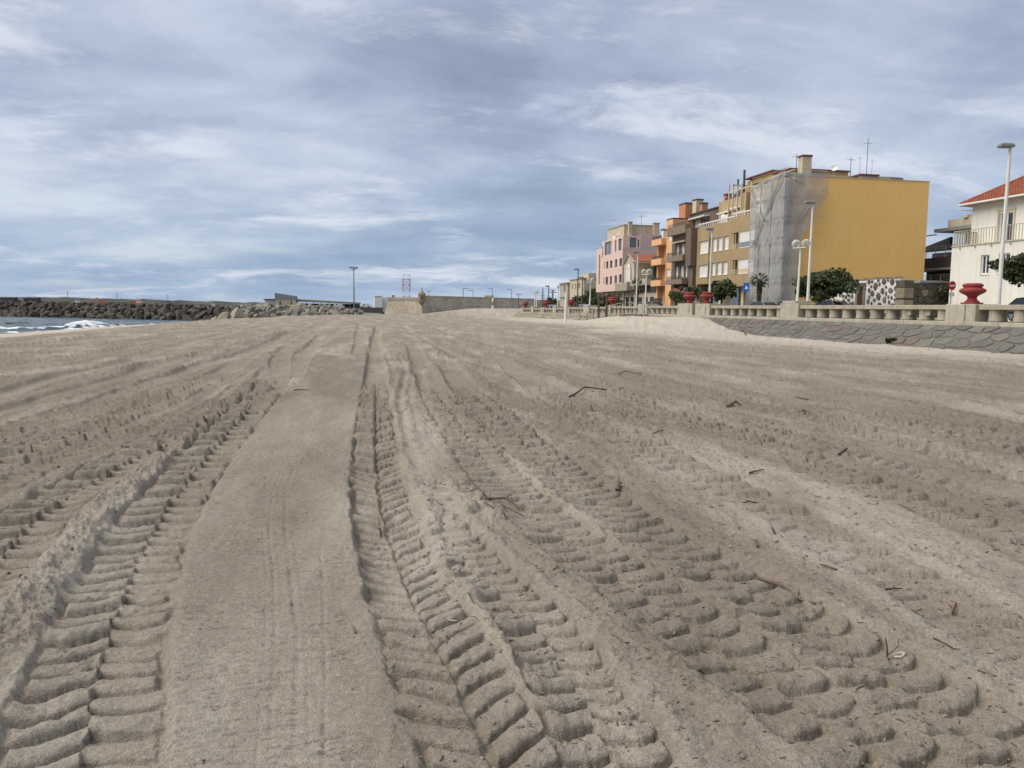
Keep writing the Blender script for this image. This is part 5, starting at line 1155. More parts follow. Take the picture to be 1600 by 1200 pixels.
# ground floor
for i, (y0, y1, m, nm) in enumerate([(77.0, 79.4, 'beige', 'brick_panel'), (80.3, 80.9, 'cream', 'column'), (81.2, 82.6, 'tan2', 'wall_panel'), (83.2, 85.4, 'bluegl', 'shop_window'), (85.9, 86.4, 'cream', 'column'), (86.8, 89.6, 'bluegl', 'shop_window'), (90.4, 92.1, 'darkwall', 'garage_door')]):
    b = MB(); b.box(43.1 if nm != 'column' else 42.2, 43.398, y0, y1, 1.2, 4.2 if nm != 'column' else 4.28); b.build(nm, m, tb)
b = MB(); b.box(43.2, 43.397, 79.5, 80.2, 1.2, 3.6); b.box(43.2, 43.397, 82.65, 83.15, 1.2, 3.7); b.build('door', 'darkwall', tb)

# ------------------------------------------------------------------ brown building
bb = wthing('brown_building', 'narrow dark brown tiled building with two concrete balconies', 'building', (46, 96.5, 1.2))
H = [(95.2, 96.1, 8.7, 10.35), (96.35, 97.6, 8.7, 10.35), (98.2, 99.2, 8.7, 10.35), (95.2, 96.1, 5.9, 7.45), (96.35, 97.6, 5.9, 7.45), (98.2, 99.2, 5.9, 7.45)]
mb = MB(); wall(mb, 'x', 42.0, 92.55, 100.45, 4.9, 12.0, H); mb.box(42.3, 52, 92.55, 100.45, 1.2, 12.0); mb.box(41.95, 42.298, 98.9, 99.3, 1.2, 4.9); mb.box(41.2, 41.998, 92.6, 94.2, 7.2, 11.95); mb.box(41.6, 41.997, 92.7, 93.9, 4.6, 7.18)
mb.build('wall', 'brown', bb)
for h in H: window(bb, 'x', 42.0, h, 'shutter', 'railbeige', sill=False)
for (z0, z1) in ((7.98, 8.75), (5.0, 5.62)):
    b = MB(); b.box(40.85, 41.998, 94.3, 99.6, z0, z0 + .16); b.box(40.85, 41.0, 94.3, 99.6, z0 + .16, z1); b.box(41.0, 41.998, 94.3, 94.42, z0 + .16, z1); b.box(41.0, 41.998, 99.48, 99.6, z0 + .16, z1); p = b.build('balcony', 'brown2', bb)
    rail_x(p, 40.92, 94.3, 99.6, z1, z1 + .42, 'darkmetal', .2)
b = MB(); b.box(41.1, 41.998, 94.25, 100.3, 11.5, 12.55); p = b.build('terrace_parapet', 'brown2', bb); rail_x(p, 41.2, 94.3, 100.2, 12.55, 12.95, 'darkmetal', .22)
b = MB(); b.hexa([(41.35, 95, 10.45), (41.99, 95, 10.6), (41.99, 99.4, 10.6), (41.35, 99.4, 10.45)], [(41.35, 95, 10.58), (41.99, 95, 10.75), (41.99, 99.4, 10.75), (41.35, 99.4, 10.58)]); b.build('awning', 'beige', bb)
mb = MB(); wall(mb, 'x', 45.0, 93.2, 101.6, 12.0, 14.6, [(95.9, 97.6, 12.35, 13.7), (98.2, 100.2, 12.35, 13.7)]); mb.box(45.3, 52, 93.2, 101.6, 12.01, 14.6); mb.build('attic', 'brown', bb)
window(bb, 'x', 45.0, (95.9, 97.6, 12.35, 13.7), 'glass', mull=1); window(bb, 'x', 45.0, (98.2, 100.2, 12.35, 13.7), 'shutter', mull=1)
b = MB(); b.box(44.2, 44.99, 95.5, 100.8, 13.82, 13.98); b.build('awning', 'white', bb)
b = MB(); b.box(44.8, 52.1, 93.0, 101.7, 14.603, 14.75); b.build('roof', 'slate', bb)
chimney(bb, 46, 101.5, 14.6, 16.6, 1.0, 1.25, 'cream'); chimney(bb, 46, 99.6, 14.75, 15.9, .8, .9, 'orchim')
b = MB(); b.box(41.5, 41.998, 93, 98.5, 3.3, 4.5); b.build('red_awning', 'lattred', bb)

# ------------------------------------------------------------------ orange building
ob = wthing('orange_building', 'slim apricot orange building with rounded stack of balconies', 'building', (46, 103.3, 1.2))
H1 = [(100.8, 102.1, 11.1, 11.85), (100.8, 102.2, 8.2, 9.35), (100.85, 102.3, 6.2, 7.25)]
mb = MB(); wall(mb, 'x', 42.0, 100.5, 102.6, 1.2, 13.95, H1); mb.box(42.3, 50, 100.5, 102.6, 1.2, 13.95)
H2 = [(103.4, 104.7, 8.2, 9.95), (103.4, 104.7, 5.2, 6.95), (103.2, 105.2, 2.75, 4.4)]
wall(mb, 'x', 43.0, 102.6, 106.3, 1.2, 11.7, H2); mb.box(43.3, 50, 102.6, 106.3, 1.2, 11.7); mb.box(42.2, 42.998, 105.9, 106.3, 1.2, 10.6)
mb.build('wall', 'orange', ob)
for h in H1: window(ob, 'x', 42.0, h, 'shutter', sill=False)
for h in H2: window(ob, 'x', 43.0, h, 'shutter', 'brown2', mull=1, part=.8)
for (z0, z1, rl) in ((10.65, 11.5, .42), (7.9, 8.75, .42), (4.95, 5.75, .40)):
    b = MB(); b.box(41.3, 42.998, 102.603, 106.3, z0, z0 + .16); b.box(41.3, 41.45, 102.603, 106.3, z0 + .16, z1); b.box(41.45, 42.998, 106.15, 106.3, z0 + .16, z1); b.box(41.45, 41.999, 102.603, 102.75, z0 + .16, z1); p = b.build('balcony', 'orange', ob)
    rail_x(p, 41.38, 102.65, 106.25, z1, z1 + rl, 'darkmetal', .13)
b = MB(); b.box(41.6, 41.75, 102.603, 106.2, 2.0, 2.65); p = b.build('balcony', 'orange', ob); rail_x(p, 41.68, 102.7, 106.1, 2.65, 3.25, 'darkmetal', .1)
b = MB(); b.box(42.0 - .05, 50, 100.45, 102.65, 13.953, 14.08); b.hexa([(44.5, 100.45, 14.082), (50, 100.45, 14.082), (50, 106, 11.75), (44.5, 106, 11.75)], [(44.5, 100.45, 14.2), (50, 100.45, 14.2), (50, 106, 11.9), (44.5, 106, 11.9)]); b.build('roof', 'slate', ob)
chimney(ob, 46, 105.0, 11.7, 16.5, 1.5, 2.2, 'orchim')
b = MB(); b.box(42.6, 43.2, 105.2, 106.0, 11.7, 12.9); p = b.build('chimney', 'white', ob); b = MB(); b.box(42.5, 43.3, 105.1, 106.1, 12.902, 13.05); b.build('cap', 'slate', p)

# ------------------------------------------------------------------ low ornate house
lh = wthing('ornate_house', 'low old house with an ornate arched white gable window and grey balcony', 'house', (46, 113, 1.0))
zb = prom(112)
mb = MB()
gp = [(115.2, 4.7), (119.9, 4.7), (119.9, 8.9), (118.9, 9.3), (117.6, 10.25), (116.4, 9.4), (115.2, 8.9)]
mb.prism([(42.0, y, z) for y, z in gp][::-1], (1, 0, 0), .3); mb.box(42.3, 50, 115.2, 119.9, zb, 8.8); mb.box(42.6, 50, 107, 115.19, zb, 6.0); mb.build('wall', 'beige', lh)
arch = [(42.0 - .04, 117.5 + 1.15 * math.cos(a), 7.7 + 1.25 * math.sin(a)) for a in np.linspace(0, math.pi, 14)]
b = MB(); b.prism([(41.9, 116.35, 6.0), (41.9, 118.65, 6.0)] + [(41.9, p[1], p[2]) for p in arch][::1], (1, 0, 0), .098); f = b.build('window', 'greypanel', lh)
for (y0, y1) in ((116.55, 117.1), (117.22, 117.78), (117.9, 118.45)):
    b = MB(); b.box(41.86, 41.898, y0, y1, 6.0, 8.0); b.build('shutter', 'shutter', f)
b = MB(); b.prism([(41.87, 117.5 + .8 * math.cos(a), 8.08 + .75 * math.sin(a)) for a in np.linspace(0, math.pi, 12)], (1, 0, 0), .028); b.build('shutter', 'shutter', f)
b = MB(); b.tube([(41.9, 119.9, 8.9), (41.9, 118.9, 9.35), (41.9, 117.6, 10.3), (41.9, 116.4, 9.45), (41.9, 115.2, 8.9)], .12, 6); b.build('gable_moulding', 'concrete2', lh)
b = MB(); b.box(41.0, 41.998, 115.6, 121.2, 4.55, 4.7); b.box(41.0, 41.14, 115.6, 121.2, 4.7, 5.75); b.box(41.14, 41.998, 115.6, 115.74, 4.7, 5.75); b.build('balcony', 'concrete', lh)
b = MB(); b.hexa([(42.2, 113.6, 8.9), (50, 113.6, 8.9), (50, 117.4, 10.2), (42.2, 117.4, 10.2)], [(42.2, 113.6, 9.0), (50, 113.6, 9.0), (50, 117.4, 10.3), (42.2, 117.4, 10.3)]); b.build('roof', 'tile', lh)
b = MB(); b.box(41.4, 42.598, 108.8, 115.1, 5.25, 6.15); b.build('terrace_parapet', 'beige', lh)
b = MB(); b.box(45.2, 45.5, 107, 115.15, 6.0, 8.3); b.build('garden_screen', 'green', lh)
b = MB(); b.box(42.4, 42.598, 108, 110.4, 6.2, 6.4); b.box(42.3, 42.598, 106.8, 112, 4.3, 5.2); b.build('shade_beam', 'darkwall', lh)
for (y0, y1) in ((108.2, 109.6), (110.6, 112.0), (113.0, 114.6)):
    b = MB(); b.box(42.54, 42.598, y0, y1, zb + .1, 3.5); b.build('door', 'darkwall', lh)
for (y0, y1) in ((116, 117.2), (118, 119.3)):
    b = MB(); b.box(41.94, 41.998, y0, y1, zb + .2, 3.6); 
b = MB(); b.box(42.24, 42.298, 115.8, 117.2, zb + .2, 3.6); b.box(42.24, 42.298, 118, 119.4, zb + .2, 3.6); b.build('door', 'glass', lh)

# ------------------------------------------------------------------ pink building
pb = wthing('pink_building', 'salmon pink building with mauve blank gable and big studio windows on top', 'building', (47, 127.5, 1.0))
H = [(128.0, 129.2, 8.7, 9.8), (125.9, 127.1, 8.7, 9.8), (123.4, 124.5, 8.72, 9.86), (121.0, 122.2, 8.75, 9.9), (128.0, 129.3, 5.95, 7.15), (125.9, 127.0, 5.95, 7.18), (123.3, 124.5, 6.05, 7.2), (120.95, 122.25, 6.1, 7.3), (126.5, 130.2, 10.9, 13.1), (124.0, 124.7, 11.1, 13.1), (121.3, 122.9, 11.2, 13.1), (131.0, 131.5, 10.6, 12.6), (130.0, 130.4, 6.0, 7.2), (130.0, 130.4, 8.7, 9.8), (132.6, 133.3, 6.0, 11.2)]
mb = MB(); wall(mb, 'x', 42.0, 120.95, 131.6, 4.65, 13.35, H[:12] + H[12:14]); wall(mb, 'x', 42.0, 131.6, 134.7, 4.65, 12.2, [H[14]]); mb.box(42.3, 43.2, 120.95, 131.6, 4.66, 13.34); mb.box(42.3, 50, 131.6, 134.7, 1.0, 12.2)
mb.build('wall', 'pink', pb)
mb = MB(); wall(mb, 'y', 120.64, 42.0, 45.0, 4.65, 11.6); wall(mb, 'y', 120.64, 45.0, 52.0, 1.0, 13.75); mb.box(43.21, 52, 120.95, 131.59, 1.0, 13.3); mb.build('gable_wall', 'mauve', pb)
Hg = [(43.15, 44.25, 11.62, 13.2), (44.5, 44.72, 11.7, 12.9)]
mb = MB(); wall(mb, 'y', 120.64, 42.003, 44.997, 11.603, 13.5, Hg); mb.build('upper_gable_wall', 'pink', pb)
for i, h in enumerate(H):
    window(pb, 'x', 42.0, h, 'glass' if i < 8 or i in (11, 12, 13) else ('bluegl'), 'darkmetal' if i < 8 else 'slate', sill=(i < 8), mull=1 if i == 8 else 0, dep=.22)
for h in Hg: window(pb, 'y', 120.64, h, 'bluegl', 'slate', sill=False, mull=0)
for (y, m) in ((122.6, 0), (125.2, 0), (127.6, 0)):
    b = MB(); b.box(41.8, 41.998, y - .12, y + .12, 7.42, 7.6); 
b = MB(); b.box(42.8, 48.6, 122.6, 131.2, 13.302, 15.35); p = b.build('penthouse', 'beige', pb)
b = MB(); b.box(42.7, 48.7, 122.5, 131.3, 15.353, 15.47); b.build('coping', 'concrete', p)
chimney(pb, 43.7, 122.3, 13.3, 15.7, .6, .6, 'beige', 'concrete'); chimney(pb, 48.2, 122.3, 13.3, 15.65, .9, .8, 'beige', 'concrete')
b = MB(); b.box(42.1, 42.8, 124.9, 126.2, 13.36, 13.9); b.build('roof_vent', 'white', pb)
antenna('small television antenna on the roof of the pink building', 45.8, 122.7, 15.4, 1.7, 4)
for y in (121.2, 124, 127, 130, 133.8):
    b = MB(); b.box(42.4, 42.8, y - .2, y + .2, .9, 4.648); b.build('column', 'beige', pb)
b = MB(); b.box(43.6, 43.7, 121, 131.5, .9, 4.64); b.build('shop_window', 'glass', pb)

# houses beyond
t = wthing('beige_house', 'far small beige house just left of the salmon pink building', 'house', (47, 152, .9))
H = [(148.5, 149.6, 5.6, 6.7), (151.2, 152.2, 5.6, 6.7), (153.6, 154.4, 5.6, 6.7)]
mb = MB(); wall(mb, 'x', 43, 146, 156, .8, 7.5, H); mb.box(43.3, 52, 146, 156, .8, 7.4); mb.box(44, 50, 146, 151, 7.41, 8.6); mb.build('wall', 'beige', t)
for h in H: window(t, 'x', 43, h, 'glass', 'white')
b = MB(); b.box(42.8, 52.2, 145.8, 156.2, 7.502, 7.65); b.build('roof', 'concrete', t)
t = wthing('tower_house', 'far narrow beige block with one dark window under the two dark street lamps', 'house', (46, 164, .9))
H = [(161.5, 162.8, 5.2, 6.6)]
mb = MB(); wall(mb, 'x', 43.5, 159.5, 166, .8, 7.0, H); mb.box(43.8, 50, 159.5, 166, .8, 6.95); mb.box(43.2, 43.498, 160, 165.5, 4.1, 4.3); mb.build('wall', 'concrete2', t); window(t, 'x', 43.5, H[0], 'glass', 'white'); b = MB(); b.box(43.2, 50.2, 159.2, 166.2, 7.002, 7.2); b.build('roof', 'concrete', t)

# ------------------------------------------------------------------ cream house on the right
ch = wthing('cream_house', 'cream two storey house with terracotta hip roof and railed terrace at the right edge', 'house', (49, 44, 1.2))
H = [(49.05, 49.8, 4.45, 5.85), (47.2, 48.2, 4.45, 5.85), (43.6, 44.6, 4.45, 5.85), (40.2, 41.2, 4.45, 5.85)]
mb = MB(); wall(mb, 'x', 45.0, 30, 52.75, 1.2, 6.65, H); mb.box(45.3, 58, 30, 52.75, 1.2, 6.64); H2 = [(49.25, 50.55, 6.9, 9.05), (44.6, 45.9, 6.9, 9.05), (40.2, 41.5, 6.9, 9.05)]
wall(mb, 'x', 47.0, 30, 53.2, 6.66, 10.0, H2); mb.box(47.3, 58, 30, 53.2, 6.66, 9.98); mb.build('wall', 'creamhouse', ch)
for h in H: window(ch, 'x', 45.0, h, 'glass', 'white', mull=1, fr=.09)
for h in H2: window(ch, 'x', 47.0, h, 'glass', 'white', mull=1, fr=.10, sill=False)
for h in H2:
    b = MB(); b.box(46.93, 46.998, h[0] - .16, h[0] - .01, 6.9, 9.2); b.box(46.93, 46.998, h[1] + .01, h[1] + .16, 6.9, 9.2); b.box(46.9, 46.999, h[0] - .2, h[1] + .2, 9.2, 9.34); b.build('door_surround', 'cream', ch)
rail_x(ch, 45.1, 30, 52.7, 6.66, 7.85, 'railbeige', .26, r=.022)
b = MB()
for i in range(9): x = 45.1 + 1.9 * i / 8; b.box(x - .03, x + .03, 52.62, 52.70, 6.66, 7.8)
b.box(45.1, 47.0, 52.61, 52.71, 7.8, 7.86); b.build('side_railing', 'railbeige', ch)
b = MB(); b.box(44.93, 45.4, 29.9, 52.8, 6.652, 6.66 + .05); b.build('terrace_edge', 'beige', ch)
for y in (51.9, 50.4, 48.9, 47.2, 45.5, 43.8): 
    b = MB(); b.box(44.88, 44.998, y - .03, y + .03, 6.45, 6.58); b.build('drain_spout', 'railbeige', ch)
# hip roof with rows of tiles
EX, EY, EZ = 46.3, 53.75, 10.05; rp_ = (53.0, 49.6, 13.55)
b = MB(); b.hexa([(EX, 28, EZ - .12), (58.7, 28, EZ - .12), (58.7, EY, EZ - .12), (EX, EY, EZ - .12)], [(EX, 28, EZ - .02), (58.7, 28, EZ - .02), (58.7, EY, EZ - .02), (EX, EY, EZ - .02)]); b.build('soffit', 'soffit', ch)
b = MB(); b.tube([(EX - .05, 28, EZ - .06), (EX - .05, EY + .05, EZ - .06), (EX + 1.4, EY + .05, EZ - .10)], .075, 7); b.tube([(EX - .02, EY, EZ - .06), (EX - .05, EY - .02, EZ - .42), (46.95, 53.15, EZ - .5)], .05, 6); b.build('gutter', 'white', ch)
roof = MB()
A_ = Vector((EX, 28, EZ)); B_ = Vector((EX, EY, EZ)); C_ = Vector(rp_); D_ = Vector((53.0, 28, 13.55))
roof.quad(tuple(A_), tuple(B_), tuple(C_), tuple(D_)); roof.tri(tuple(B_), (58.7, EY, EZ), tuple(C_)); roof.quad((58.7, EY, EZ), (58.7, 28, EZ), tuple(D_), tuple(C_)); rf = roof.build('roof', 'tile', ch)
tl = MB(); un = (C_ - B_); rows_n = 26; nrm = Vector((-(13.55 - EZ), 0, 53.0 - EX)).normalized()
for i in range(rows_n):
    f0, f1 = i / rows_n, (i + 1.12) / rows_n
    ymax0, ymax1 = EY + (C_.y - EY) * f0, EY + (C_.y - EY) * min(1, f1)
    y = 30.0
    while y < ymax0 - .05:
        w = .27; y1 = min(y + w, ymax0)
        p0 = Vector((EX + (53 - EX) * f0, y, EZ + (13.55 - EZ) * f0)); p1 = Vector((EX + (53 - EX) * min(1, f1), y, EZ + (13.55 - EZ) * min(1, f1))); ym = min((y + y1) / 2, ymax1)
        k = len(tl.v); lift = nrm * (.055 + .02 * rnd.random())
        tl.v += [tuple(p0 + nrm * .03), tuple(Vector((p0.x, (y + y1) / 2, p0.z)) + lift + nrm * .045), tuple(Vector((p0.x, y1, p0.z)) + nrm * .03), tuple(Vector((p1.x, min(y, ymax1), p1.z)) + nrm * .006), tuple(Vector((p1.x, ym, p1.z)) + nrm * .05), tuple(Vector((p1.x, min(y1, ymax1), p1.z)) + nrm * .006)]
        tl.f += [(k, k + 1, k + 4, k + 3), (k + 1, k + 2, k + 5, k + 4), (k, k + 2, k + 1)]; y += w
o = tl.build('roof_tiles', 'tile', rf); o['kind'] = 'stuff'
b = MB(); b.tube([tuple(B_ + Vector((0, 0, .05))), tuple(C_ + Vector((0, 0, .1)))], .10, 6); b.build('hip_ridge', 'tile', rf)

# dark modern house behind
dm = wthing('dark_modern_house', 'dark flat roofed house with metal railings between the yellow gable and the cream house', 'house', (66, 70, 1.2))
mb = MB(); mb.box(62.6, 74, 66, 77, 1.2, 6.1); mb.box(63.2, 74, 66, 72.2, 8.2, 10.0); mb.box(63.2, 74, 66, 77, 6.3, 8.19); mb.build('wall', 'darkwall', dm)
b = MB(); b.box(60.0, 74, 65.6, 77.4, 6.102, 6.3); b.box(59.6, 62.598, 65.8, 77, 1.2, 4.6); b.build('terrace_slab', 'greypanel', dm)
rail_x(dm, 60.15, 65.8, 77, 7.3, 8.6, 'galv', bars='h'); rail_x(dm, 60.15, 65.8, 77, 6.3, 7.29, 'darkwall', .2); b = MB(); b.box(60.05, 60.3, 65.8, 77, 6.32, 7.4); b.build('parapet', 'darkwall', dm)
rail_x(dm, 59.75, 65.8, 77, 4.61, 5.6, 'galv', bars='h')
b = MB(); b.box(59.7, 74, 65.5, 72.7, 10.003, 10.35); b.build('roof_slab', 'greypanel', dm)
b = MB(); b.box(59.9, 60.1, 72.7, 79, 9.75, 9.85); b.build('roof_beam', 'greypanel', dm)
b = MB(); b.box(60.4, 73, 65.6, 71.6, 10.352, 11.2); b.box(60.2, 60.9, 68.8, 69.4, 11.2, 11.5); b.build('roof_parapet', 'beige', dm)
b = MB(); b.prism([(61.5, 72.4, 8.2), (61.5, 79, 8.2), (61.5, 72.4, 9.6)], (1, 0, 0), .3); b.build('sloping_wall', 'slate', dm)

# ------------------------------------------------------------------ ruin wall of white mortar and dark stones
rw = wthing('ruin_wall', 'old wall of dark stones in whitewashed mortar with a blocked doorway', 'wall', (42.3, 59, 1.2))
prof = [(54.6, 4.3), (57.5, 4.36), (58.75, 4.3), (60.0, 4.32), (61.0, 4.1), (61.8, 3.5), (63.0, 3.35), (63.9, 3.1), (64.5, 2.3)]
mb = MB()
for i in range(len(prof) - 1):
    (y0, z0), (y1, z1) = prof[i], prof[i + 1]
    if 58.7 < (y0 + y1) / 2 < 60.0: mb.hexa([(42.0, y0, 4.06), (42.5, y0, 4.06), (42.5, y1, 4.06), (42.0, y1, 4.06)], [(42.0, y0, z0), (42.5, y0, z0), (42.5, y1, z1), (42.0, y1, z1)])
    else: mb.hexa([(42.0, y0, 1.1), (42.5, y0, 1.1), (42.5, y1, 1.1), (42.0, y1, 1.1)], [(42.0, y0, z0), (42.5, y0, z0), (42.5, y1, z1), (42.0, y1, z1)])
mb.build('mortar_wall', 'whitewash', rw)
b = MB(); b.box(41.93, 42.35, 58.72, 58.97, 1.2, 3.75); b.build('door_jamb', 'dressed', rw); b = MB(); b.box(41.93, 42.35, 59.72, 59.98, 1.2, 3.75); b.build('door_jamb', 'dressed', rw)
b = MB(); b.box(41.92, 42.4, 58.66, 60.04, 3.75, 4.06); b.build('lintel', 'mossstone', rw); b = MB(); b.box(42.2, 42.32, 58.975, 59.715, 1.2, 3.748); b.build('door', 'rustwood', rw)
rs = random.Random(12); placed = []
def zt_at(y): return float(np.interp(y, [p[0] for p in prof], [p[1] for p in prof]))
tries = 0
while len(placed) < 175 and tries < 9000:
    tries += 1; y = rs.uniform(54.85, 64.3); z = rs.uniform(1.3, 4.3); big_ = y < 58.6
    if len(placed) < 40: s = rs.uniform(.24, .36) if big_ else rs.uniform(.17, .25)
    elif len(placed) < 100: s = rs.uniform(.13, .22)
    else: s = rs.uniform(.07, .13)
    if z > zt_at(y) - s * .9 or 58.55 - s < y < 60.1 + s: continue
    if any(math.hypot((y - a) , (z - b_)) < (s + c) * .98 + .035 for a, b_, c in placed): continue
    placed.append((y, z, s))
for (y, z, s) in placed:
    n = rs.randint(6, 8); ph = rs.uniform(0, 6); ex = rs.uniform(.85, 1.25); q = []
    for i in range(n): a = ph + i / n * 6.283; k = s * rs.uniform(.82, 1.08); q.append((y + math.cos(a) * k * ex, z + math.sin(a) * k / ex * 1.05))
    mb = MB(); k = n; mb.v = [(41.99, a, b_) for a, b_ in q] + [(41.94, y + (a - y) * .86, z + (b_ - z) * .86) for a, b_ in q] + [(41.925, y, z)]
    for i in range(n): j = (i + 1) % n; mb.f += [(i, n + i, n + j, j), (n + i, 2 * n, n + j)]
    mb.build('stone', rs.choice(['darkstone', 'darkstone', 'darkstone', 'rev2']), rw)
b = MB()
y = 54.7
while y < 60.9:
    w = rs.uniform(.25, .5); z = zt_at(y + w / 2); b.box(41.96, 42.54, y, y + w - .03, z - .02, z + rs.uniform(.06, .13)); y += w
b.build('cap_stones', 'dressed', rw)
cz = 1.25
for i, (h, m) in enumerate([(.55, 'mossstone'), (.80, 'dressed'), (.12, 'mossstone'), (.80, 'dressed'), (.62, 'mossstone')]):
    b = MB(); e = .03 * (i % 2); b.box(41.90 - e, 42.75, 53.85 - e, 54.85 + (.25 if i in (0, 2) else 0), cz, cz + h - .015); b.build('corner_block', m, rw, bevel=.04); cz += h
# return wall, mossy, dark
r2 = wthing('mossy_wall', 'dark mossy rubble wall running back from the white and black stone wall', 'wall', (45, 54, 1.2))
b = MB(); b.box(42.8, 49, 54.15, 54.7, 1.2, 3.9); b.build('core', 'mossstone', r2)
pts = []; 
for i in range(9):
    for k in range(5): pts.append((43.0 + i * .62 + rs.uniform(-.15, .15) + .3 * (k % 2), 1.5 + k * .55 + rs.uniform(-.12, .12)))
for poly in cells(pts, 42.8, 48.6, 1.25, 3.95, 1.3):
    q = inset(poly, .03) if len(poly) > 2 else None
    if not q: continue
    b = MB(); b.prism([(x, 54.16, z) for x, z in q], (0, -1, 0), .06 + rs.uniform(0, .08)); b.build('stone', rs.choice(['mossstone', 'mossstone', 'darkstone', 'dressed'] if rs.random() < .4 else ['mossstone', 'darkstone']), r2)
b = MB(); b.box(43.4, 45.6, 54.0, 54.9, 3.96, 4.14); b.build('cap_slab', 'greypanel', r2)
b = MB(); b.box(45.6, 49, 54.05, 54.85, 3.96, 4.12); b.build('cap_slab', 'orchim', r2)
tree('shrub', 'dark ivy mat hanging over the mossy wall beside the no-entry sign', (46.0, 53.8, 1.2), (0, 0, 1.9), (1.5, .3, .9), 900, .16, 31, 'shrub', 'leaf2', .03, 16, limbs=3)
# ------------------------------------------------------------------ stairs, ramp and rails at the beach
st = wthing('beach_stairs', 'old stone landing and stairs buried in sand below the globe lamp pier', 'stairs', (28.6, 76, .6))
b = MB(); b.box(28.0, 29.7, 76.6, 81.0, -.2, 1.15); b.build('landing_wall', 'fieldstone', st)
for i in range(6):
    b = MB(); b.box(28.0, 29.7, 76.598 - .34 * (i + 1), 76.598 - .34 * i - .002, -.2, 1.0 - .17 * i); b.build('step', 'concrete2', st, bevel=.012)
b = MB(); b.box(28.4, 29.55, 81.0, 92.0, -.3, .62); b.build('ramp_wall', 'fieldstone', st)
t = wthing('stair_handrail', 'pale galvanised double handrail going down the beach stairs', 'handrail', (28, 73, .6))
for x in (27.95, 29.2):
    b = MB(); b.tube([(x, 78.4, 2.35), (x, 77.2, 2.42), (x, 75.8, 2.0), (x, 72.4, .55), (x, 72.3, .2)], .028, 8); b.tube([(x, 77.2, 1.95), (x, 75.8, 1.5), (x, 72.5, .2)], .02, 8); b.build('rail', 'galv', t, smooth=True)
    for (y, z) in ((77.2, 2.42), (75.2, 1.75), (73.4, .98)):
        b = MB(); b.tube([(x, y, -.2), (x, y, z)], .035, 8); b.build('post', 'galv', t, smooth=True)
t = wthing('ramp_handrail', 'dark post handrail along the sandy ramp below the balustrade', 'handrail', (27.6, 86, .5))
ys = [79.4, 81.0, 82.8, 84.8, 87, 89.4, 92, 95]; zt = [2.28, 2.2, 2.05, 1.88, 1.72, 1.52, 1.32, 1.12]
for y, z in zip(ys, zt):
    b = MB(); b.tube([(27.6, y, -.2), (27.6, y, z)], .035, 6); b.build('post', 'darkmetal', t)
b = MB(); b.tube([(27.6, y, z) for y, z in zip(ys, zt)], .035, 6); b.build('rail', 'galv', t)
b = MB(); b.tube([(27.6, y, z - .5) for y, z in zip(ys, zt)], .022, 6); b.build('rail', 'darkmetal', t)
t = wthing('timber_gateway', 'tall weathered brown timber gateway of two posts standing in the sand', 'gateway', (25.9, 80.5, .3))
for x, y in ((25.6, 81.0), (26.25, 80.2)):
    b = MB(); b.box(x - .09, x + .09, y - .09, y + .09, -.2, 3.05); b.build('post', 'rustwood', t)
b = MB(); b.tube([(25.55, 81.05, 3.1), (26.3, 80.15, 3.1)], .07, 6); b.build('crossbar', 'rustwood', t); b = MB(); b.tube([(25.6, 81.0, 1.55), (26.25, 80.2, 1.55)], .05, 6); b.build('crossbar', 'rustwood', t)
b = MB(); b.tube([(25.9, 78.4, .72), (27.0, 74.8, 1.12), (27.5, 72.9, 1.02)], .06, 6); o = b.build('timber_rail', 'rustwood', org=(26.5, 76, .6)); tag(o, 'low brown timber rail sloping over the sand pile by the stairs', 'rail')
t = thing('beach_pole', 'tall plain white pole standing alone in the sand', 'pole', (24.1, 89.3, gl(24.1, 89.3) - .1)); b = MB(); b.tube([(0, 0, 0), (.0, 0, 3.55)], .15, 10); b.build('pole', 'white', t, smooth=True); b = MB(); b.tube([(-.19, 0, 3.45), (.17, 0, 3.5)], .07, 8); b.build('top_bracket', 'white', t); t.rotation_euler = (0, R(1.6), 0)
t = thing('bench_frame', 'white metal framed board standing by the left urn of the close pair', 'board', (33, 73, 1.2), R(-20)); b = MB()
for x in (-.55, .55): b.box(x - .03, x + .03, -.03, .03, 0, 1.25)
b.box(-.52, .52, -.03, .03, 1.19, 1.25); b.box(-.52, .52, -.03, .03, .1, .16); b.build('frame', 'white', t); b = MB(); b.box(-.519, .519, -.01, .01, .161, 1.189); b.build('panel', 'greypanel', t)

# ------------------------------------------------------------------ fort
ft = wthing('fort', 'old sandy stone fort with sloping bastion and a long grey rubble curtain wall', 'fort', (20, 190, 0))
def bat(mb, pts, zb, zt, out):
    """battered wall along pts; base pushed outward by out (list of vectors)"""
    for i in range(len(pts) - 1):
        a, b = Vector(pts[i]), Vector(pts[i + 1]); mb.quad(tuple(a + Vector(out[i]) + Vector((0, 0, zb))), tuple(b + Vector(out[i + 1]) + Vector((0, 0, zb))), tuple(b + Vector((0, 0, zt))), tuple(a + Vector((0, 0, zt))))
P0, P1, P2, P3 = (9.0, 210, 0), (7.0, 189.3, 0), (14.65, 184.4, 0), (50.2, 221, 0)
O0, O1, O2, O3 = (-1.3, 0, 0), (-1.3, -1.0, 0), (.1, -1.2, 0), (.7, -.8, 0)
mb = MB(); bat(mb, [P0, P1, P2], -1.5, 3.35, [O0, O1, O2]); mb.build('bastion_wall', 'fort_tan', ft)
mb = MB(); bat(mb, [P2, P3, (70, 242, 0)], -1.5, 4.15, [O2, O3, O3]); mb.build('curtain_wall', 'fort_grey', ft)
mb = MB(); mb.v += [P0[:2] + (3.2,), P1[:2] + (3.2,), P2[:2] + (3.2,), P3[:2] + (3.2,), (40, 250, 3.2)]; mb.f.append((0, 1, 2, 3, 4)); mb.build('terreplein', 'fort_tan', ft)
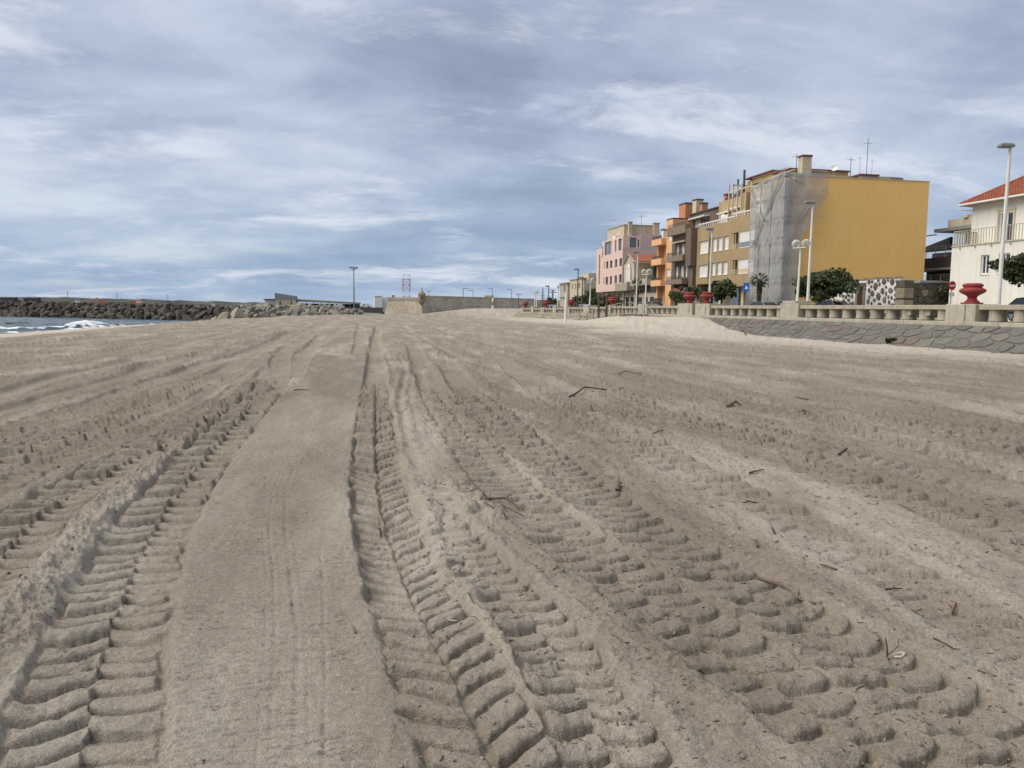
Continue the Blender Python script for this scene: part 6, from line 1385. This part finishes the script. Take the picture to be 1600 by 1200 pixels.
def coping(pts, z0, z1, m, th=.35):
    b = MB()
    for i in range(len(pts) - 1):
        a, c = Vector(pts[i]), Vector(pts[i + 1]); d = (c - a).normalized(); n = Vector((d.y, -d.x, 0)) * .09; k = Vector((-d.y, d.x, 0)) * th; U = Vector((0, 0, 1))
        b.hexa([tuple(a + n + U * z0), tuple(c + n + U * z0), tuple(c + k + U * z0), tuple(a + k + U * z0)], [tuple(a + n + U * z1), tuple(c + n + U * z1), tuple(c + k + U * z1), tuple(a + k + U * z1)])
    return b
coping([P0, P1, P2], 3.352, 3.95, 'fort_tan').build('parapet', 'fort_tan', ft); coping([P0, P1, P2], 2.95, 3.12, 'x').build('string_course', 'dressed', ft)
coping([P2, P3], 4.152, 4.45, 'x').build('parapet', 'fort_grey', ft); coping([P2, P3], 2.95, 3.08, 'x').build('string_course', 'fort_grey', ft)
b = MB(); b.lathe([(.05, 1.7), (.45, 2.5), (.85, 3.0), (.85, 4.55), (.95, 4.6), (.95, 4.72), (.5, 5.2), (.14, 5.6), (.10, 6.2), (.02, 6.3)], 12, 14.7, 184.2); p = b.build('corner_turret', 'dressed', ft)
b = MB(); b.box(14.5, 14.8, 183.32, 183.40, 3.6, 4.2); b.build('loophole', 'darkwall', p)
b = MB(); b.box(7.9, 8.6, 189.2, 189.9, 3.952, 4.5); b.build('merlon', 'fort_tan', ft)
b = MB(); b.box(33, 35.0, 204.5, 205.5, 4.3, 4.95); b.build('sentry_hut', 'fort_grey', ft)

# beacon, poles and masts
t = thing('beacon', 'red and white banded beacon post in front of the fort wall', 'beacon', (30, 174.5, .9))
z = 0
for i, (h, m) in enumerate([(.55, 'white'), (.75, 'white'), (.85, 'lattred'), (.95, 'white'), (.5, 'darkmetal')]):
    r_ = [.36, .24, .22, .20, .15][i]; b = MB(); b.tube([(0, 0, z), (0, 0, z + h)], r_, 12); b.build(['base', 'band', 'band', 'band', 'lantern'][i], m, t); z += h
for (x, y, z0, z1, lb, arm) in [(21.5, 242, 2.5, 6.6, 'short T-shaped pole behind the fort beside the corner turret', .9), (36.55, 177.5, .6, 4.85, 'thin lamp post before the far end of the fort wall', .7), (28.5, 214, 3.0, 6.9, 'slim lamp pole on the fort right of the middle', -1.4), (33, 226, 3, 6.6, 'slim lamp pole on the fort by the beacon', 1.6), (38, 222, 3, 7.2, 'slim lamp pole above the fort right of the beacon', 1.4), (44.5, 226, 3, 7.1, 'slim lamp pole above the right end of the fort', 1.4)]:
    t = thing('lamp_pole', lb, 'lamp post', (x, y, z0)); b = MB(); b.tube([(0, 0, 0), (0, 0, z1 - z0)], .07, 6); b.build('pole', 'darkmetal', t); b = MB(); b.box(min(0, -arm), max(0, -arm) + (.9 if abs(arm) < 1 else 0), -.1, .1, z1 - z0, z1 - z0 + .12); b.build('arm', 'darkmetal', t)
t = thing('utility_pole', 'dark utility pole with double crossarm on the skyline left of the globe lamp', 'pole', (51.7, 205, .5)); b = MB(); b.hexa([(-.3, -.3, 0), (.3, -.3, 0), (.3, .3, 0), (-.3, .3, 0)], [(-.15, -.15, 6.2), (.15, -.15, 6.2), (.15, .15, 6.2), (-.15, .15, 6.2)]); b.build('pole', 'grey', t); b = MB(); b.box(-1.2, 1.2, -.1, .1, 5.4, 5.6); b.box(-.7, .7, -.1, .1, 6.0, 6.2); b.build('crossarm', 'grey', t)

# ------------------------------------------------------------------ harbour
hw = wthing('harbour_wall', 'low dark harbour wall running behind the pale boulders to the fort', 'wall', (-10, 196, .5)); b = MB(); b.hexa([(-25.5, 199.6, .3), (5.9, 193.4, -.3), (5.9, 194.2, -.3), (-25.5, 200.4, .3)], [(-25.5, 199.6, 1.42), (5.9, 193.4, 1.5), (5.9, 194.2, 1.5), (-25.5, 200.4, 1.42)]); b.build('wall', 'slate', hw)
b = MB()
for i in range(22): t_ = i / 21; b.box(-25.5 + 31.4 * t_ - .03, -25.5 + 31.4 * t_ + .03, 199.9 - 6.2 * t_, 199.96 - 6.2 * t_, 1.3, 1.62)
b.build('fence_posts', 'darkmetal', hw)
pt = wthing('port_building', 'grey port building with slanted parapet and white wing on the left', 'building', (-31, 336, 1.3))
b = MB(); b.prism([(-33.7, 333, 1.3), (-25.3, 333, 1.3), (-25.3, 333, 5.75), (-33.7, 333, 7.0)], (0, 1, 0), 9); b.build('main_block', 'greypanel', pt)
b = MB(); b.box(-37.7, -33.8, 334, 341, 1.3, 4.1); b.build('white_wing', 'white', pt); b = MB(); b.box(-38.2, -33.71, 333, 342, 4.103, 4.5); b.build('wing_roof', 'slate', pt)
for x in (-31.6, -27.2):
    b = MB(); b.box(x - .25, x + .25, 332.9, 332.998, 1.4, 3.6); b.build('window', 'darkwall', pt)
b = MB(); b.box(-33.6, -25.4, 332.95, 332.999, 1.3, 3.9); b.build('lower_cladding', 'beige', pt)
sh = wthing('port_shed', 'long low open port shed with grey roof', 'shed', (-13, 340, 1.3)); b = MB(); b.hexa([(-25.2, 338, 3.6), (1.0, 338, 2.7), (1.0, 350, 2.7), (-25.2, 350, 3.6)], [(-25.2, 338, 4.45), (1.0, 338, 3.35), (1.0, 350, 3.5), (-25.2, 350, 5.0)]); b.build('roof', 'greypanel', sh)
b = MB(); b.box(-24.9, .6, 344, 348, 1.0, 2.75); b.build('back_wall', 'slate', sh)
b = MB()
for i in range(9): x = -24.5 + i * 3.0; b.box(x - .12, x + .12, 338.3, 338.6, 1.0, 3.6 - i * .09)
b.build('post', 'grey', sh)
for (x, m, lb) in [(-23.3, 'carwhite', 'white van parked under the left end of the long port shed'), (-8.0, 'carwhite', 'small white van parked before the middle of the long port shed'), (3.2, 'carwhite', 'white van parked at the right end of the long port shed')]:
    t = thing('parked_van', lb, 'van', (x, 333, 1.2), 0, 'white vans at the port'); b = MB(); b.box(-1.3, 1.5, -.9, .9, .3, 1.7); b.hexa([(-2.3, -.9, .3), (-1.3, -.9, .3), (-1.3, .9, .3), (-2.3, .9, .3)], [(-1.9, -.8, 1.5), (-1.3, -.85, 1.7), (-1.3, .85, 1.7), (-1.9, .8, 1.5)]); b.build('body', m, t)
    b = MB()
    for xx in (-1.6, 1.0): b.prism([(xx + .33 * math.cos(i * .524), -.92, .33 + .33 * math.sin(i * .524)) for i in range(12)], (0, 1, 0), 1.84)
    b.build('wheel', 'rubber', t); b = MB(); b.box(-1.25, -.6, -.92, -.902, 1.0, 1.5); b.build('side_window', 'glass', t)
t = thing('floodlight_mast', 'tall floodlight mast with ring of lamps over the port shed', 'light mast', (-1.8, 339, 1.2)); b = MB(); b.tube([(0, 0, 0), (0, 0, 8), (0, 0, 16.6)], [.42, .34, .2], 10); b.build('pole', 'galv', t); b = MB(); b.lathe([(.2, 15.9), (1.1, 15.95), (1.1, 16.15), (.2, 16.2)], 14); b.tube([(-1.6, 0, 16.7), (1.6, 0, 16.7)], .12, 6); b.build('ring', 'grey', t); b = MB()
for i in range(6): b.box(-1.6 + i * .64 - .25, -1.6 + i * .64 + .25, -.3, .3, 16.7, 17.3)
b.build('lamps', 'grey', t)
t = thing('lattice_tower', 'red and white steel lattice tower rising behind the fort bastion', 'lattice tower', (21.4, 355, 2)); W_ = 1.55
for (z0, z1, m) in ((0, 4.4, 'lattred'), (4.4, 7.0, 'white'), (7.0, 9.6, 'lattred'), (9.6, 12.2, 'lattred'), (12.2, 14.2, 'white')):
    b = MB()
    for sx in (-1, 1):
        for sy in (-1, 1): b.tube([(sx * W_, sy * W_, z0), (sx * W_, sy * W_, z1)], .12, 5)
    for sy in (-1, 1):
        b.tube([(-W_, sy * W_, z0), (W_, sy * W_, z1)], .05, 4); b.tube([(W_, sy * W_, z0), (-W_, sy * W_, z1)], .05, 4)
        b.tube([(-W_, sy * W_, z1), (W_, sy * W_, z1)], .09, 4)
    b.build('section', m, t)
t = wthing('white_warehouse', 'plain white warehouse block showing above the fort bastion', 'building', (13, 305, 1)); b = MB(); b.box(6.1, 9.0, 301, 315, .8, 5.6); b.box(9.0, 21, 303, 315, .8, 5.2); b.build('wall', 'shutter', t); b = MB(); b.box(6.0, 9.1, 300.9, 315.1, 5.603, 5.75); b.build('roof', 'greypanel', t)
for (x, y, zt_, lb) in [(-154.6, 461, 8.2, 'thin lamp mast on the far shore, leftmost of three'), (-128.4, 456, 7.8, 'thin lamp mast on the far shore beside the orange machine, middle of three'), (-101.5, 451, 6.8, 'thin lamp mast on the far shore, rightmost of three')]:
    t = thing('lamp_mast', lb, 'light mast', (x, y, .8), 0, 'lamp masts on the far shore'); b = MB(); b.tube([(0, 0, 0), (0, 0, zt_ - .8)], .14, 6); b.build('pole', 'grey', t); b = MB(); b.box(-.5, .5, -.15, .15, zt_ - .8, zt_ - .6); b.build('head', 'grey', t)
for (x, y, lb, s) in [(-96.9, 326, 'orange excavator on top of the breakwater', 1.0), (-84.4, 324, 'smaller orange excavator at rest, right of the first on the breakwater', .85)]:
    t = thing('excavator', lb, 'excavator', (x, y, .6)); t.scale = (s, s, s); b = MB(); b.box(-1.6, 1.6, -1.2, 1.2, 0, .7); b.build('tracks', 'rubber', t); b = MB(); b.box(-1.3, 1.5, -1.1, 1.1, .72, 1.9); b.box(-1.3, -.1, -1.05, -.1, 1.9, 2.7); b.build('body', 'safety', t)
    b = MB(); b.tube([(-1.0, .3, 1.6), (-2.2, .3, 3.6), (-3.4, .3, 2.6)], [.25, .2, .15], 6); b.tube([(-3.4, .3, 2.6), (-3.5, .3, 1.0)], .13, 6); b.box(-3.9, -3.1, -.1, .7, .3, 1.0); b.build('boom', 'safety', t)
rs = random.Random(33)
for i, (px, w, h, m, lb) in enumerate([(-269, 13, .3, 'slate', 'long dark roofed shed on the far left skyline'), (-250, 10, .25, 'slate', 'shorter dark roofed shed on the far left skyline'), (-215, 3.5, .8, 'shutter', 'pale house on the far shore left of the orange machines'), (-168, 4, 1.6, 'white', 'white house on the far shore between the orange machines'), (-148, 5, 1.8, 'greypanel', 'grey house on the far shore right of the second orange machine'), (-112, 4, 1.4, 'shutter', 'cream house on the far shore, left of the port'), (-92, 6, 1.2, 'shutter', 'low white house on the far shore closest to the port building'), (-80, 5, 1.6, 'pale', 'small beige house on the far shore at the port end')]):
    y = 655 - (px + 270) * -.02; k = (px + 420) / 430; base = float(np.interp(k, [0, .33, .45, .62, .82, 1], [6.4, 6.6, 6.6, 5.2, 3.6, 2.6])) - (1.0 if m == 'slate' else 2.6)
    y = 700 - 80 * k + 4
    t = thing('far_house', lb, 'house', (px, y - 6, base), 0, 'houses on the far shore'); b = MB(); b.box(-w / 2, w / 2, 0, 6, -4, h); b.build('wall', m, t); b = MB(); b.hexa([(-w / 2 - .3, -.3, h + .003), (w / 2 + .3, -.3, h + .003), (w / 2 + .3, 6.3, h + .003), (-w / 2 - .3, 6.3, h + .003)], [(-w / 2 - .3, 2.9, h + .8), (w / 2 + .3, 2.9, h + .8), (w / 2 + .3, 3.1, h + .8), (-w / 2 - .3, 3.1, h + .8)]); b.build('roof', 'slate' if m != 'white' else 'tile', t)

# ------------------------------------------------------------------ driftwood and litter on the sand
def stick(label, pts, r, m='drift', name='driftwood_stick', cat='stick', group=None, side=None):
    w = []
    for (x, y, h) in pts: w.append((x, y, gl(x, y) + h))
    org = w[0]; b = MB(); n = len(w); b.tube(w, [r * (1 - .5 * i / max(1, n - 1)) for i in range(n)], 7)
    if side:
        for s in side: b.tube([(x, y, gl(x, y) + h) for x, y, h in s], [r * .6, r * .3] if len(s) == 2 else r * .45, 5)
    o = b.build(name, m, org=org, smooth=True); tag(o, label, cat, group); return o
stick('curved reddish driftwood branch lying in the middle of the sand', [(3.92, 14.2, .02), (4.15, 14.5, .05), (4.5, 15.1, .06), (4.62, 15.25, .045), (5.0, 15.2, .02)], .022, 'driftred')
stick('short dark stick just right of the curved reddish branch', [(5.12, 15.05, .02), (5.45, 15.4, .03)], .015)
stick('dark mottled driftwood stick with a broken pale end, in the right foreground', [(2.44, 4.32, .012), (2.49, 4.12, .016), (2.53, 3.98, .014), (2.545, 3.86, .012)], .011, side=[[(2.47, 4.2, .02), (2.51, 4.17, .03)]])
stick('thin forked twig standing up out of the sand with a bleached ring root', [(2.53, 3.22, 0), (2.528, 3.22, .05), (2.52, 3.23, .10)], .005, 'driftred', 'twig', 'twig', side=[[(2.53, 3.22, .01), (2.56, 3.215, .03), (2.62, 3.26, .02), (2.66, 3.31, .03)], [(2.53, 3.22, .01), (2.50, 3.17, .004)]])
b = MB(); c0 = (2.575, 3.20); b.tube([(c0[0] + .03 * math.cos(i / 12 * 6.28), c0[1] + .02 * math.sin(i / 12 * 6.28), gl(c0[0] + .03 * math.cos(i / 12 * 6.28), c0[1] + .02 * math.sin(i / 12 * 6.28)) + .004) for i in range(13)], .005, 6); o = b.build('root_ring', 'pale', org=(c0[0], c0[1], gl(*c0)), smooth=True); tag(o, 'small bleached root ring beside the forked twig in the right foreground', 'root')
stick('small hooked twig just right of the forked twig', [(2.80, 3.24, .03), (2.82, 3.18, .015), (2.825, 3.13, .008), (2.85, 3.12, .01)], .005, 'driftred', 'twig', 'twig')
stick('dark straight stick in the right middle sand below a long tyre lane', [(5.35, 7.8, .012), (5.55, 7.95, .03), (5.68, 8.12, .025)], .014, 'driftred')
stick('small dark stick stub upright in the smooth strip left of the main tyre track', [(-.03, 3.86, 0), (-.032, 3.88, .012), (-.05, 3.95, .012)], .006, 'drift', 'twig', 'twig')
stick('pale curved sliver lying in the main tyre track, farther one', [(.455, 4.035, .008), (.475, 4.02, .018), (.50, 3.97, .012)], .0045, 'pale', 'wood_sliver', 'twig')
stick('pale curved sliver lying in the main tyre track, nearest the viewer', [(.47, 2.665, .008), (.495, 2.645, .015), (.515, 2.635, .008)], .004, 'pale', 'wood_sliver', 'twig')
stick('thin dark twig leaning on the right wall of the main tyre track', [(.575, 3.98, .02), (.585, 3.86, .045), (.592, 3.80, .035)], .003, 'drift', 'twig', 'twig')
stick('long driftwood pole leaning against the foot of the stone slope', [(25.5, 47.9, .0), (25.45, 48.5, .38), (25.4, 49.05, .78)], .05, 'rustwood', 'driftwood_pole', 'pole')
stick('dark gnarled root clump in the churned sand right of the main track', [(.98, 6.2, .01), (1.08, 6.32, .04), (1.2, 6.3, .05), (1.32, 6.12, .02)], .014, 'drift', 'driftwood_root', 'root', side=[[(1.08, 6.32, .03), (1.0, 6.5, .02), (.92, 6.55, .03)], [(1.2, 6.3, .04), (1.28, 6.45, .03)], [(1.0, 6.15, .02), (1.05, 5.95, .008), (1.12, 5.85, .01)], [(1.15, 6.2, .03), (1.3, 6.0, .01)]])
stick('dark knotted seaweed lump in the middle right sand', [(2.30, 6.6, .01), (2.33, 6.66, .05), (2.37, 6.72, .02)], .022, 'drift', 'weed_lump', 'seaweed', side=[[(2.33, 6.66, .05), (2.36, 6.74, .07)]])
stick('dark pile of weed with a white shell far out on the right sand', [(6.3, 12.4, .03), (6.5, 12.5, .08), (6.55, 12.4, .03)], .035, 'drift', 'weed_lump', 'seaweed')
stick('dark short branch near the far middle of the sand', [(6.2, 17.9, .03), (6.45, 18.2, .06), (6.8, 18.0, .02)], .018, 'drift')
# numbered spots measured on the beach, each with its own description
more = [((3.95, 7.1), .20, .009, 'thin twig beside the long right-hand tyre lane, halfway down'), ((3.4, 6.2), .16, .009, 'short dark twig between the two widest right-hand tyre tracks'), ((3.05, 5.2), .14, .008, 'short dark twig near the dark mottled stick, farther away'), ((2.95, 4.35), .11, .006, 'splinter of wood to the right of the mottled stick'), ((3.2, 4.05), .12, .007, 'dark splinter pair right of the mottled stick, nearer the edge'), ((3.0, 3.6), .09, .006, 'fine splinter above the forked twig'), ((3.35, 3.75), .10, .006, 'fine splinter by the right border above the forked twig'), ((2.75, 4.9), .22, .010, 'reddish stick lying along the sand above the mottled stick'), ((4.5, 5.6), .18, .010, 'dark twig by the right border in the middle sand'), ((7.2, 11.5), .3, .011, 'forked dark twig upright on the far right sand'), ((8.4, 13.5), .3, .013, 'dark stick far right below the stone slope'), ((5.6, 10.2), .25, .009, 'dark twig beyond the straight stick on the right'), ((-1.1, 15.5), .28, .012, 'dark stick left of the main track near the bend'), ((.15, 6.0), .12, .008, 'tiny twig at the left lip of the main tyre track'), ((1.55, 3.2), .12, .004, 'fine dark grass stalk between the two nearest right-hand tracks'), ((1.2, 4.6), .10, .005, 'tiny dark stalk beside the second tyre track'), ((3.9, 9.6), .25, .008, 'dark twig beyond the churned sand on the right')]
rs = random.Random(55)
for (x, y), L_, r_, lb in more:
    a = rs.uniform(0, 3.1); dx, dy = math.cos(a) * L_ / 2, math.sin(a) * L_ / 2
    stick(lb, [(x - dx, y - dy, r_), (x + rs.uniform(-.02, .02), y + rs.uniform(-.02, .02), r_ * 2.2), (x + dx, y + dy, r_ * 1.2)], r_, rs.choice(['drift', 'driftred']), 'twig', 'twig', side=[[(x, y, r_ * 2), (x + dx * .4 - dy * .35, y + dy * .4 + dx * .35, r_ * 3)]] if rs.random() < .6 else None)
# countless small bits: splinters, shell grit and clods, really geometry
deb = MB(); rs = random.Random(91)
for i in range(3600):
    d = 2.3 * math.exp(rs.random() ** .8 * 2.2); a = R(rs.choice([rs.uniform(6, 46), rs.uniform(6, 46), rs.uniform(12, 46), rs.uniform(-24, 46)])); x, y = d * math.sin(a), d * math.cos(a)
    if -1.5 < x < .1 and rs.random() < .85: continue
    L_ = (.005 + .022 * rs.random() ** 2.2) * (1 + d * .09); r_ = L_ * rs.uniform(.05, .13); t_ = rs.uniform(0, 6.28); z = gl(x, y); dx, dy = math.cos(t_) * L_ / 2, math.sin(t_) * L_ / 2
    deb.tube([(x - dx, y - dy, z + r_ * .4), (x + dx, y + dy, z + r_ * rs.uniform(.5, 3.0))], r_, 4)
o = deb.build('wood_splinters', 'drift'); o['kind'] = 'stuff'
bm = bmesh.new(); rs = random.Random(17)
for i in range(1500):
    d = 2.3 * math.exp(rs.random() * 1.9); a = R(rs.uniform(-24, 46)); x, y = d * math.sin(a), d * math.cos(a)
    if -1.5 < x < .1: continue
    s = rs.uniform(.003, .010) * (1 + d * .08); z = gl(x, y)
    r = bmesh.ops.create_icosphere(bm, subdivisions=1, radius=s, matrix=Matrix.Translation((x, y, z + s * .3)))
    for v in r['verts']: v.co += Vector((rs.uniform(-.35, .35), rs.uniform(-.35, .35), rs.uniform(-.3, .3))) * s
me = bpy.data.meshes.new('clod'); bm.to_mesh(me); bm.free(); me.materials.append(bpy.data.materials['beach sand']); at = me.attributes.new('moist', 'FLOAT', 'POINT'); at.data.foreach_set('value', np.full(len(me.vertices), .6, np.float32)); o = bpy.data.objects.new('sand_clods', me); COL.objects.link(o); o['kind'] = 'stuff'

for o in bpy.data.objects:
    if '_o' in o.keys(): del o['_o']
print('objects', len(bpy.data.objects))
